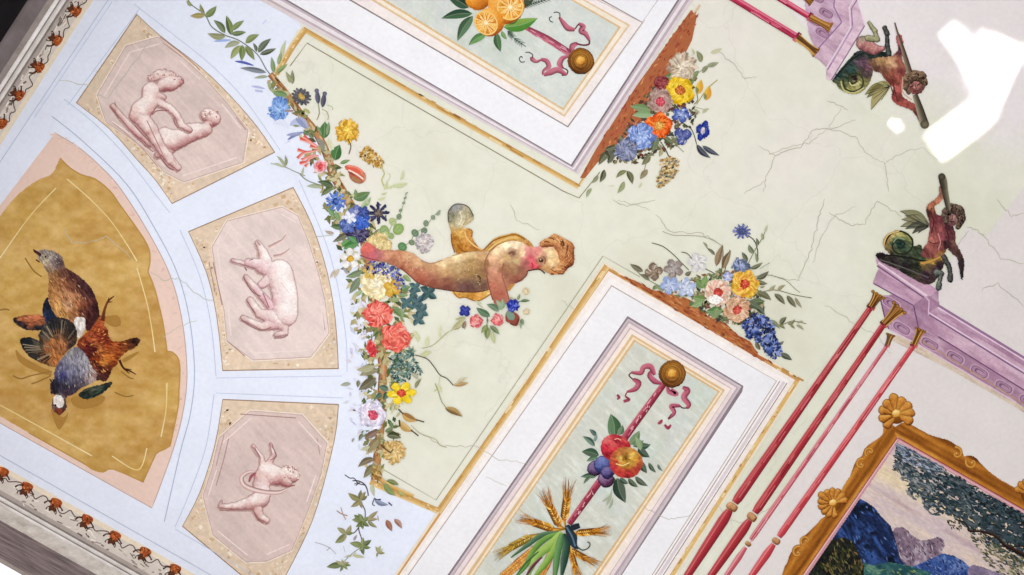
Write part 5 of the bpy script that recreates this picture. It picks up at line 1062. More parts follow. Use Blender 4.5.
part(b2, 'stem', lambda p: (p.stroke(zr(128, 112, 170, 125, 210, 155, 240, 185, 275, 220), .8, '4a4c3c'), p.stroke(zr(245, 148, 270, 155, 290, 180, 310, 210, 340, 215, 380, 235), .8, '5a5c48'), p.stroke(zr(170, 65, 210, 80, 260, 82, 320, 85, 370, 100, 410, 125), .6, '9a9a84'), p.stroke(zr(335, 110, 355, 140, 380, 160), .7, '5f6248'), p.stroke(zr(500, 75, 535, 100, 550, 140, 550, 185), .9, '3f4440'), p.stroke(zr(590, 40, 570, 90, 540, 140, 510, 200), .7, '7a7c5c'), p.stroke(zr(410, 120, 412, 160, 405, 240), .8, '6a5c40'), p.stroke(zr(440, 140, 425, 200, 415, 240), .8, '6a5c40'),
    p.stroke(zr(560, 310, 620, 300, 700, 320, 767, 332), .7, '6f6c48'), p.stroke(zr(520, 250, 590, 240, 660, 260, 700, 295, 720, 310), .6, '8a8a70'), p.stroke(zr(560, 440, 640, 440, 690, 425, 745, 435), .7, '6f6c48'), p.stroke(zr(600, 190, 560, 215), .5, '8a8a70'), p.stroke(zr(40, 195, 90, 245, 150, 280), .7, '77785c')))
leaves(b2, zl(zr, [(92, 226, 40, 196, .36, '5f5c44'), (118, 262, 78, 238, .36, '4f4f3a'), (150, 285, 130, 300, .6, '5f7044'), (180, 300, 140, 280, .4, '6f8050'), (380, 160, 352, 132, .3, '55583f'), (350, 130, 332, 108, .3, '77785c'), (535, 155, 515, 118, .46, '5f6c4c'), (550, 120, 545, 92, .4, '55603f'), (548, 190, 540, 150, .3, '6f7a54'), (572, 100, 565, 72, .4, '8a8c68'), (580, 70, 590, 40, .3, 'b0ae90'), (510, 185, 488, 148, .4, '4a5038'), (520, 215, 570, 190, .3, '5f6248'),
    (385, 205, 408, 122, .3, '7d6548', '9a8464'), (412, 215, 444, 142, .34, '8a7454', '6f5c44'), (545, 255, 595, 225, .36, '4f4f3a'), (540, 262, 590, 275, .36, '5a5c44'), (550, 310, 605, 340, .4, '55583c'), (595, 305, 622, 280, .36, '98906c'), (630, 305, 662, 280, .34, '8d8460'), (618, 315, 660, 358, .36, '55533a'), (668, 322, 705, 370, .34, '5c5a40'), (700, 330, 728, 372, .26, '8a8468'), (560, 290, 580, 285, .4, '77785c'), (640, 438, 666, 408, .5, '55583c'), (635, 440, 660, 455, .4, '66663f'), (672, 438, 700, 418, .4, '6f6f48'), (680, 436, 700, 455, .34, '6a6c48'), (708, 432, 735, 425, .3, '8d8c6c'), (705, 440, 735, 460, .3, '8a8a68'), (600, 420, 640, 455, .3, '6f7050'), (640, 555, 688, 580, .42, '3f4438'), (560, 540, 545, 500, .4, '4f4a34'), (640, 520, 655, 505, .5, '55584c'),
    (340, 290, 305, 255, .7, '5f8040'), (350, 285, 385, 250, .5, '7a9a58'), (330, 280, 345, 240, .6, '6f9048'), (340, 340, 290, 330, .6, '6a8a4c'), (330, 345, 285, 365, .5, '7d9a60'), (410, 380, 345, 385, .6, '587a44'), (390, 370, 380, 415, .5, '6f8a54'), (520, 350, 580, 345, .5, '4f5a3c'), (540, 360, 580, 400, .4, '3f4a3c'), (510, 345, 560, 375, .5, '47543c'), (260, 240, 285, 225, .6, '5f5c48')]))
bloom(b2, 'wildflower', *zr(135, 226), 9, 'five', '7a6858', 'a89480', label='brown grey wildflower at the left end', marks=['5f5044', 'b8a898', 'e3dad0'], nm=16, n=4)
bloom(b2, 'wildflower', *zr(215, 215), 10, 'five', '8f8078', 'c0b8b4', label='taupe and white wildflower', marks=['6f6058', 'dcd8d8', 'a89c94'], nm=18)
bloom(b2, 'wildflower', *zr(310, 190), 10, 'five', 'd6d4d2', 'e8e6e2', label='faint white wildflower', marks=['c4c0c4', 'f0eee8'], nm=14)
bloom(b2, 'primrose', *zr(198, 280), 9.5, 'five', '8fa0cc', 'd4dcf0', label='left pale blue primrose', marks=['7084b8', 'eef2fa', 'b8c4e4'], nm=16)
bloom(b2, 'primrose', *zr(265, 290), 10, 'five', 'a8b4d4', 'dce4f2', label='right pale blue primrose', marks=['8898c4', 'f0f4fa', 'c4cee6'], nm=16)
bloom(b2, 'forget_me_not', *zr(485, 205), 10, 'pompon', '55607c', '98a4c4', label='slate blue forget-me-nots', marks=['3c4458', '7080b0', 'b4bedc', '66684c'], nm=30, sq=.8, ang=.3)
bloom(b2, 'forget_me_not', *zr(432, 246), 5, 'five', 'a0a8e0', 'd4d8f4', 'f0f0f8', 'small lilac forget-me-not')
bloom(b2, 'forget_me_not', *zr(468, 330), 4.4, 'five', 'c8a8c8', 'e4d4e4', 'f4eef4', 'small pink forget-me-not')
bloom(b2, 'rose', *zr(392, 310), 14, 'rose', 'd8c4b0', 'eac0a8', 'd9483c', 'white and red rose', marks=['f4ece0', 'd06a58', 'c8b090', 'e89c88'], nm=40)
bloom(b2, 'rose', *zr(380, 338), 7.5, 'rose', 'f4eee6', 'f8f4ee', label='white lower petals of the red rose', sq=.6)
bloom(b2, 'rose', *zr(500, 277), 14.5, 'rose', 'dca838', 'f0c458', 'd9482c', 'yellow rose with a red heart', marks=['f4dc84', 'c8842c', 'f0cc60', 'e0703c'], nm=40)
bloom(b2, 'rose', *zr(470, 380), 13.5, 'rose', 'c49a78', 'e0b898', 'dc5040', 'peach rose with a red heart', marks=['f0d8bc', 'a87858', 'dcae8c', 'd0846c'], nm=40)
def f(p):
    P = curve(zr(500, 420, 540, 430, 580, 450, 610, 500, 625, 560))
    reg = zr(490, 440, 520, 400, 560, 390, 610, 430, 625, 480, 650, 540, 630, 580, 590, 560, 560, 510, 510, 490)
    p.dabs(reg, 420, 5, 2.6, ['1c2444', '2f4078', '44589c', '6a7cb8', '242c50', '8a98c8', '34406c'])
part(b2, 'larkspur', f, 'dark navy larkspur spike')
bloom(b2, 'cornflower', *zr(488, 66), 9.5, 'star', '5a64a0', '7a84bc', '444c7c', 'blue cornflower on a thin stalk', n=11, sq=.85, marks=['8d96c8', '3f4878'], nm=14)

# ================================================================== FRUIT ON THE MOULDED PANELS
def rosette(x, y, r_, label):
    t = thing('rosette', x, y, label, 'rosette')
    pb = PB(); pb.relief([(x, y, r_, x, y, r_ * .99)], '32190c', '7a4a20', 'b07830', (-.2, -.5, .85), step=.5, noise=.1, seed=61, rim=1.5); pb.build('disc', t)
    pb = PB(); P = [(x + r_ * .62 * math.cos(k / 24 * 6.284), y + r_ * .62 * math.sin(k / 24 * 6.284)) for k in range(25)]
    pb.stroke(P, r_ * .2, ['b07830', '5f3616', '9a6424', 'c08838', 'b07830'], edge=('4a2810', '6a3e18'), sm=False)
    P = [(x + r_ * .86 * math.cos(k / 24 * 6.284), y + r_ * .86 * math.sin(k / 24 * 6.284)) for k in range(25)]
    pb.stroke(P, r_ * .12, ['9a6428', '4a280f', '84521e', '9a6428'], sm=False); pb.build('ring', t)
    pb = PB(); pb.relief([(x, y, r_ * .34, x, y, r_ * .34)], '5a3212', 'c88430', 'f0c060', (-.3, -.6, .7), step=.4, noise=.06, seed=62); pb.build('boss', t)
    return t
def ribbon_run(pb, path, ws, c='b0566a'):
    pb.stroke(path, ws, [c, mix(c, 'ffd8dc', .25), c], edge=(mix(c, 'f0b8c0', .35), mix(c, '3c1020', .5)))
# upper panel: oranges
zf = zm(430, 0, 5.32)
layer(.0022)
rib = thing('ribbon', 560, 45, 'dull red painted ribbon tying the oranges to the rosette, upper panel', 'ribbon')
def f(p):
    p.stroke(zf(500, 142, 620, 205, 745, 285), [4, 7, 7], 'b4586c', edge=('d08898', '7d3048'))
    for k in range(26):
        u = random.random(); x, y = zf(510 + 235 * u, 148 + 135 * u); o = random.uniform(-2, 2); p.stroke([(x - o * .5, y + o), (x + 5 - o * .5, y + 2.9 + o)], .9, random.choice(['8f3c54', 'c87888', 'dca0a8', 'a04a60']))
part(rib, 'strap', f)
part(rib, 'loop', lambda p: (ribbon_run(p, zf(735, 300, 705, 310, 690, 340, 705, 365), [2, 5, 6, 3]), p.stroke(zf(705, 360, 732, 375, 725, 398, 700, 400), 1.2, '5a2434'), ribbon_run(p, zf(725, 398, 680, 372, 640, 385, 605, 400), [3, 6, 6, 2.5]), ribbon_run(p, zf(600, 398, 605, 375, 632, 355, 620, 325, 590, 315), [2, 2.5, 5, 5, 3]), ribbon_run(p, zf(590, 318, 565, 328, 545, 315, 540, 302), [2, 3, 5, 2])))
part(rib, 'loop', lambda p: (ribbon_run(p, zf(755, 272, 758, 245, 785, 230), [4, 6, 3]), p.stroke(zf(780, 232, 815, 240, 845, 235, 848, 212), 1.6, '6a2c3c'), ribbon_run(p, zf(848, 215, 828, 180, 805, 165, 815, 140, 790, 125), [2.5, 5, 6, 5, 2.5]), p.stroke(zf(790, 128, 770, 155), 1.2, '6a2c3c'), ribbon_run(p, zf(770, 158, 735, 150, 712, 125, 688, 92), [3, 6, 5, 2])))
part(rib, 'tail', lambda p: (p.stroke(zf(545, 310, 545, 290, 525, 278, 508, 280), .9, '3f2c34'), p.stroke(zf(505, 328, 485, 330, 475, 312, 485, 300, 492, 308), .9, '4a3a40')))
part(rib, 'tail', lambda p: (p.stroke(zf(690, 95, 690, 72, 672, 64, 658, 68), .9, '3f2c34'), p.stroke(zf(655, 118, 640, 112, 636, 95, 648, 88), .9, '3a3438')))
rosette(*zf(803, 325), 13, 'turned gold rosette at the end of the ribbon on the upper panel')
fol = thing('leaf_cluster', 478, 15, 'dark green painted orange leaves around the oranges', 'leaves')
leaves(fol, zl(zf, [(225, 72, 62, 97, .3, '2f4a34', '4a6a50'), (228, 85, 146, 217, .34, '3a5a3c', '5c7f5c'), (205, 40, 95, -15, .5, '22382c', '3a5844'), (300, 180, 205, 240, .36, '4f7a44', '78a060'), (355, 175, 376, 275, .4, '3a5c3a', '5a8050'), (380, 165, 410, 210, .4, '5f8a4c'), (392, 145, 572, 97, .36, '4f8a34', '86b050'), (400, 120, 480, 80, .5, '3f6a34'), (480, 30, 560, -20, .4, '3a4a34')]), bend=.06)
def fern(p, path, n, l, c):
    P = curve(path); p.stroke(path, .7, c)
    for k in range(n):
        i = int(k / n * (len(P) - 2)); a = math.atan2(P[i + 1][1] - P[i][1], P[i + 1][0] - P[i][0])
        for s_ in (-1, 1): p.stroke([P[i], (P[i][0] + l * math.cos(a + s_ * .7), P[i][1] + l * math.sin(a + s_ * .7))], 1.1, jit(c, .05), prof='taper')
part(fol, 'fern', lambda p: (fern(p, zf(415, 165, 450, 205, 510, 248), 9, 5, '4a5f50'), fern(p, zf(495, 35, 560, 15, 640, -10), 12, 5, '3f4f3c'), fern(p, zf(500, 20, 520, 0), 5, 6, '44503c')))
def orange(x, y, r_, label, sl=None, sq=1, ang=0, ld=(-.3, -.6, .7)):
    t = thing('orange', x, y, label, 'orange', None)
    pb = PB(); pb.relief([(x, y, r_, x, y, r_ * .98)], '9a4a14', 'e08c2a', 'f6b85c', ld, step=.55, noise=.06, seed=int(x), tints=[(x + r_ * .3, y + r_ * .4, r_ * .5, 'c86820', .5)])
    pb.build('peel', t)
    if sl:
        sx, sy, sr = sl
        pb = PB(); pb.disc(sx, sy, sr, 'f6dca0', 'f0c878', sq, ang, 32)
        n = 11; ca, sa = math.cos(ang), math.sin(ang)
        def q(rr, a): u, v = sr * rr * math.cos(a), sr * rr * math.sin(a) * sq; return (sx + u * ca - v * sa, sy + u * sa + v * ca)
        for k in range(n):
            a = k * 6.2832 / n; h = 2.4 / n
            pb.poly([q(.14, a)] + [q(.88, a + h * s_) for s_ in (-1, -.5, 0, .5, 1)], jit(random.choice(['e8962c', 'f0a83c', 'dc8420']), .03))
            for j in range(4): pb.stroke([q(random.uniform(.25, .5), a + random.uniform(-.12, .12)), q(random.uniform(.6, .85), a + random.uniform(-.2, .2))], .6, random.choice(['f8cc70', 'c86e18', 'fbdc94']))
        pb.disc(sx, sy, sr * .16, 'fbf0d0', 'f6e0a8'); pb.build('cut_face', t)
    return t
orange(*zf(255, -15), 13, 'whole painted orange at the top left of the orange cluster')
orange(*zf(352, 95), 11, 'halved painted orange seen half from the side between two cut faces', ld=(.4, -.3, .7))
orange(*zf(405, 30), 18, 'halved painted orange with a round cut face, right of the cluster', (*zf(427, 38), 13.5), .98)
orange(*zf(318, 118), 14, 'halved painted orange with an oval tilted cut face, lowest of the cluster', (*zf(298, 122), 13), .86, .9)

# lower panel: apples, plums, wheat, corn
zg = zm(560, 350, 3.59); zh = zm(490, 475, 5.75)
layer(.0026)
rib = thing('ribbon', 640, 415, 'crimson painted ribbon hanging from the rosette through apples to wheat, lower panel', 'ribbon')
def strap(p, A, B, w_):
    p.stroke([A, ((A[0] + B[0]) / 2, (A[1] + B[1]) / 2), B], w_, 'a0384c', edge=('c8707c', '641c30'))
    for k in range(18):
        u = random.random(); x, y = A[0] + (B[0] - A[0]) * u, A[1] + (B[1] - A[1]) * u; o = random.uniform(-2, 2)
        p.stroke([(x + o, y + o * .6), (x + o - 2.4, y + o * .6 + 3.4)], random.uniform(.7, 1.3), random.choice(['7a2438', 'c86878', 'e0a0a8', '8f2c40']))
    for k in range(9):
        u = random.uniform(.25, .75); x, y = A[0] + (B[0] - A[0]) * u, A[1] + (B[1] - A[1]) * u; o = random.uniform(-1.5, 1.5); p.stroke([(x + o, y + o * .6), (x + o - random.uniform(-1, 2), y + o * .6 + random.uniform(1, 3))], .8, 'dcb0b0')
part(rib, 'strap', lambda p: strap(p, (664, 384), (623, 440), [6, 7, 7.5]))
part(rib, 'strap', lambda p: strap(p, (602, 478), (569, 524), [7, 7, 6]))
part(rib, 'loop', lambda p: (ribbon_run(p, zg(365, 120, 340, 112, 322, 92, 330, 75), [2, 6, 5, 3], 'a8445c'), ribbon_run(p, zg(340, 90, 325, 60, 300, 62, 290, 82, 255, 80), [3, 6, 5, 5, 2], 'b04c62'), p.stroke(zg(255, 82, 248, 92, 265, 108), 1.2, '5a2434'), ribbon_run(p, zg(262, 105, 282, 118, 270, 140, 240, 150), [3, 6, 5, 2], 'a8445c'), p.stroke(zg(242, 150, 235, 165, 248, 178, 228, 184), [1.2, 1.5, 3, 3], '9a4458'), p.stroke(zg(205, 160, 212, 170, 205, 178), [2, 3, 1], '9a4458')))
part(rib, 'loop', lambda p: (ribbon_run(p, zg(385, 130, 392, 150, 418, 158, 400, 140), [2, 5, 5, 2], 'a8445c'), ribbon_run(p, zg(440, 135, 458, 145, 445, 170, 462, 195, 455, 210), [3, 6, 6, 5, 2.5], 'b04c62'), p.stroke(zg(458, 208, 440, 208, 428, 198), 1.2, '5a2434'), ribbon_run(p, zg(430, 200, 400, 202, 410, 225, 388, 248), [3, 5, 4, 2], 'a8445c'), p.stroke(zg(388, 248, 400, 230), 1, '5a2434'), p.stroke(zg(352, 265, 362, 258, 366, 250), [2, 3.5, 1.5], 'a04058'), p.stroke(zg(375, 268, 388, 280, 398, 268), [2, 3.5, 1.5], 'a04058')))
rosette(*zg(403, 86), 13.5, 'turned gold rosette at the top of the lower panel ribbon')
fol = thing('leaf_cluster', 612, 460, 'dark green painted leaves around the apples and plums', 'leaves')
leaves(fol, zl(zg, [(195, 310, 182, 230, .6, '3f5f40', '6a8a64'), (210, 305, 225, 270, .6, '4a6a48'), (185, 305, 172, 285, .6, '4f7050'), (250, 340, 285, 290, .5, '5f7a50'), (262, 345, 300, 325, .5, '4f6a48'), (275, 345, 325, 340, .5, '2f4a38'), (280, 350, 322, 385, .5, '24382c'), (290, 400, 312, 442, .5, '2f4434'), (290, 360, 270, 310, .4, '7a9468'),
    (140, 378, 78, 365, .5, '2f4a34'), (135, 385, 95, 400, .36, '3f5f44'), (125, 345, 82, 310, .36, '3a5548', '6a8a78'), (130, 310, 105, 285, .44, '34504a'), (120, 330, 132, 300, .36, '6f8a80'), (130, 455, 75, 455, .34, '34503c'), (110, 455, 85, 480, .3, '3a5440'), (190, 480, 192, 455, .6, '2f4434'), (205, 460, 235, 548, .48, '2a3c30'), (215, 460, 245, 480, .5, '2f4638'), (245, 462, 280, 492, .4, '3a4a38'), (270, 455, 315, 488, .36, '3a4a3c'), (318, 405, 345, 440, .34, '2f4434'), (350, 410, 368, 435, .3, '4a5c4c'), (165, 560, 185, 500, .16, '9aa48a'), (150, 545, 180, 520, .2, 'a0aa90'), (175, 570, 190, 530, .2, '8d9880')]), bend=.07)
def fruit(kind, x, y, r_, dk, md, lt, label, tints=(), cat=None, sq=None, ld=(-.3, -.6, .7)):
    t = thing(kind, x, y, label, cat or kind)
    caps = [(x, y, r_, x, y, r_ * .98)] if not sq else [(x - sq[0], y - sq[1], r_, x + sq[0], y + sq[1], r_ * .96)]
    pb = PB(); pb.relief(caps, dk, md, lt, ld, step=.5, noise=.07, seed=int(x * 3) % 97, tints=tints, rim=1.2); pb.build('skin', t)
    return t
fruit('plum', *zg(125, 425), 7.5, '181020', '4a3054', '8a7498', 'purple painted plum at the left of the fruit cluster')
fruit('plum', *zg(165, 465), 8, '221220', '583050', '9a84a4', 'mauve painted plum lowest in the fruit cluster')
fruit('plum', *zg(155, 412), 9, '101430', '2c366c', '7882b8', 'blue painted plum against the red apple')
fruit('plum', *zg(170, 440), 6.5, '161028', '3a3060', '8278a8', 'small violet painted plum in the middle of the plums')
t = thing('apple', *zg(198, 346), 'red painted apple at the top of the fruit cluster', 'apple')
pb = PB(); patch(pb, zg(150, 335, 165, 312, 195, 303, 228, 312, 250, 335, 252, 362, 235, 390, 200, 402, 165, 388, 147, 362), notes(zg, '180,330:d84a50 200,316:b83040 225,330:c83a44 240,350:a8242c 200,352:cc3440 165,350:b82838 185,382:9a1e2c 215,387:a02430 173,325:e88078 190,340:e06860 230,320:c85450 206,322:7a1c24 242,372:8a1c28 160,375:8a1c28 200,396:7a1822'), 51, .4, .12, .45, 3.2, .6); pb.build('skin', t)
part(t, 'eye', lambda p: (p.disc(*zg(206, 318), 1.6, '5a1018', 'a82830'), p.stroke(zg(196, 322, 206, 318, 220, 324), 1, 'f0a890')))
t = thing('apple', *zg(237, 405), 'yellow and red painted apple at the right of the fruit cluster', 'apple')
pb = PB(); patch(pb, zg(178, 400, 190, 370, 215, 352, 245, 349, 275, 362, 295, 390, 294, 420, 275, 448, 245, 460, 212, 455, 188, 435), notes(zg, '237,392:c09838 215,390:d4b458 255,378:e0c060 270,390:c89038 240,415:b8802c 200,400:c04a34 190,420:b83038 215,440:c43a38 250,445:b03030 280,425:a83a30 287,400:b05a34 225,357:b06a38 260,362:c88a44 237,455:8f2428 195,380:b85a38 262,400:cc9c40 225,412:c89038 238,388:6a4018'), 53, .3, .12, .45, 3.2, .6); pb.build('skin', t)
part(t, 'eye', lambda p: (p.stroke(zg(225, 395, 237, 388, 252, 396), 1.6, '9a6a1c'), p.disc(*zg(238, 389), 1.3, '4a2c10', '8a5a1c'), p.stroke(zg(200, 408, 225, 414, 250, 404), .9, 'f4dc8c')))
def ear(x0, y0, x1, y1, w_, label, c=('e0a23c', 'b87420', '8a5216', 'f0c468')):
    t = thing('wheat_ear', (x0 + x1) / 2, (y0 + y1) / 2, label, 'wheat', 'wheat ears of the lower panel')
    dx, dy = x1 - x0, y1 - y0; l = math.hypot(dx, dy); ux, uy = dx / l, dy / l; nx, ny = -uy, ux
    pb = PB(); kx, ky = zh(436, 312); pb.stroke([(x0 + dx * .1, y0 + dy * .1), (x0, y0), ((x0 + kx) / 2, (y0 + ky) / 2), (kx, ky)], [w_ * .45, w_ * .4, 2, 1.4], [c[1], c[0], c[2]], edge=(c[3], c[2])); pb.build('stalk', t)
    pb = PB()
    for k in range(34):
        u = random.uniform(.2, .55); o = random.uniform(-1, 1) * w_ * .3; e = random.uniform(-1, 1) * w_ * .85; v = random.uniform(.9, 1.14)
        pb.stroke([(x0 + dx * u + nx * o, y0 + dy * u + ny * o), (x0 + dx * v + nx * e, y0 + dy * v + ny * e)], .7, jit(random.choice([c[0], c[1], c[2]]), .04), prof='taper')
    pb.build('awn', t)
    pb = PB(); pb.stroke([(x0, y0), (x0 + dx * .3, y0 + dy * .3), (x0 + dx * .6, y0 + dy * .6)], [w_ * .5, w_ * .8, w_ * .3], c[1])
    for k in range(8):
        u = .04 + k * .06
        for s_ in (-1, 1):
            x, y = x0 + dx * u, y0 + dy * u
            pb.leaf(x, y, x + ux * l * .16 + nx * s_ * w_ * .42, y + uy * l * .16 + ny * s_ * w_ * .42, .46, random.choice([c[0], c[3], c[1]]), c[2], bend=.1 * s_)
    pb.build('grain', t)
    return t
wl = [(*zh(425, 260), *zh(455, 45), 9, 'upright golden wheat ear next to the crimson ribbon'), (*zh(400, 295), *zh(305, 100), 9, 'golden wheat ear leaning up left, second from the ribbon'), (*zh(365, 312), *zh(172, 245), 9, 'golden wheat ear pointing left above the corn husks'),
      (*zh(240, 352), *zh(35, 460), 8, 'pale wheat ear drooping at the far left of the sheaf'), (*zh(495, 335), *zh(675, 318), 8, 'golden wheat ear pointing right from the blue knot'), (*zh(462, 430), *zh(610, 515), 7, 'thin wheat ear falling to the lower right'), (*zh(468, 450), *zh(505, 590), 7, 'ochre wheat ear hanging straight down right of the husks')]
for i, a in enumerate(wl): ear(*a, c=('c9a040', 'a8842c', '7a6020', 'e0c070') if i == 3 else ('d89834', 'b06c20', '7a4614', 'f0c060'))
def cob(x0, y0, x1, y1, w_, label):
    t = thing('corn_cob', (x0 + x1) / 2, (y0 + y1) / 2, label, 'corn')
    dx, dy = x1 - x0, y1 - y0; l = math.hypot(dx, dy); nx, ny = -dy / l, dx / l
    pb = PB(); pb.stroke([(x0, y0), (x0 + dx * .5, y0 + dy * .5), (x1, y1)], [w_ * .8, w_, w_ * .5], 'a85a1c', edge='6a3410')
    for i in range(int(l / 2.3)):
        for j in (-1, 0, 1):
            u = (i + .5 * (j & 1)) * 2.3 / l; o = j * w_ * .29; x, y = x0 + dx * u + nx * o, y0 + dy * u + ny * o
            c = jit(random.choice(['d8862c', 'e8a03c', 'c87424']), .04); pb.disc(x, y, w_ * .17, mix(c, 'fff0c0', .4), mix(c, '5a2c0c', .25), n=8)
    pb.build('kernels', t)
cob(*zh(262, 425), *zh(70, 590), 10, 'orange corn cob lying to the lower left of the husks')
cob(*zh(355, 445), *zh(285, 600), 8.5, 'yellow corn cob between the green husks')
t = thing('corn_husk', 548, 555, 'green painted corn husks fanning down from the knot', 'husk')
for q, w_, c in [((400, 330, 300, 345, 220, 400, 120, 475), 5, ('4a6f50', '2f4a3c')), ((405, 335, 330, 360, 260, 420, 200, 530, 130, 600), 6, ('6a9440', '3f6434')), ((410, 330, 350, 400, 270, 470, 210, 600), 9, ('98b858', '5f8a38')), ((412, 335, 370, 430, 310, 520, 240, 600), 7, ('86ac4c', '4a7434')), ((410, 340, 390, 440, 365, 600), 7, ('547c44', '2f5034')), ((420, 340, 440, 400, 425, 500, 410, 590), 8, ('2f5040', '18302c')), ((415, 340, 390, 460, 375, 600), 6, ('5a8850', '38603c')), ((300, 470, 240, 530, 200, 600), 3, ('6a3048', '4a2034')), ((280, 440, 210, 500, 150, 580), 2.4, ('44703c', '2c4c30'))]:
    part(t, 'leaf', lambda p: p.stroke(zh(*q), [w_ * .5, w_, w_ * .9, w_ * .2], c[0], edge=(mix(c[0], 'e8f0b0', .2), c[1])))
t = thing('knot', 570, 532, 'dark blue painted knot of ribbon binding the wheat and corn', 'knot')
part(t, 'band', lambda p: (p.poly(closed(zh(432, 300, 455, 285, 470, 310, 500, 350, 500, 400, 510, 425, 480, 420, 455, 390, 440, 340), 3), '26343f'), p.stroke(zh(450, 315, 485, 300, 515, 290), [4, 6, 5], '222a34'), p.stroke(zh(440, 300, 470, 350, 490, 410), 1.6, '5a7484')))
part(t, 'tail', lambda p: p.stroke(zh(500, 410, 530, 432, 565, 420, 575, 395, 560, 385), 1.1, '3a4438'))

# ================================================================== PAINTED PAVILION: columns, entablatures, tritons
def perp(a, b): dx, dy = b[0] - a[0], b[1] - a[1]; l = math.hypot(dx, dy); return (dx / l, dy / l), (-dy / l, dx / l)
def column(cap, top, ring, bot, wt, wm, wb, cols, label, group, capw):
    """cap: capital far end, top: shaft top, ring: knob, bot: lower end"""
    t = thing('column', (top[0] + ring[0]) / 2, (top[1] + ring[1]) / 2, label, 'column', group)
    c, hi, lo = cols; u, n = perp(top, ring)
    A = (ring[0] - u[0] * 5, ring[1] - u[1] * 5)
    pb = PB(); pb.stroke([top, ((top[0] + A[0]) / 2, (top[1] + A[1]) / 2), (A[0] - u[0] * 6, A[1] - u[1] * 6), A], [wt, (wt + wm) / 2, wm, wm * .75], c, edge=(hi, lo), sm=False)
    L_ = math.hypot(A[0] - top[0], A[1] - top[1])
    for k in range(26):
        s0 = random.uniform(0, L_ - 20); o = random.uniform(-.3, .3) * wt; l = random.uniform(8, 30)
        pb.stroke([(top[0] + u[0] * s0 + n[0] * o, top[1] + u[1] * s0 + n[1] * o), (top[0] + u[0] * (s0 + l) + n[0] * o, top[1] + u[1] * (s0 + l) + n[1] * o)], random.uniform(.5, 1.2), jit(random.choice([hi, lo, c, mix(hi, 'ffffff', .12)]), .03))
    pb.stroke([(top[0] + n[0] * wt * .22, top[1] + n[1] * wt * .22), (A[0] + n[0] * wm * .22, A[1] + n[1] * wm * .22)], wt * .12, mix(hi, 'ffffff', .12), sm=False)
    pb.build('shaft', t)
    if bot:
        B = (ring[0] + u[0] * 4, ring[1] + u[1] * 4); u2, n2 = perp(B, bot)
        M = (B[0] + u2[0] * 12, B[1] + u2[1] * 12)
        pb = PB(); pb.stroke([B, M, ((M[0] + bot[0]) / 2, (M[1] + bot[1]) / 2), bot], [wm * .7, wm * 1.15, wm, wb], c, edge=(hi, lo))
        pb.stroke([(B[0] + n2[0] * wm * .22, B[1] + n2[1] * wm * .22), (bot[0] + n2[0] * wb * .2, bot[1] + n2[1] * wb * .2)], 1, mix(hi, 'ffffff', .15), sm=False); pb.build('lower_shaft', t)
        pb = PB(); pb.relief([(ring[0] - n[0] * wm * .2, ring[1] - n[1] * wm * .2, wm * .42, ring[0] + n[0] * wm * .2, ring[1] + n[1] * wm * .2, wm * .42)], '4a2614', '96603a', 'd8a878', (-.3, -.6, .7), step=.4, noise=.08, seed=int(ring[0])); pb.build('knob', t)
    # capital: flaring gilded cup of leaves
    uc, nc = perp(top, cap); l = math.hypot(cap[0] - top[0], cap[1] - top[1])
    pb = PB(); pb.stroke([(top[0] - uc[0] * 2, top[1] - uc[1] * 2), (top[0] + uc[0] * 2, top[1] + uc[1] * 2)], wt * 1.5, lo, edge=(hi, mix(lo, '000000', .3)), sm=False)
    pb.stroke([top, (top[0] + uc[0] * l * .35, top[1] + uc[1] * l * .35), (top[0] + uc[0] * l * .8, top[1] + uc[1] * l * .8), cap], [wt * 1.1, capw * .42, capw * .75, capw], '94602c', edge=('b8823f', '5c3616'))
    for k in range(7):
        f_ = (k / 6 - .5); pb.stroke([(top[0] + nc[0] * f_ * wt, top[1] + nc[1] * f_ * wt), (top[0] + uc[0] * l * .6 + nc[0] * f_ * capw * .6, top[1] + uc[1] * l * .6 + nc[1] * f_ * capw * .6), (cap[0] + nc[0] * f_ * capw, cap[1] + nc[1] * f_ * capw)], 1.1, random.choice(['7a4a1e', 'c89850', '55320f', 'a8743a', '6a4a30']))
    for k in range(4):
        f_ = (k / 3 - .5); x, y = cap[0] + nc[0] * f_ * capw - uc[0], cap[1] + nc[1] * f_ * capw - uc[1]; pb.disc(x, y, capw * .13, 'b8843f', '6a4018', n=8)
    pb.build('capital', t)
    return t
layer(.0012)
# ochre band and entablature on the right
ze2 = zm(860, 250, 3.835)
ent = thing('entablature', 950, 330, 'lilac painted entablature with oval panels beneath the lower triton', 'entablature')
LV, LL, LD, LX = 'b98fae', 'dcbccf', '8a6384', 'c9a3bf'
def lilac(poly, base, seed, amp=.06):
    b = np.array(hexc(base)); d1 = np.array(hexc('957088')); d2 = np.array(hexc('e6cfd8'))
    def fn(X, Y):
        n = fbm((X * CT + Y * ST) * .05, (-X * ST + Y * CT) * .22, seed, 4)[..., None]; m = vnoise(X * .7, Y * .7, seed + 2)[..., None]
        return inpoly_np(X, Y, poly), b + (d1 - b) * np.clip((n - .5) * 1.6, 0, 1) + (d2 - b) * np.clip((.5 - n) * 1.6, 0, 1) + (m - .5) * amp
    pb = PB(); xs = [p[0] for p in poly]; ys = [p[1] for p in poly]
    pb.raster((min(xs) - 1, min(ys) - 1, min(1300, max(xs)) + 1, max(ys) + 1), .8, fn); return pb
E = (629 + 120, 405 + 78)   # off-frame continuation
lilac(ze2(100, 322, 240, 345, 1500, 1128, 1500, 1163, 560, 580, 350, 460, 120, 345), 'd6c4ac', 3).build('ochre_band', ent)
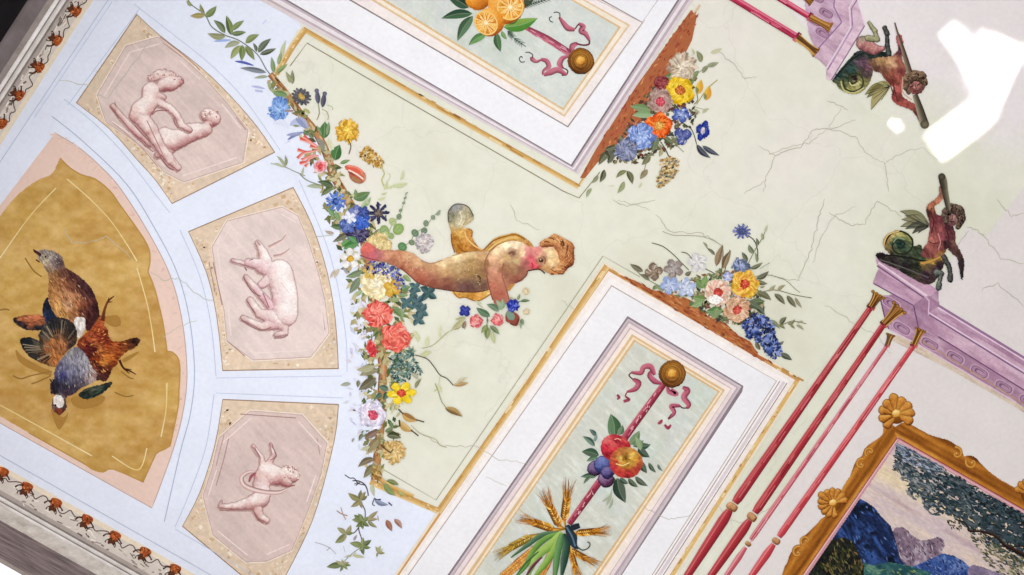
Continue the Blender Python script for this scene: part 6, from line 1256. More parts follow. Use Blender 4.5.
lilac(ze2(75, 175, 240, 172, 245, 310, 330, 350, 1500, 1070, 1500, 1138, 600, 585, 215, 355, 108, 302, 95, 262), 'ac859c', 4).build('soffit', ent)
def oval(cx, cy, w_, h, par=None):
    pb = PB(); ca, sa = math.cos(.53), math.sin(.53)
    def P(a, b): return [(cx + a * math.copysign(abs(math.cos(t_)) ** .6, math.cos(t_)) * ca - b * math.copysign(abs(math.sin(t_)) ** .75, math.sin(t_)) * sa, cy + a * math.copysign(abs(math.cos(t_)) ** .6, math.cos(t_)) * sa + b * math.copysign(abs(math.sin(t_)) ** .75, math.sin(t_)) * ca) for t_ in np.arange(0, 6.2832, .26)]
    pb.poly(P(w_, h), 'c5a0b6'); pb.poly(P(w_ * .86, h * .8), '80607a'); pb.poly(P(w_ * .76, h * .68), 'ab859d'); pb.poly(P(w_ * .5, h * .42), '7a5874'); pb.poly([(x + .8, y + .7) for x, y in P(w_ * .4, h * .32)], 'b48ea6')
    return pb.build('oval_panel', par)
for x, y in [(120, 205), (160, 300), (268, 360), (365, 412), (458, 467), (552, 525), (645, 580)]: oval(*ze2(x, y), 10.5, 5.2, ent)
lilac(ze2(240, 175, 300, 215, 1500, 948, 1500, 1098, 330, 350, 225, 295), 'b48ca4', 6).build('architrave', ent)
lilac(ze2(296, 240, 1500, 983, 1500, 1078, 300, 330), 'c8a2b6', 7).build('fascia', ent)
lilac(ze2(70, 75, 248, 178, 205, 212, 50, 128), 'c39cb2', 8).build('plinth_face', ent)
lilac(ze2(248, 178, 262, 195, 262, 250, 222, 300, 205, 212), 'a27a94', 9).build('plinth_side', ent)
lilac(ze2(62, 18, 92, 8, 300, 152, 268, 178, 250, 182, 76, 80, 64, 45), 'caa3b8', 10).build('slab_face', ent)
lilac(ze2(300, 152, 302, 215, 262, 240, 262, 196, 250, 180, 268, 178), 'a67f98', 11).build('slab_side', ent)
def f(p):
    for a, b, w_, c in [((70, 48), (255, 175), 1.6, 'e9d2de'), ((66, 60), (245, 182), 1.6, '7a5478'), ((262, 240), (1500, 1003), 1.8, 'e3c8da'), ((300, 212), (1500, 943), 2.2, '9a7496'), ((298, 220), (1500, 953), 1.2, 'e6cfde'), ((262, 246), (1500, 1012), 1.4, '7a5678'), ((300, 332), (1500, 1080), 1.2, '6f4a6c'), ((52, 128), (206, 213), 1.2, '76507a'), ((90, 8), (300, 152), 1, 'ead4e0'), ((240, 350), (1500, 1128), 1, 'b8946c')]:
        p.stroke([ze2(*a), ze2(*b)], w_, c, sm=False)
    p.stroke(ze2(252, 180, 265, 195, 262, 250), 1.2, 'd8b8d0', sm=False); p.stroke(ze2(206, 214, 224, 298), 1.2, '6f4a70', sm=False); p.stroke(ze2(76, 178, 96, 262, 110, 302), 1.2, '6f4a70', sm=False); p.stroke(ze2(110, 304, 220, 360, 600, 585), 1.2, 'dcc0d4', sm=False)
part(ent, 'moulding_line', f)

# block at the top
zt = zm(720, 0, 5.75)
ent2 = thing('entablature', 835, 30, 'lilac painted entablature block at the top edge above the upper triton', 'entablature')
lilac(zt(480, -60, 665, -60, 658, 40, 703, 130, 556, 296, 512, 195), 'ccacc2', 21).build('soffit', ent2)
for x, y in [(560, -15), (610, 75), (545, 120), (590, 190)]: oval(*zt(x, y), 8.5, 4.6, ent2)
lilac(zt(530, 318, 700, 128, 745, 160, 610, 385, 570, 345), 'd8b9c9', 22).build('plinth_face', ent2)
lilac(zt(660, -60, 720, -60, 748, 50, 745, 160, 700, 128, 655, 40), 'd2b0c3', 23).build('plinth_side', ent2)
lilac(zt(755, 155, 832, 145, 640, 460, 612, 455, 615, 390), 'e0c3d0', 24).build('slab_face', ent2)
lilac(zt(720, -60, 830, -60, 790, 0, 832, 145, 755, 155, 742, 50), 'd9bbca', 25).build('slab_side', ent2)
def f(p):
    for q, w_, c in [((700, 128, 530, 318), 1.2, '8f6a94'), ((752, 158, 612, 392), 1.2, 'e8d4e0'), ((762, 160, 618, 402), 1.4, '94709a'), ((770, 152, 640, 360), 1, 'c29cbc'), ((752, 158, 742, 45, 790, -40), 1.2, 'e6d0de'), ((762, 152, 756, 50, 800, -20), 1.2, '9a769c'), ((834, 143, 792, 0), 1.2, 'efdde8'), ((700, 128, 655, 40, 660, -30), 1.2, '94709a'), ((832, 147, 640, 460), 1, '8a6488')]: p.stroke(zt(*q), w_, c, sm=False)
part(ent2, 'moulding_line', f)

RD1, RD2, RD3 = ('ae3038', 'c4585a', '74202c'), ('ca626c', 'dc8c92', 'a2444f'), ('c8444c', 'dc7478', '9a303c')
GL = 'red columns of the lower pavilion'
layer(.0018)
column((891, 334), (887.5, 345), (748, 544), (722, 582), 3.6, 5.4, 4.4, RD2, 'thin pale pink red column, third from the moulded panel', GL, 8)
column((921, 329), (914, 345), (776, 541), (747, 582), 5.2, 7.2, 5.4, RD3, 'bright rose red column nearest the gilt picture frame', GL, 10)
column((900, 307), (884, 324), (752, 517), (705, 584), 5.8, 8.6, 6.4, RD1, 'dark red column, second from the moulded panel', GL, 15)
column((879, 294), (871, 307), (732, 507), (682, 584), 5.8, 9.4, 6.6, RD1, 'dark red column nearest the lower moulded panel', GL, 13)
GU = 'red columns of the upper pavilion'
RDU = ('c03c58', 'dc7088', '962440')
column((817, 53), (797, 37), (690, -28), None, 7, 7, 5, RDU, 'crimson column ending lowest on the lilac block at the top', GU, 9)
column((831, 28), (810, 17), (740, -26), None, 6, 6, 5, RDU, 'crimson column in the middle at the top lilac block', GU, 9)
column((812, 3), (800, -6), (760, -30), None, 5, 5, 5, RDU, 'crimson column with only its gilt capital at the top frame edge', GU, 7)

# ---- tritons
layer(.0026)
zu = zm(820, 10, 4.79)
T1 = thing('triton', 880, 75, 'painted winged triton leaning down from the lilac block at the top', 'triton')
def grow(t, nm, z, s, cp, cols, seed, tints=(), ld=(-.3, -.6, .65), noise=.13, streak=None, strokes=()):
    pb = PB(); pb.relief(zcaps(z, s, cp), *cols, ld, step=.5, noise=noise, seed=seed, rim=1.3, tints=tints, streak=streak, gain=1.3)
    for p, w_, c in strokes: pb.stroke(p, w_, c)
    return pb.build(nm, t)
def feathers(t, z, base, tips, w_, cols):
    pb = PB()
    for (x, y) in tips:
        pb.leaf(*z(*base), *z(x, y), w_, random.choice(cols), bend=.12)
    for (x, y) in tips: pb.stroke([z(*base), z(x, y)], .5, '2a2820')
    return pb.build('wing', t)
def skin(t, nm, z, poly, txt, sd, ang, amp=.13, strokes=(), extra=None):
    pb = PB(); patch(pb, z(*poly), notes(z, txt), sd, ang, amp, .5, 3.3, .7)
    if extra: patch(pb, z(*extra[0]), notes(z, extra[1]), sd + 2, ang, amp, .45, 3.3, .7)
    for p, w_, c in strokes: pb.stroke(p, w_, c)
    return pb.build(nm, t)
skin(T1, 'fish_tail', zu, (60, 335, 110, 270, 150, 225, 185, 195, 240, 203, 300, 203, 338, 203, 332, 226, 290, 236, 245, 246, 252, 290, 236, 350, 200, 392, 150, 402, 100, 382, 78, 352),
     '90,310:24383a 130,260:2c3a38 180,215:2a3230 260,212:22302c 320,215:1a2420 150,290:2a4440 200,250:5a4450 230,270:6f4c58 220,310:4a3c3c 110,350:5f6440 140,380:9a9458 180,380:a8a068 210,350:8a8450 150,330:4a4a34 165,330:2a1e1e 190,330:7a7448 120,320:3a4a3c 175,355:b8b078', 71, .5, .2, strokes=[(zu(110, 330, 120, 375, 160, 390, 200, 370, 205, 330, 180, 305, 145, 310, 135, 335, 155, 352, 178, 340), 1.5, '2c3824'), (zu(100, 340, 115, 385, 160, 397, 212, 372), 1.2, 'c4bc80'), (zu(150, 325, 165, 318, 172, 332), 2.2, '241c1c'), (zu(70, 330, 150, 240, 230, 200, 320, 205), 1.4, '1a2420'), (zu(140, 345, 155, 362, 185, 350), 1, 'd8cc90')])
grow(T1, 'haunch', zu, 4.79, [(210, 160, 36, 260, 190, 26), (200, 150, 26, 235, 145, 22), (260, 190, 20, 300, 185, 12)], ('5a3438', 'a86a68', 'd8a49c'), 72, [(*zu(200, 130), 5, '7d8068', .8)])
grow(T1, 'foreleg', zu, 4.79, [(330, 215, 12, 322, 165, 11), (322, 165, 10, 322, 115, 8), (322, 115, 12, 310, 85, 10)], ('161817', '343735', '63655a'), 73)
grow(T1, 'foreleg', zu, 4.79, [(230, 135, 16, 275, 142, 12), (275, 142, 12, 262, 100, 9), (262, 100, 13, 236, 62, 9)], ('4a4c34', '8a8866', 'b8b48c'), 74)
feathers(T1, zu, (335, 365), [(235, 385), (215, 405), (225, 420), (255, 425), (295, 430), (245, 478), (270, 350), (300, 345)], .34, ['6f6a3c', '8d8450', '5a5a34', 'a0945c'])
body = skin(T1, 'body', zu, (235, 250, 250, 235, 300, 225, 340, 222, 355, 210, 375, 190, 368, 150, 365, 125, 385, 116, 397, 150, 396, 180, 402, 200, 392, 235, 406, 265, 412, 300, 402, 330, 396, 370, 394, 410, 430, 438, 467, 463, 487, 500, 507, 535, 495, 562, 470, 522, 440, 480, 390, 462, 355, 442, 344, 415, 350, 370, 320, 342, 290, 302, 255, 287),
     '250,260:7a5844 290,250:a88458 330,250:c09870 350,260:d0a880 300,280:7a5040 340,300:8f5240 380,250:9a5c4c 390,300:7d3e3a 370,330:a85a50 375,380:b8605a 360,420:9c4a48 400,445:a8544c 440,460:904840 470,490:6a3a30 490,530:5a3a30 345,340:6a342c 350,400:5c2a28 380,190:5a3038 378,150:b06068 385,130:a05058 400,420:7a3a34 270,285:5a3c34', 75, 1.0, .13, strokes=[(zu(345, 330, 362, 400, 372, 440), 1.2, '5f2c24'), (zu(300, 300, 330, 340, 350, 400), 1, '6a3428'), (zu(398, 320, 395, 390, 440, 430), 1, 'd8a890'), (zu(430, 370, 448, 362), 1.3, '3a1c1c'), (zu(465, 362, 480, 352), 1.2, '3a1c1c'), (zu(445, 390, 470, 385), 1.1, '4a2424'), (zu(455, 350, 460, 378, 450, 380), .8, '6a3a3a')],
     extra=((424, 345, 440, 320, 475, 318, 502, 345, 499, 380, 470, 404, 435, 396), '455,350:b07a70 480,360:9a6058 445,380:7a4440 470,388:5f3634 490,345:7d5048 438,345:8a5a54 460,365:c08a80 492,372:6a4440'))
pb = PB(); pb.relief(zcaps(zu, 4.79, [(425, 330, 26, 445, 312, 24), (445, 312, 24, 485, 320, 26), (485, 320, 24, 502, 350, 15), (420, 335, 16, 412, 372, 13), (412, 372, 12, 425, 395, 9)]), '2a1e18', '5a4436', '8d7258', step=.5, noise=.2, seed=76)
pb.dabs(zu(405, 330, 450, 295, 505, 320, 512, 360, 490, 340, 450, 330, 425, 350), 70, 3, 1.2, ['3a2a20', '77604a', '1c1410', '9a8264']); pb.build('hair', body)
t = thing('club', 915, 100, 'knobbed wooden club held low in both hands by the upper triton', 'club')
part(t, 'shaft', lambda p: p.stroke(zu(358, 60, 372, 110, 398, 190, 430, 300), [1.4, 2, 4, 6], '6a5848', edge=('9a8a74', '3a2c24')))
part(t, 'head', lambda p: (p.stroke(zu(455, 405, 480, 480, 500, 545), [5, 7.5, 9], '5f5646', edge=('a09680', '2c261e')), p.disc(*zu(502, 548), 4.4, '7d745c', '4a4434')))

zv = zm(870, 165, 4.26)
T2 = thing('triton', 935, 235, 'painted winged triton crouching on the lilac slab at the right', 'triton')
skin(T2, 'fish_tail', zv, (25, 385, 45, 373, 88, 384, 62, 352, 57, 320, 80, 292, 115, 279, 150, 284, 180, 310, 187, 345, 215, 340, 228, 370, 260, 393, 310, 374, 323, 390, 313, 430, 291, 476, 266, 502, 230, 506, 180, 482, 110, 442, 50, 414),
     '70,320:b08c54 95,295:c4a868 130,290:a89a5c 160,305:8a8a54 175,340:5a6040 80,350:7d6a44 100,330:4a5c48 125,340:1c3430 150,350:3a5040 120,370:4a5238 50,390:241c20 100,400:2a2424 160,400:2e342a 200,370:34402e 220,400:3a4a34 200,430:24281f 150,430:2a2428 240,470:3c2a34 280,450:4a3440 250,430:5a4a34 260,412:a8843c 300,385:c09440 225,420:8a7038 300,430:34262c 110,310:6a7850', 81, .4, .2, strokes=[(zv(62, 340, 85, 298, 130, 282, 175, 310, 180, 350, 150, 378, 110, 372, 95, 345, 115, 320, 145, 330, 140, 352, 122, 352), 1.7, '262a20'), (zv(58, 345, 75, 300, 125, 280), 1.2, 'd8b878'), (zv(100, 330, 118, 310, 148, 318), 1, '8a9c78'), (zv(30, 392, 90, 385, 160, 395, 210, 405, 260, 412, 315, 385), 1.6, '1a1a18'), (zv(215, 418, 260, 410, 310, 385), 2.2, 'c49248'), (zv(40, 402, 150, 440, 250, 480), 1, '5f5a58')])
feathers(T2, zv, (250, 262), [(128, 196), (150, 215), (135, 232), (130, 262), (150, 272), (180, 292), (200, 235), (185, 212), (205, 290), (232, 235)], .3, ['4a4a3c', '66664c', '3a3830', '7d7a58'])
grow(T2, 'foreleg', zv, 4.26, [(315, 390, 12, 340, 440, 10), (340, 440, 10, 343, 470, 8), (343, 470, 11, 342, 488, 12)], ('151617', '343634', '64645f'), 83)
grow(T2, 'foreleg', zv, 4.26, [(285, 460, 16, 305, 462, 11), (305, 462, 11, 295, 500, 8), (295, 500, 10, 292, 525, 11)], ('1c2020', '4a4f4a', '868a80'), 84)
body = skin(T2, 'body', zv, (240, 190, 250, 165, 280, 145, 296, 120, 295, 93, 313, 93, 313, 130, 301, 156, 273, 180, 290, 213, 320, 224, 347, 250, 362, 290, 364, 330, 387, 370, 400, 410, 399, 450, 392, 492, 382, 450, 374, 400, 350, 378, 326, 352, 316, 376, 280, 396, 225, 391, 219, 370, 244, 330, 254, 280, 254, 240, 244, 215),
     '260,180:a8684c 290,150:b8785c 305,110:8a6050 250,200:4a2824 285,240:6a3438 300,270:8f4e4c 270,300:9a5450 310,310:84444a 260,350:a05c54 290,350:8a4a48 240,375:6f3c3a 330,260:4a2a30 340,310:5a3036 325,340:2e1a20 355,330:6a4a40 375,380:4a3430 390,420:34282a 390,470:2a2424 300,380:9a6a40 270,270:7d4044 262,320:b06a60', 85, 1.2, .13, strokes=[(zv(262, 215, 272, 240, 262, 290), 1.1, '4a1e20'), (zv(250, 325, 275, 335, 310, 325), 1, '5f2c2c'), (zv(290, 290, 300, 330, 290, 360), 1, 'c08c80'), (zv(320, 260, 335, 310, 325, 360), 1.2, '4a2226'), (zv(335, 215, 345, 210), 1.2, '241214'), (zv(360, 208, 370, 212), 1.2, '241214'), (zv(340, 240, 356, 242), 1.1, '3a1a1c'), (zv(350, 212, 352, 230, 346, 232), .8, '5a3030')],
     extra=((320, 210, 335, 187, 365, 187, 382, 210, 376, 242, 350, 260, 328, 246), '350,210:8a6460 340,230:7a5250 365,225:9a7470 350,246:5f3c3c 330,215:5a3c3c 370,205:6a5048 352,225:a47c74'))
pb = PB(); pb.relief(zcaps(zv, 4.26, [(325, 200, 18, 345, 182, 20), (345, 182, 20, 380, 195, 22), (380, 195, 22, 390, 230, 18), (388, 235, 16, 376, 262, 12), (318, 215, 14, 325, 240, 12)]), '1e1614', '453630', '75604e', step=.5, noise=.2, seed=86)
pb.dabs(zv(315, 200, 350, 170, 395, 195, 400, 250, 372, 270, 378, 210, 345, 195, 320, 230), 70, 3, 1.2, ['2a201c', '5f4c3e', '140e0c', '857060']); pb.build('hair', body)
t = thing('club', 945, 195, 'dark wooden club raised overhead by the lower triton', 'club')
part(t, 'shaft', lambda p: p.stroke(zv(335, 190, 325, 140, 315, 90), [4.4, 6, 7], '5a5244', edge=('8d836c', '2e2820')))
part(t, 'head', lambda p: (p.stroke(zv(318, 105, 312, 70, 306, 48), [6.5, 8, 7], '4a4438', edge=('857c66', '262019')), p.disc(*zv(306, 50), 3.6, '5a5344', '3a342a')))

# ================================================================== GILT PICTURE FRAME WITH LANDSCAPE
layer(.0012)
zx, zy, zz, zw = zm(780, 380, 6), zm(896, 420, 6), zm(780, 479, 6), zm(896, 479, 6)
fr = thing('picture_frame', 900, 500, 'carved gilt frame around the mountain landscape at lower right', 'frame')
inner = [(897.5, 438), (1280, 656.5), (1280, 660), (758, 640)]
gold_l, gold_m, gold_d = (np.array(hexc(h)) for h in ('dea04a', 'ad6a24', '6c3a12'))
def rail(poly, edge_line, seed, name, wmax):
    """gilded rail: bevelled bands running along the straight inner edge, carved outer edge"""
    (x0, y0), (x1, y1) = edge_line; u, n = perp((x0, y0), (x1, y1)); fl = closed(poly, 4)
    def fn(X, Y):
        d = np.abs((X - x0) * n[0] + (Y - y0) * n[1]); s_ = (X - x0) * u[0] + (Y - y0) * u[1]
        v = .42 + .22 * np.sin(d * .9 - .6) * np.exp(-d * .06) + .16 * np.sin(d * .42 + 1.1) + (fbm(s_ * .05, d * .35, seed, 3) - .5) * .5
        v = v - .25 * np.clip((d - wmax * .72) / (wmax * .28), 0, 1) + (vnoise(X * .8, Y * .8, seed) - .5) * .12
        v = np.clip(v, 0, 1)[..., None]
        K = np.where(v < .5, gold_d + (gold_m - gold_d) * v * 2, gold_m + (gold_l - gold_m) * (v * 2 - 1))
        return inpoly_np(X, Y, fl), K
    pb = PB(); xs = [p[0] for p in poly]; ys = [p[1] for p in poly]
    pb.raster((min(xs) - 2, min(ys) - 2, max(xs) + 2, max(ys) + 2), .7, fn)
    pb.stroke([(x0, y0), (x1, y1)], 1.6, '8f2f28', sm=False)
    return pb.build(name, fr)
L1 = [(898, 436)] + zx(700, 290, 660, 270, 625, 285, 618, 320, 590, 350, 545, 380, 510, 410, 495, 450, 470, 475, 450, 500, 435, 540, 420, 580) + [(846, 482), (836, 500), (826, 515)] + zz(250, 238, 205, 285, 160, 330, 122, 362, 118, 395, 85, 420, 60, 455, 45, 500, 30, 525, 12, 580, -10, 640, -60, 740) + [(757, 642), (800, 580), (850, 505)]
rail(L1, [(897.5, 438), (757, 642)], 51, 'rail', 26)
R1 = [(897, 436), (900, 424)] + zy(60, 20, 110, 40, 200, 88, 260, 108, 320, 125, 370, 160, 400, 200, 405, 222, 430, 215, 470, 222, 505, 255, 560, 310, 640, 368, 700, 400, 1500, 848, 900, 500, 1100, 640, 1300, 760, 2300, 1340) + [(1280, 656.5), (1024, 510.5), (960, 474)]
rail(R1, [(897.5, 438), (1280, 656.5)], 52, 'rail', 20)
def scroll(x, y, r_, a0, name='scroll', dirn=1):
    pb = PB(); P = []
    for k in range(22):
        t_ = k / 21; rr = r_ * (1 - .8 * t_); a = a0 + dirn * t_ * 5.4; P.append((x + rr * math.cos(a), y + rr * math.sin(a)))
    pb.stroke(P, [r_ * .5, r_ * .42, r_ * .3], 'dca048', edge=('7a4212', '96561a')); pb.disc(x, y, r_ * .26, 'f0c068', '8a5018'); return pb.build(name, fr)
scroll(*zx(540, 430), 5.5, 2.2); scroll(*zx(488, 505), 6, -1.2, dirn=-1)
scroll(*zz(155, 370), 5.5, 2.4); scroll(*zz(108, 440), 6.5, -1.2, dirn=-1)
scroll(*zy(362, 200), 6.5, -1.8); scroll(*zy(455, 255), 6.5, 3.6, dirn=-1)
def shell(x, y, r_, a0, span, n, base=None, knob=True):
    """scallop shell of radiating lobes"""
    pb = PB(); pb.disc(x, y, r_ * .62, '8f5618', '6a380e', n=24)
    for k in range(n):
        a = a0 + span * (k / (n - 1) - .5); l = r_ * .86 * (1 if abs(k - (n - 1) / 2) > .6 else 1.18)
        x1, y1 = x + l * math.cos(a), y + l * math.sin(a); w_ = min(r_ * .58, r_ * span / n * 1.15)
        pb.relief([(x + .3 * r_ * math.cos(a), y + .3 * r_ * math.sin(a), w_ * .26, x1, y1, w_ * .52)], '5f300c', 'b5702a', 'dca04a', step=.45, noise=.1, seed=k, rim=1.2)
    o = pb.build('shell', fr)
    if knob:
        pb = PB(); pb.relief([(x, y, r_ * .26, x, y, r_ * .26)], '7a4414', 'd89a40', 'fadc90', step=.4, noise=.05, seed=9); pb.build('knob', o)
shell(896.5, 414, 16, -1.75, 4.5, 9)
shell(833, 503, 14, 3.75, 4.6, 11)
shell(1030, 494, 15, -1.0, 3.6, 9)
# slip and canvas
pb = PB(); pb.poly(inner, 'c9909a'); pb.stroke([(897, 440), (757, 643)], 1.2, 'e3b8b4', sm=False); pb.stroke([(899, 441), (1280, 658)], 1.2, 'e0b4b4', sm=False); pb.build('slip', fr)
cvp = [(898, 442.5), (1270, 656), (1270, 700), (764, 640)]
LAND = thing('landscape_painting', 920, 540, 'painted landscape with blue mountains and dark foliage inside the gilt frame', 'painting')
LAND_K = {k: np.array(hexc(v)) for k, v in dict(a='d4c2be', b='dfc9b9', c='c9b4bc', d='e8d4a8', e='b9a0a4').items()}
def sky(X, Y):
    s_ = -(X - 898) * .51 + (Y - 442) * .86; u = (X - 898) * .86 + (Y - 442) * .51
    n = fbm(u * .02, s_ * .14, 5, 4)
    band = np.exp(-((s_ - 34 + u * .03) / 9) ** 2)
    K = LAND_K['a'] + (LAND_K['c'] - LAND_K['a']) * np.clip((n - .45) * 3, 0, 1)[..., None]
    K = K + (LAND_K['b'] - K) * np.clip((fbm(u * .03, s_ * .2, 15, 3) - .42) * 3, 0, 1)[..., None]
    K = K + (LAND_K['d'] - K) * (band * .7)[..., None]
    K = K + (LAND_K['e'] - K) * (np.exp(-((s_ - 52) / 2.5) ** 2) * np.clip((fbm(u * .04, s_ * .1, 33, 2) - .35) * 3, 0, .8))[..., None]
    return inpoly_np(X, Y, cvp), K + ((vnoise(u * .3, s_ * 1.2, 9) - .5) * .09)[..., None]
pb = PB(); pb.raster((760, 438, 1180, 640), .9, sky); pb.build('sky', LAND)
def hill(poly, c0, c1, c2, seed, name, ang=1.0, nd=0, dc=()):
    k0, k1, k2 = (np.array(hexc(h)) for h in (c0, c1, c2)); ca, sa = math.cos(ang), math.sin(ang)
    def fn(X, Y):
        n = fbm((X * ca + Y * sa) * .05, (-X * sa + Y * ca) * .2, seed, 4); m = fbm(X * .12, Y * .12, seed + 6, 3)
        K = k0 + (k1 - k0) * np.clip((n - .4) * 4, 0, 1)[..., None]; K = K + (k2 - K) * np.clip((m - .52) * 5, 0, 1)[..., None]
        return inpoly_np(X, Y, poly) & inpoly_np(X, Y, cvp), K + ((vnoise(X * .9, Y * .9, seed) - .5) * .1)[..., None]
    pb = PB(); xs = [p[0] for p in poly]; ys = [p[1] for p in poly]
    pb.raster((min(xs), min(ys), max(xs), max(ys)), .8, fn)
    if nd:
        pb.dabs(poly, nd, 5, 1.4, dc, ang=ang, spread=.5, clip=[(902, 446), (1210, 624), (1210, 640), (772, 640)])
    return pb.build(name, LAND)
hill(zw(-40, 340, 0, 290, 50, 290, 100, 340, 150, 372, 200, 365, 250, 350, 280, 360, 292, 400, 270, 440, 300, 480, 200, 620, -60, 620), '8a7484', '6a5868', 'b0a0ac', 61, 'purple_hill', 1.0, 220, ['a898a4', '5a4a5c', 'bcacb4', '786878', '4c3f50'])
hill(zw(60, 560, 130, 515, 210, 480, 280, 448, 340, 460, 400, 490, 440, 530, 470, 600, 60, 600), '34508f', '24386c', '6a80b8', 62, 'blue_hill', .8, 160, ['4a62a0', '22345f', '6a80b4', '3a4c70', '2c3c6c'])
hill(zw(440, 600, 430, 540, 460, 515, 520, 530, 640, 575, 700, 610), '8a7890', '6f6480', 'b0a0b0', 65, 'lilac_hill', .5)
hill(zz(455, 120, 480, 118, 520, 140, 560, 165, 600, 215, 660, 275, 680, 330, 700, 400, 720, 480, 767, 530, 1500, 1078, 100, 640, 160, 578, 300, 350, 390, 235), '1a2648', '33508c', '101828', 63, 'blue_mountain', 1.0, 260, ['2f4780', '4a66a4', '141f40', '1c2c58', '6a82b8', '101830'])
hill(zz(400, 600, 430, 540, 500, 500, 560, 520, 650, 500, 767, 520, 900, 560, 900, 640, 400, 640), '2f5a5c', '24484c', '5f8470', 66, 'green_slope', .4, 60, ['3f7068', '6a8f70', '2a4c54', '8a9a5c'])
fgp = zz(155, 582, 220, 490, 270, 430, 300, 370, 380, 350, 440, 380, 470, 440, 500, 520, 500, 640, 100, 640)
hill(fgp, '151716', '22261e', '38381f', 64, 'foreground_bushes', 1.0, 300, ['4a4a2c', '0f1214', '6a663c', '2a2a1c', '7a5f3c', '16191c', '1e221c'])
# foliage hanging from the upper right
fol_poly = zy(5, 140, 60, 160, 200, 235, 400, 350, 767, 570, 900, 640, 900, 780, 780, 860, 700, 880, 560, 760, 470, 720, 420, 640, 330, 575, 240, 560, 160, 490, 90, 440, 40, 330, -20, 300, -5, 200)
pb = PB()
fa, fb_, fc, fd = (np.array(hexc(h)) for h in ('1f2a30', '3c4a52', '6a6f70', 'a9a4a0'))
def fol(X, Y):
    u = (X - 898) * .86 + (Y - 442) * .51; v = -(X - 898) * .51 + (Y - 442) * .86
    n = fbm(u * .14, v * .4, 71, 4); m = fbm(u * .05, v * .07, 77, 3); inside = inpoly_np(X + (n - .5) * 16, Y + (m - .5) * 14, fol_poly)
    edge = np.clip((v - 30 - 26 * (m - .5)) / 30, 0, 1)
    K = fa + (fb_ - fa) * np.clip((n - .38) * 5, 0, 1)[..., None]
    lt = np.clip((1010 - X) / 110, 0, 1)
    K = K + (fc - K) * (np.clip((m - .45) * 4, 0, 1) * lt)[..., None] + (fd - K) * (np.clip((n - .6) * 8, 0, .8) * lt)[..., None]
    return inside & inpoly_np(X, Y, cvp) & (n > .36 + edge * .22), K
pb.raster((895, 438, 1120, 620), .7, fol)
pb.dabs(fol_poly, 1100, 4.6, 1.5, [], ang=.55, spread=.5, levels=8, fn=lambda x, y: random.choice(['3a4a52', '4f6068', '22302f', '6f7a74', '5a5c48', '2c3a40', '7d8894', 'a0a0a0'] if (x < 935 or random.random() < .25) else ['1c2a2c', '2c3c3c', '3a4c50', '16201f', '4a5a5c', '34382c', '5f6a70']))
pb.dabs(zy(240, 350, 500, 420, 767, 560, 767, 640, 500, 520), 220, 5, 1.8, ['1a2428', '24343c', '344850', '101618', '4a5a60'], ang=.55, spread=.5)
pb.dabs(zy(0, 140, 60, 160, 300, 290, 250, 330, 100, 270, 10, 220), 160, 5, 1.1, ['6f8098', '8a98ac', '4f6078', 'a8b0bc', '39465a'], ang=.5, spread=.3)
pb.build('foliage', LAND)['kind'] = 'stuff'
pb = PB(); pb.dabs(zw(430, 330, 520, 350, 620, 400, 680, 450, 767, 470, 767, 580, 620, 575, 560, 520, 480, 400), 170, 6, 1.8, ['7d7a58', '5f6048', '9a9078', '4a4c3c', 'b0a488', '66684c'], ang=.55, spread=.5); pb.build('far_foliage', LAND)['kind'] = 'stuff'
pb = PB(); pb.dabs(zw(290, 240, 400, 260, 390, 310, 330, 300), 40, 3.4, 1, ['3a3628', '544c34', '2a281c'], ang=.6, spread=.8)
pb.stroke(zw(355, 243, 400, 255, 430, 285, 442, 312, 520, 315, 600, 345, 650, 395, 690, 415, 767, 455, 860, 500), [1.2, 1.8, 2.4, 3.6, 5], '2a1c18', edge=('1a1210', '4a342a')); pb.stroke(zw(690, 412, 730, 402, 790, 410), 1.2, '2a1c18'); pb.stroke(zw(500, 315, 540, 335, 580, 360), .8, '3a2c20'); pb.stroke(zw(590, 345, 570, 300), .8, '3a2c20')
pb.build('branch', LAND)

# ================================================================== LIGHT AND CAMERA
w = bpy.data.worlds.new('room_daylight'); bpy.context.scene.world = w; w.use_nodes = True
bg = w.node_tree.nodes['Background']; bg.inputs[1].default_value = 1
tcw = w.node_tree.nodes.new('ShaderNodeTexCoord'); sxyz = w.node_tree.nodes.new('ShaderNodeSeparateXYZ'); rmp = w.node_tree.nodes.new('ShaderNodeValToRGB')
w.node_tree.links.new(tcw.outputs['Generated'], sxyz.inputs[0]); w.node_tree.links.new(sxyz.outputs['Z'], rmp.inputs[0]); w.node_tree.links.new(rmp.outputs[0], bg.inputs[0])
rmp.color_ramp.elements[0].position = 0; rmp.color_ramp.elements[0].color = (.62, .61, .61, 1)      # pale floor of the surroundings
rmp.color_ramp.elements[1].position = .25; rmp.color_ramp.elements[1].color = (1.25, 1.25, 1.28, 1)  # bright overcast sky

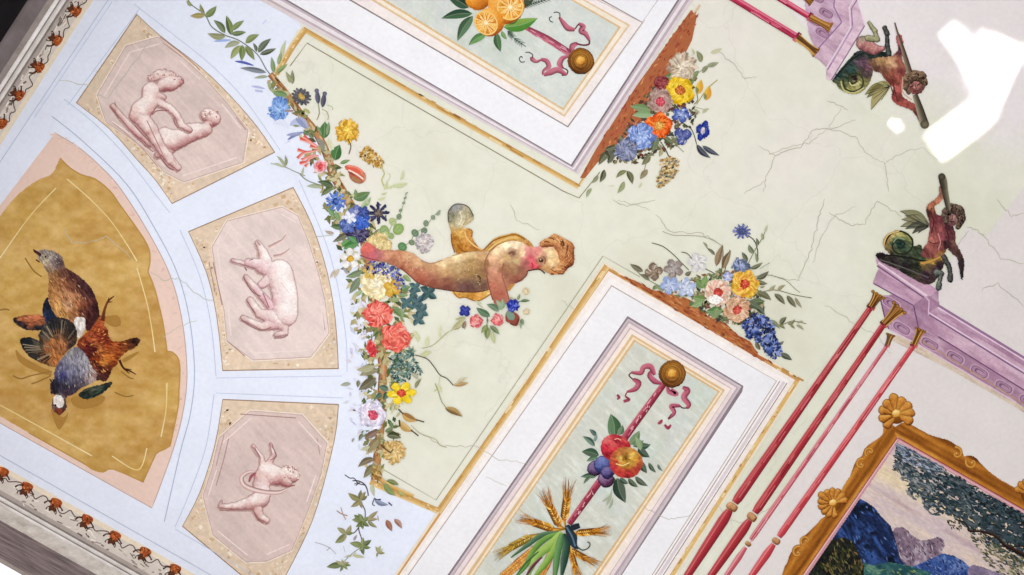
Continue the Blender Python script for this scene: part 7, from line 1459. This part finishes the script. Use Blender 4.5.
GL_E = 3.2
def area(name, loc, target, sx, sy, power, color=(1, 1, 1), spread=180, shape='RECTANGLE', roll=0):
    l = bpy.data.lights.new(name, 'AREA'); l.shape = shape; l.size = sx; l.size_y = sy; l.energy = power; l.color = color; l.spread = math.radians(spread)
    o = bpy.data.objects.new(name, l); C.objects.link(o)
    o.location = loc
    o.rotation_euler = ((Vector(target) - Vector(loc)).to_track_quat('-Z', 'Y') @ Matrix.Rotation(roll, 3, 'Z').to_quaternion()).to_euler()
    return o

def over(px, py, z):
    x, y = plan(px, py); return (x, y, z)
# unseen soft fill lamp added low in the room to brighten the left
area('fill_left', over(370, 330, 1.1), over(370, 330, H), 1.8, 1.8, 47, (.97, .985, 1))
area('fill_upper_right', over(960, -60, 1.2), over(960, 0, H), 1.0, 1.0, 9, (1, .98, .97))  # second unseen fill, added to lift the upper right of the ceiling
# unseen narrow-beam lamps added for the bright ceiling patches; sun reflection is only assumed
def glint_beam(px, py, w_px, h_px, deg, e, shape='RECTANGLE'):
    x, y = plan(px, py); a = math.radians(deg) - TH
    l = bpy.data.lights.new('added_glint_beam', 'AREA'); l.shape = shape; l.size = w_px / S; l.size_y = h_px / S
    l.energy = e * l.size * l.size_y; l.spread = math.radians(.12); l.color = (1, .99, .97)
    o = bpy.data.objects.new('added_glint_beam', l); C.objects.link(o)
    X = Vector((math.cos(a), math.sin(a), 0)); Z = Vector((0, 0, -1)); Y = Z.cross(X)
    o.matrix_world = Matrix(((X.x, Y.x, Z.x, x), (X.y, Y.y, Z.y, y), (X.z, Y.z, Z.z, 1.3), (0, 0, 0, 1)))
glint_beam(993, 66, 50, 64, 24, GL_E); glint_beam(966, 52, 64, 24, 52, GL_E); glint_beam(961, 127, 74, 36, -37, GL_E); glint_beam(897, 125, 18, 14, 30, GL_E, 'ELLIPSE')

cam = bpy.data.cameras.new('camera'); cam.sensor_width = 36; cam.lens = 36 * DIST * S / 1024; cam.clip_start = .01
co = bpy.data.objects.new('camera', cam); C.objects.link(co)
r = Vector((CT, -ST, 0)); u = Vector((-ST, -CT, 0)); bk = Vector((0, 0, -1))
co.matrix_world = Matrix(((r.x, u.x, bk.x, 0), (r.y, u.y, bk.y, 0), (r.z, u.z, bk.z, EYE), (0, 0, 0, 1)))
sc = bpy.context.scene; sc.camera = co
sc.view_settings.view_transform = 'Standard'; sc.view_settings.look = 'None'
sc.view_settings.exposure = 0; sc.view_settings.gamma = 1; sc.view_settings.use_curve_mapping = False
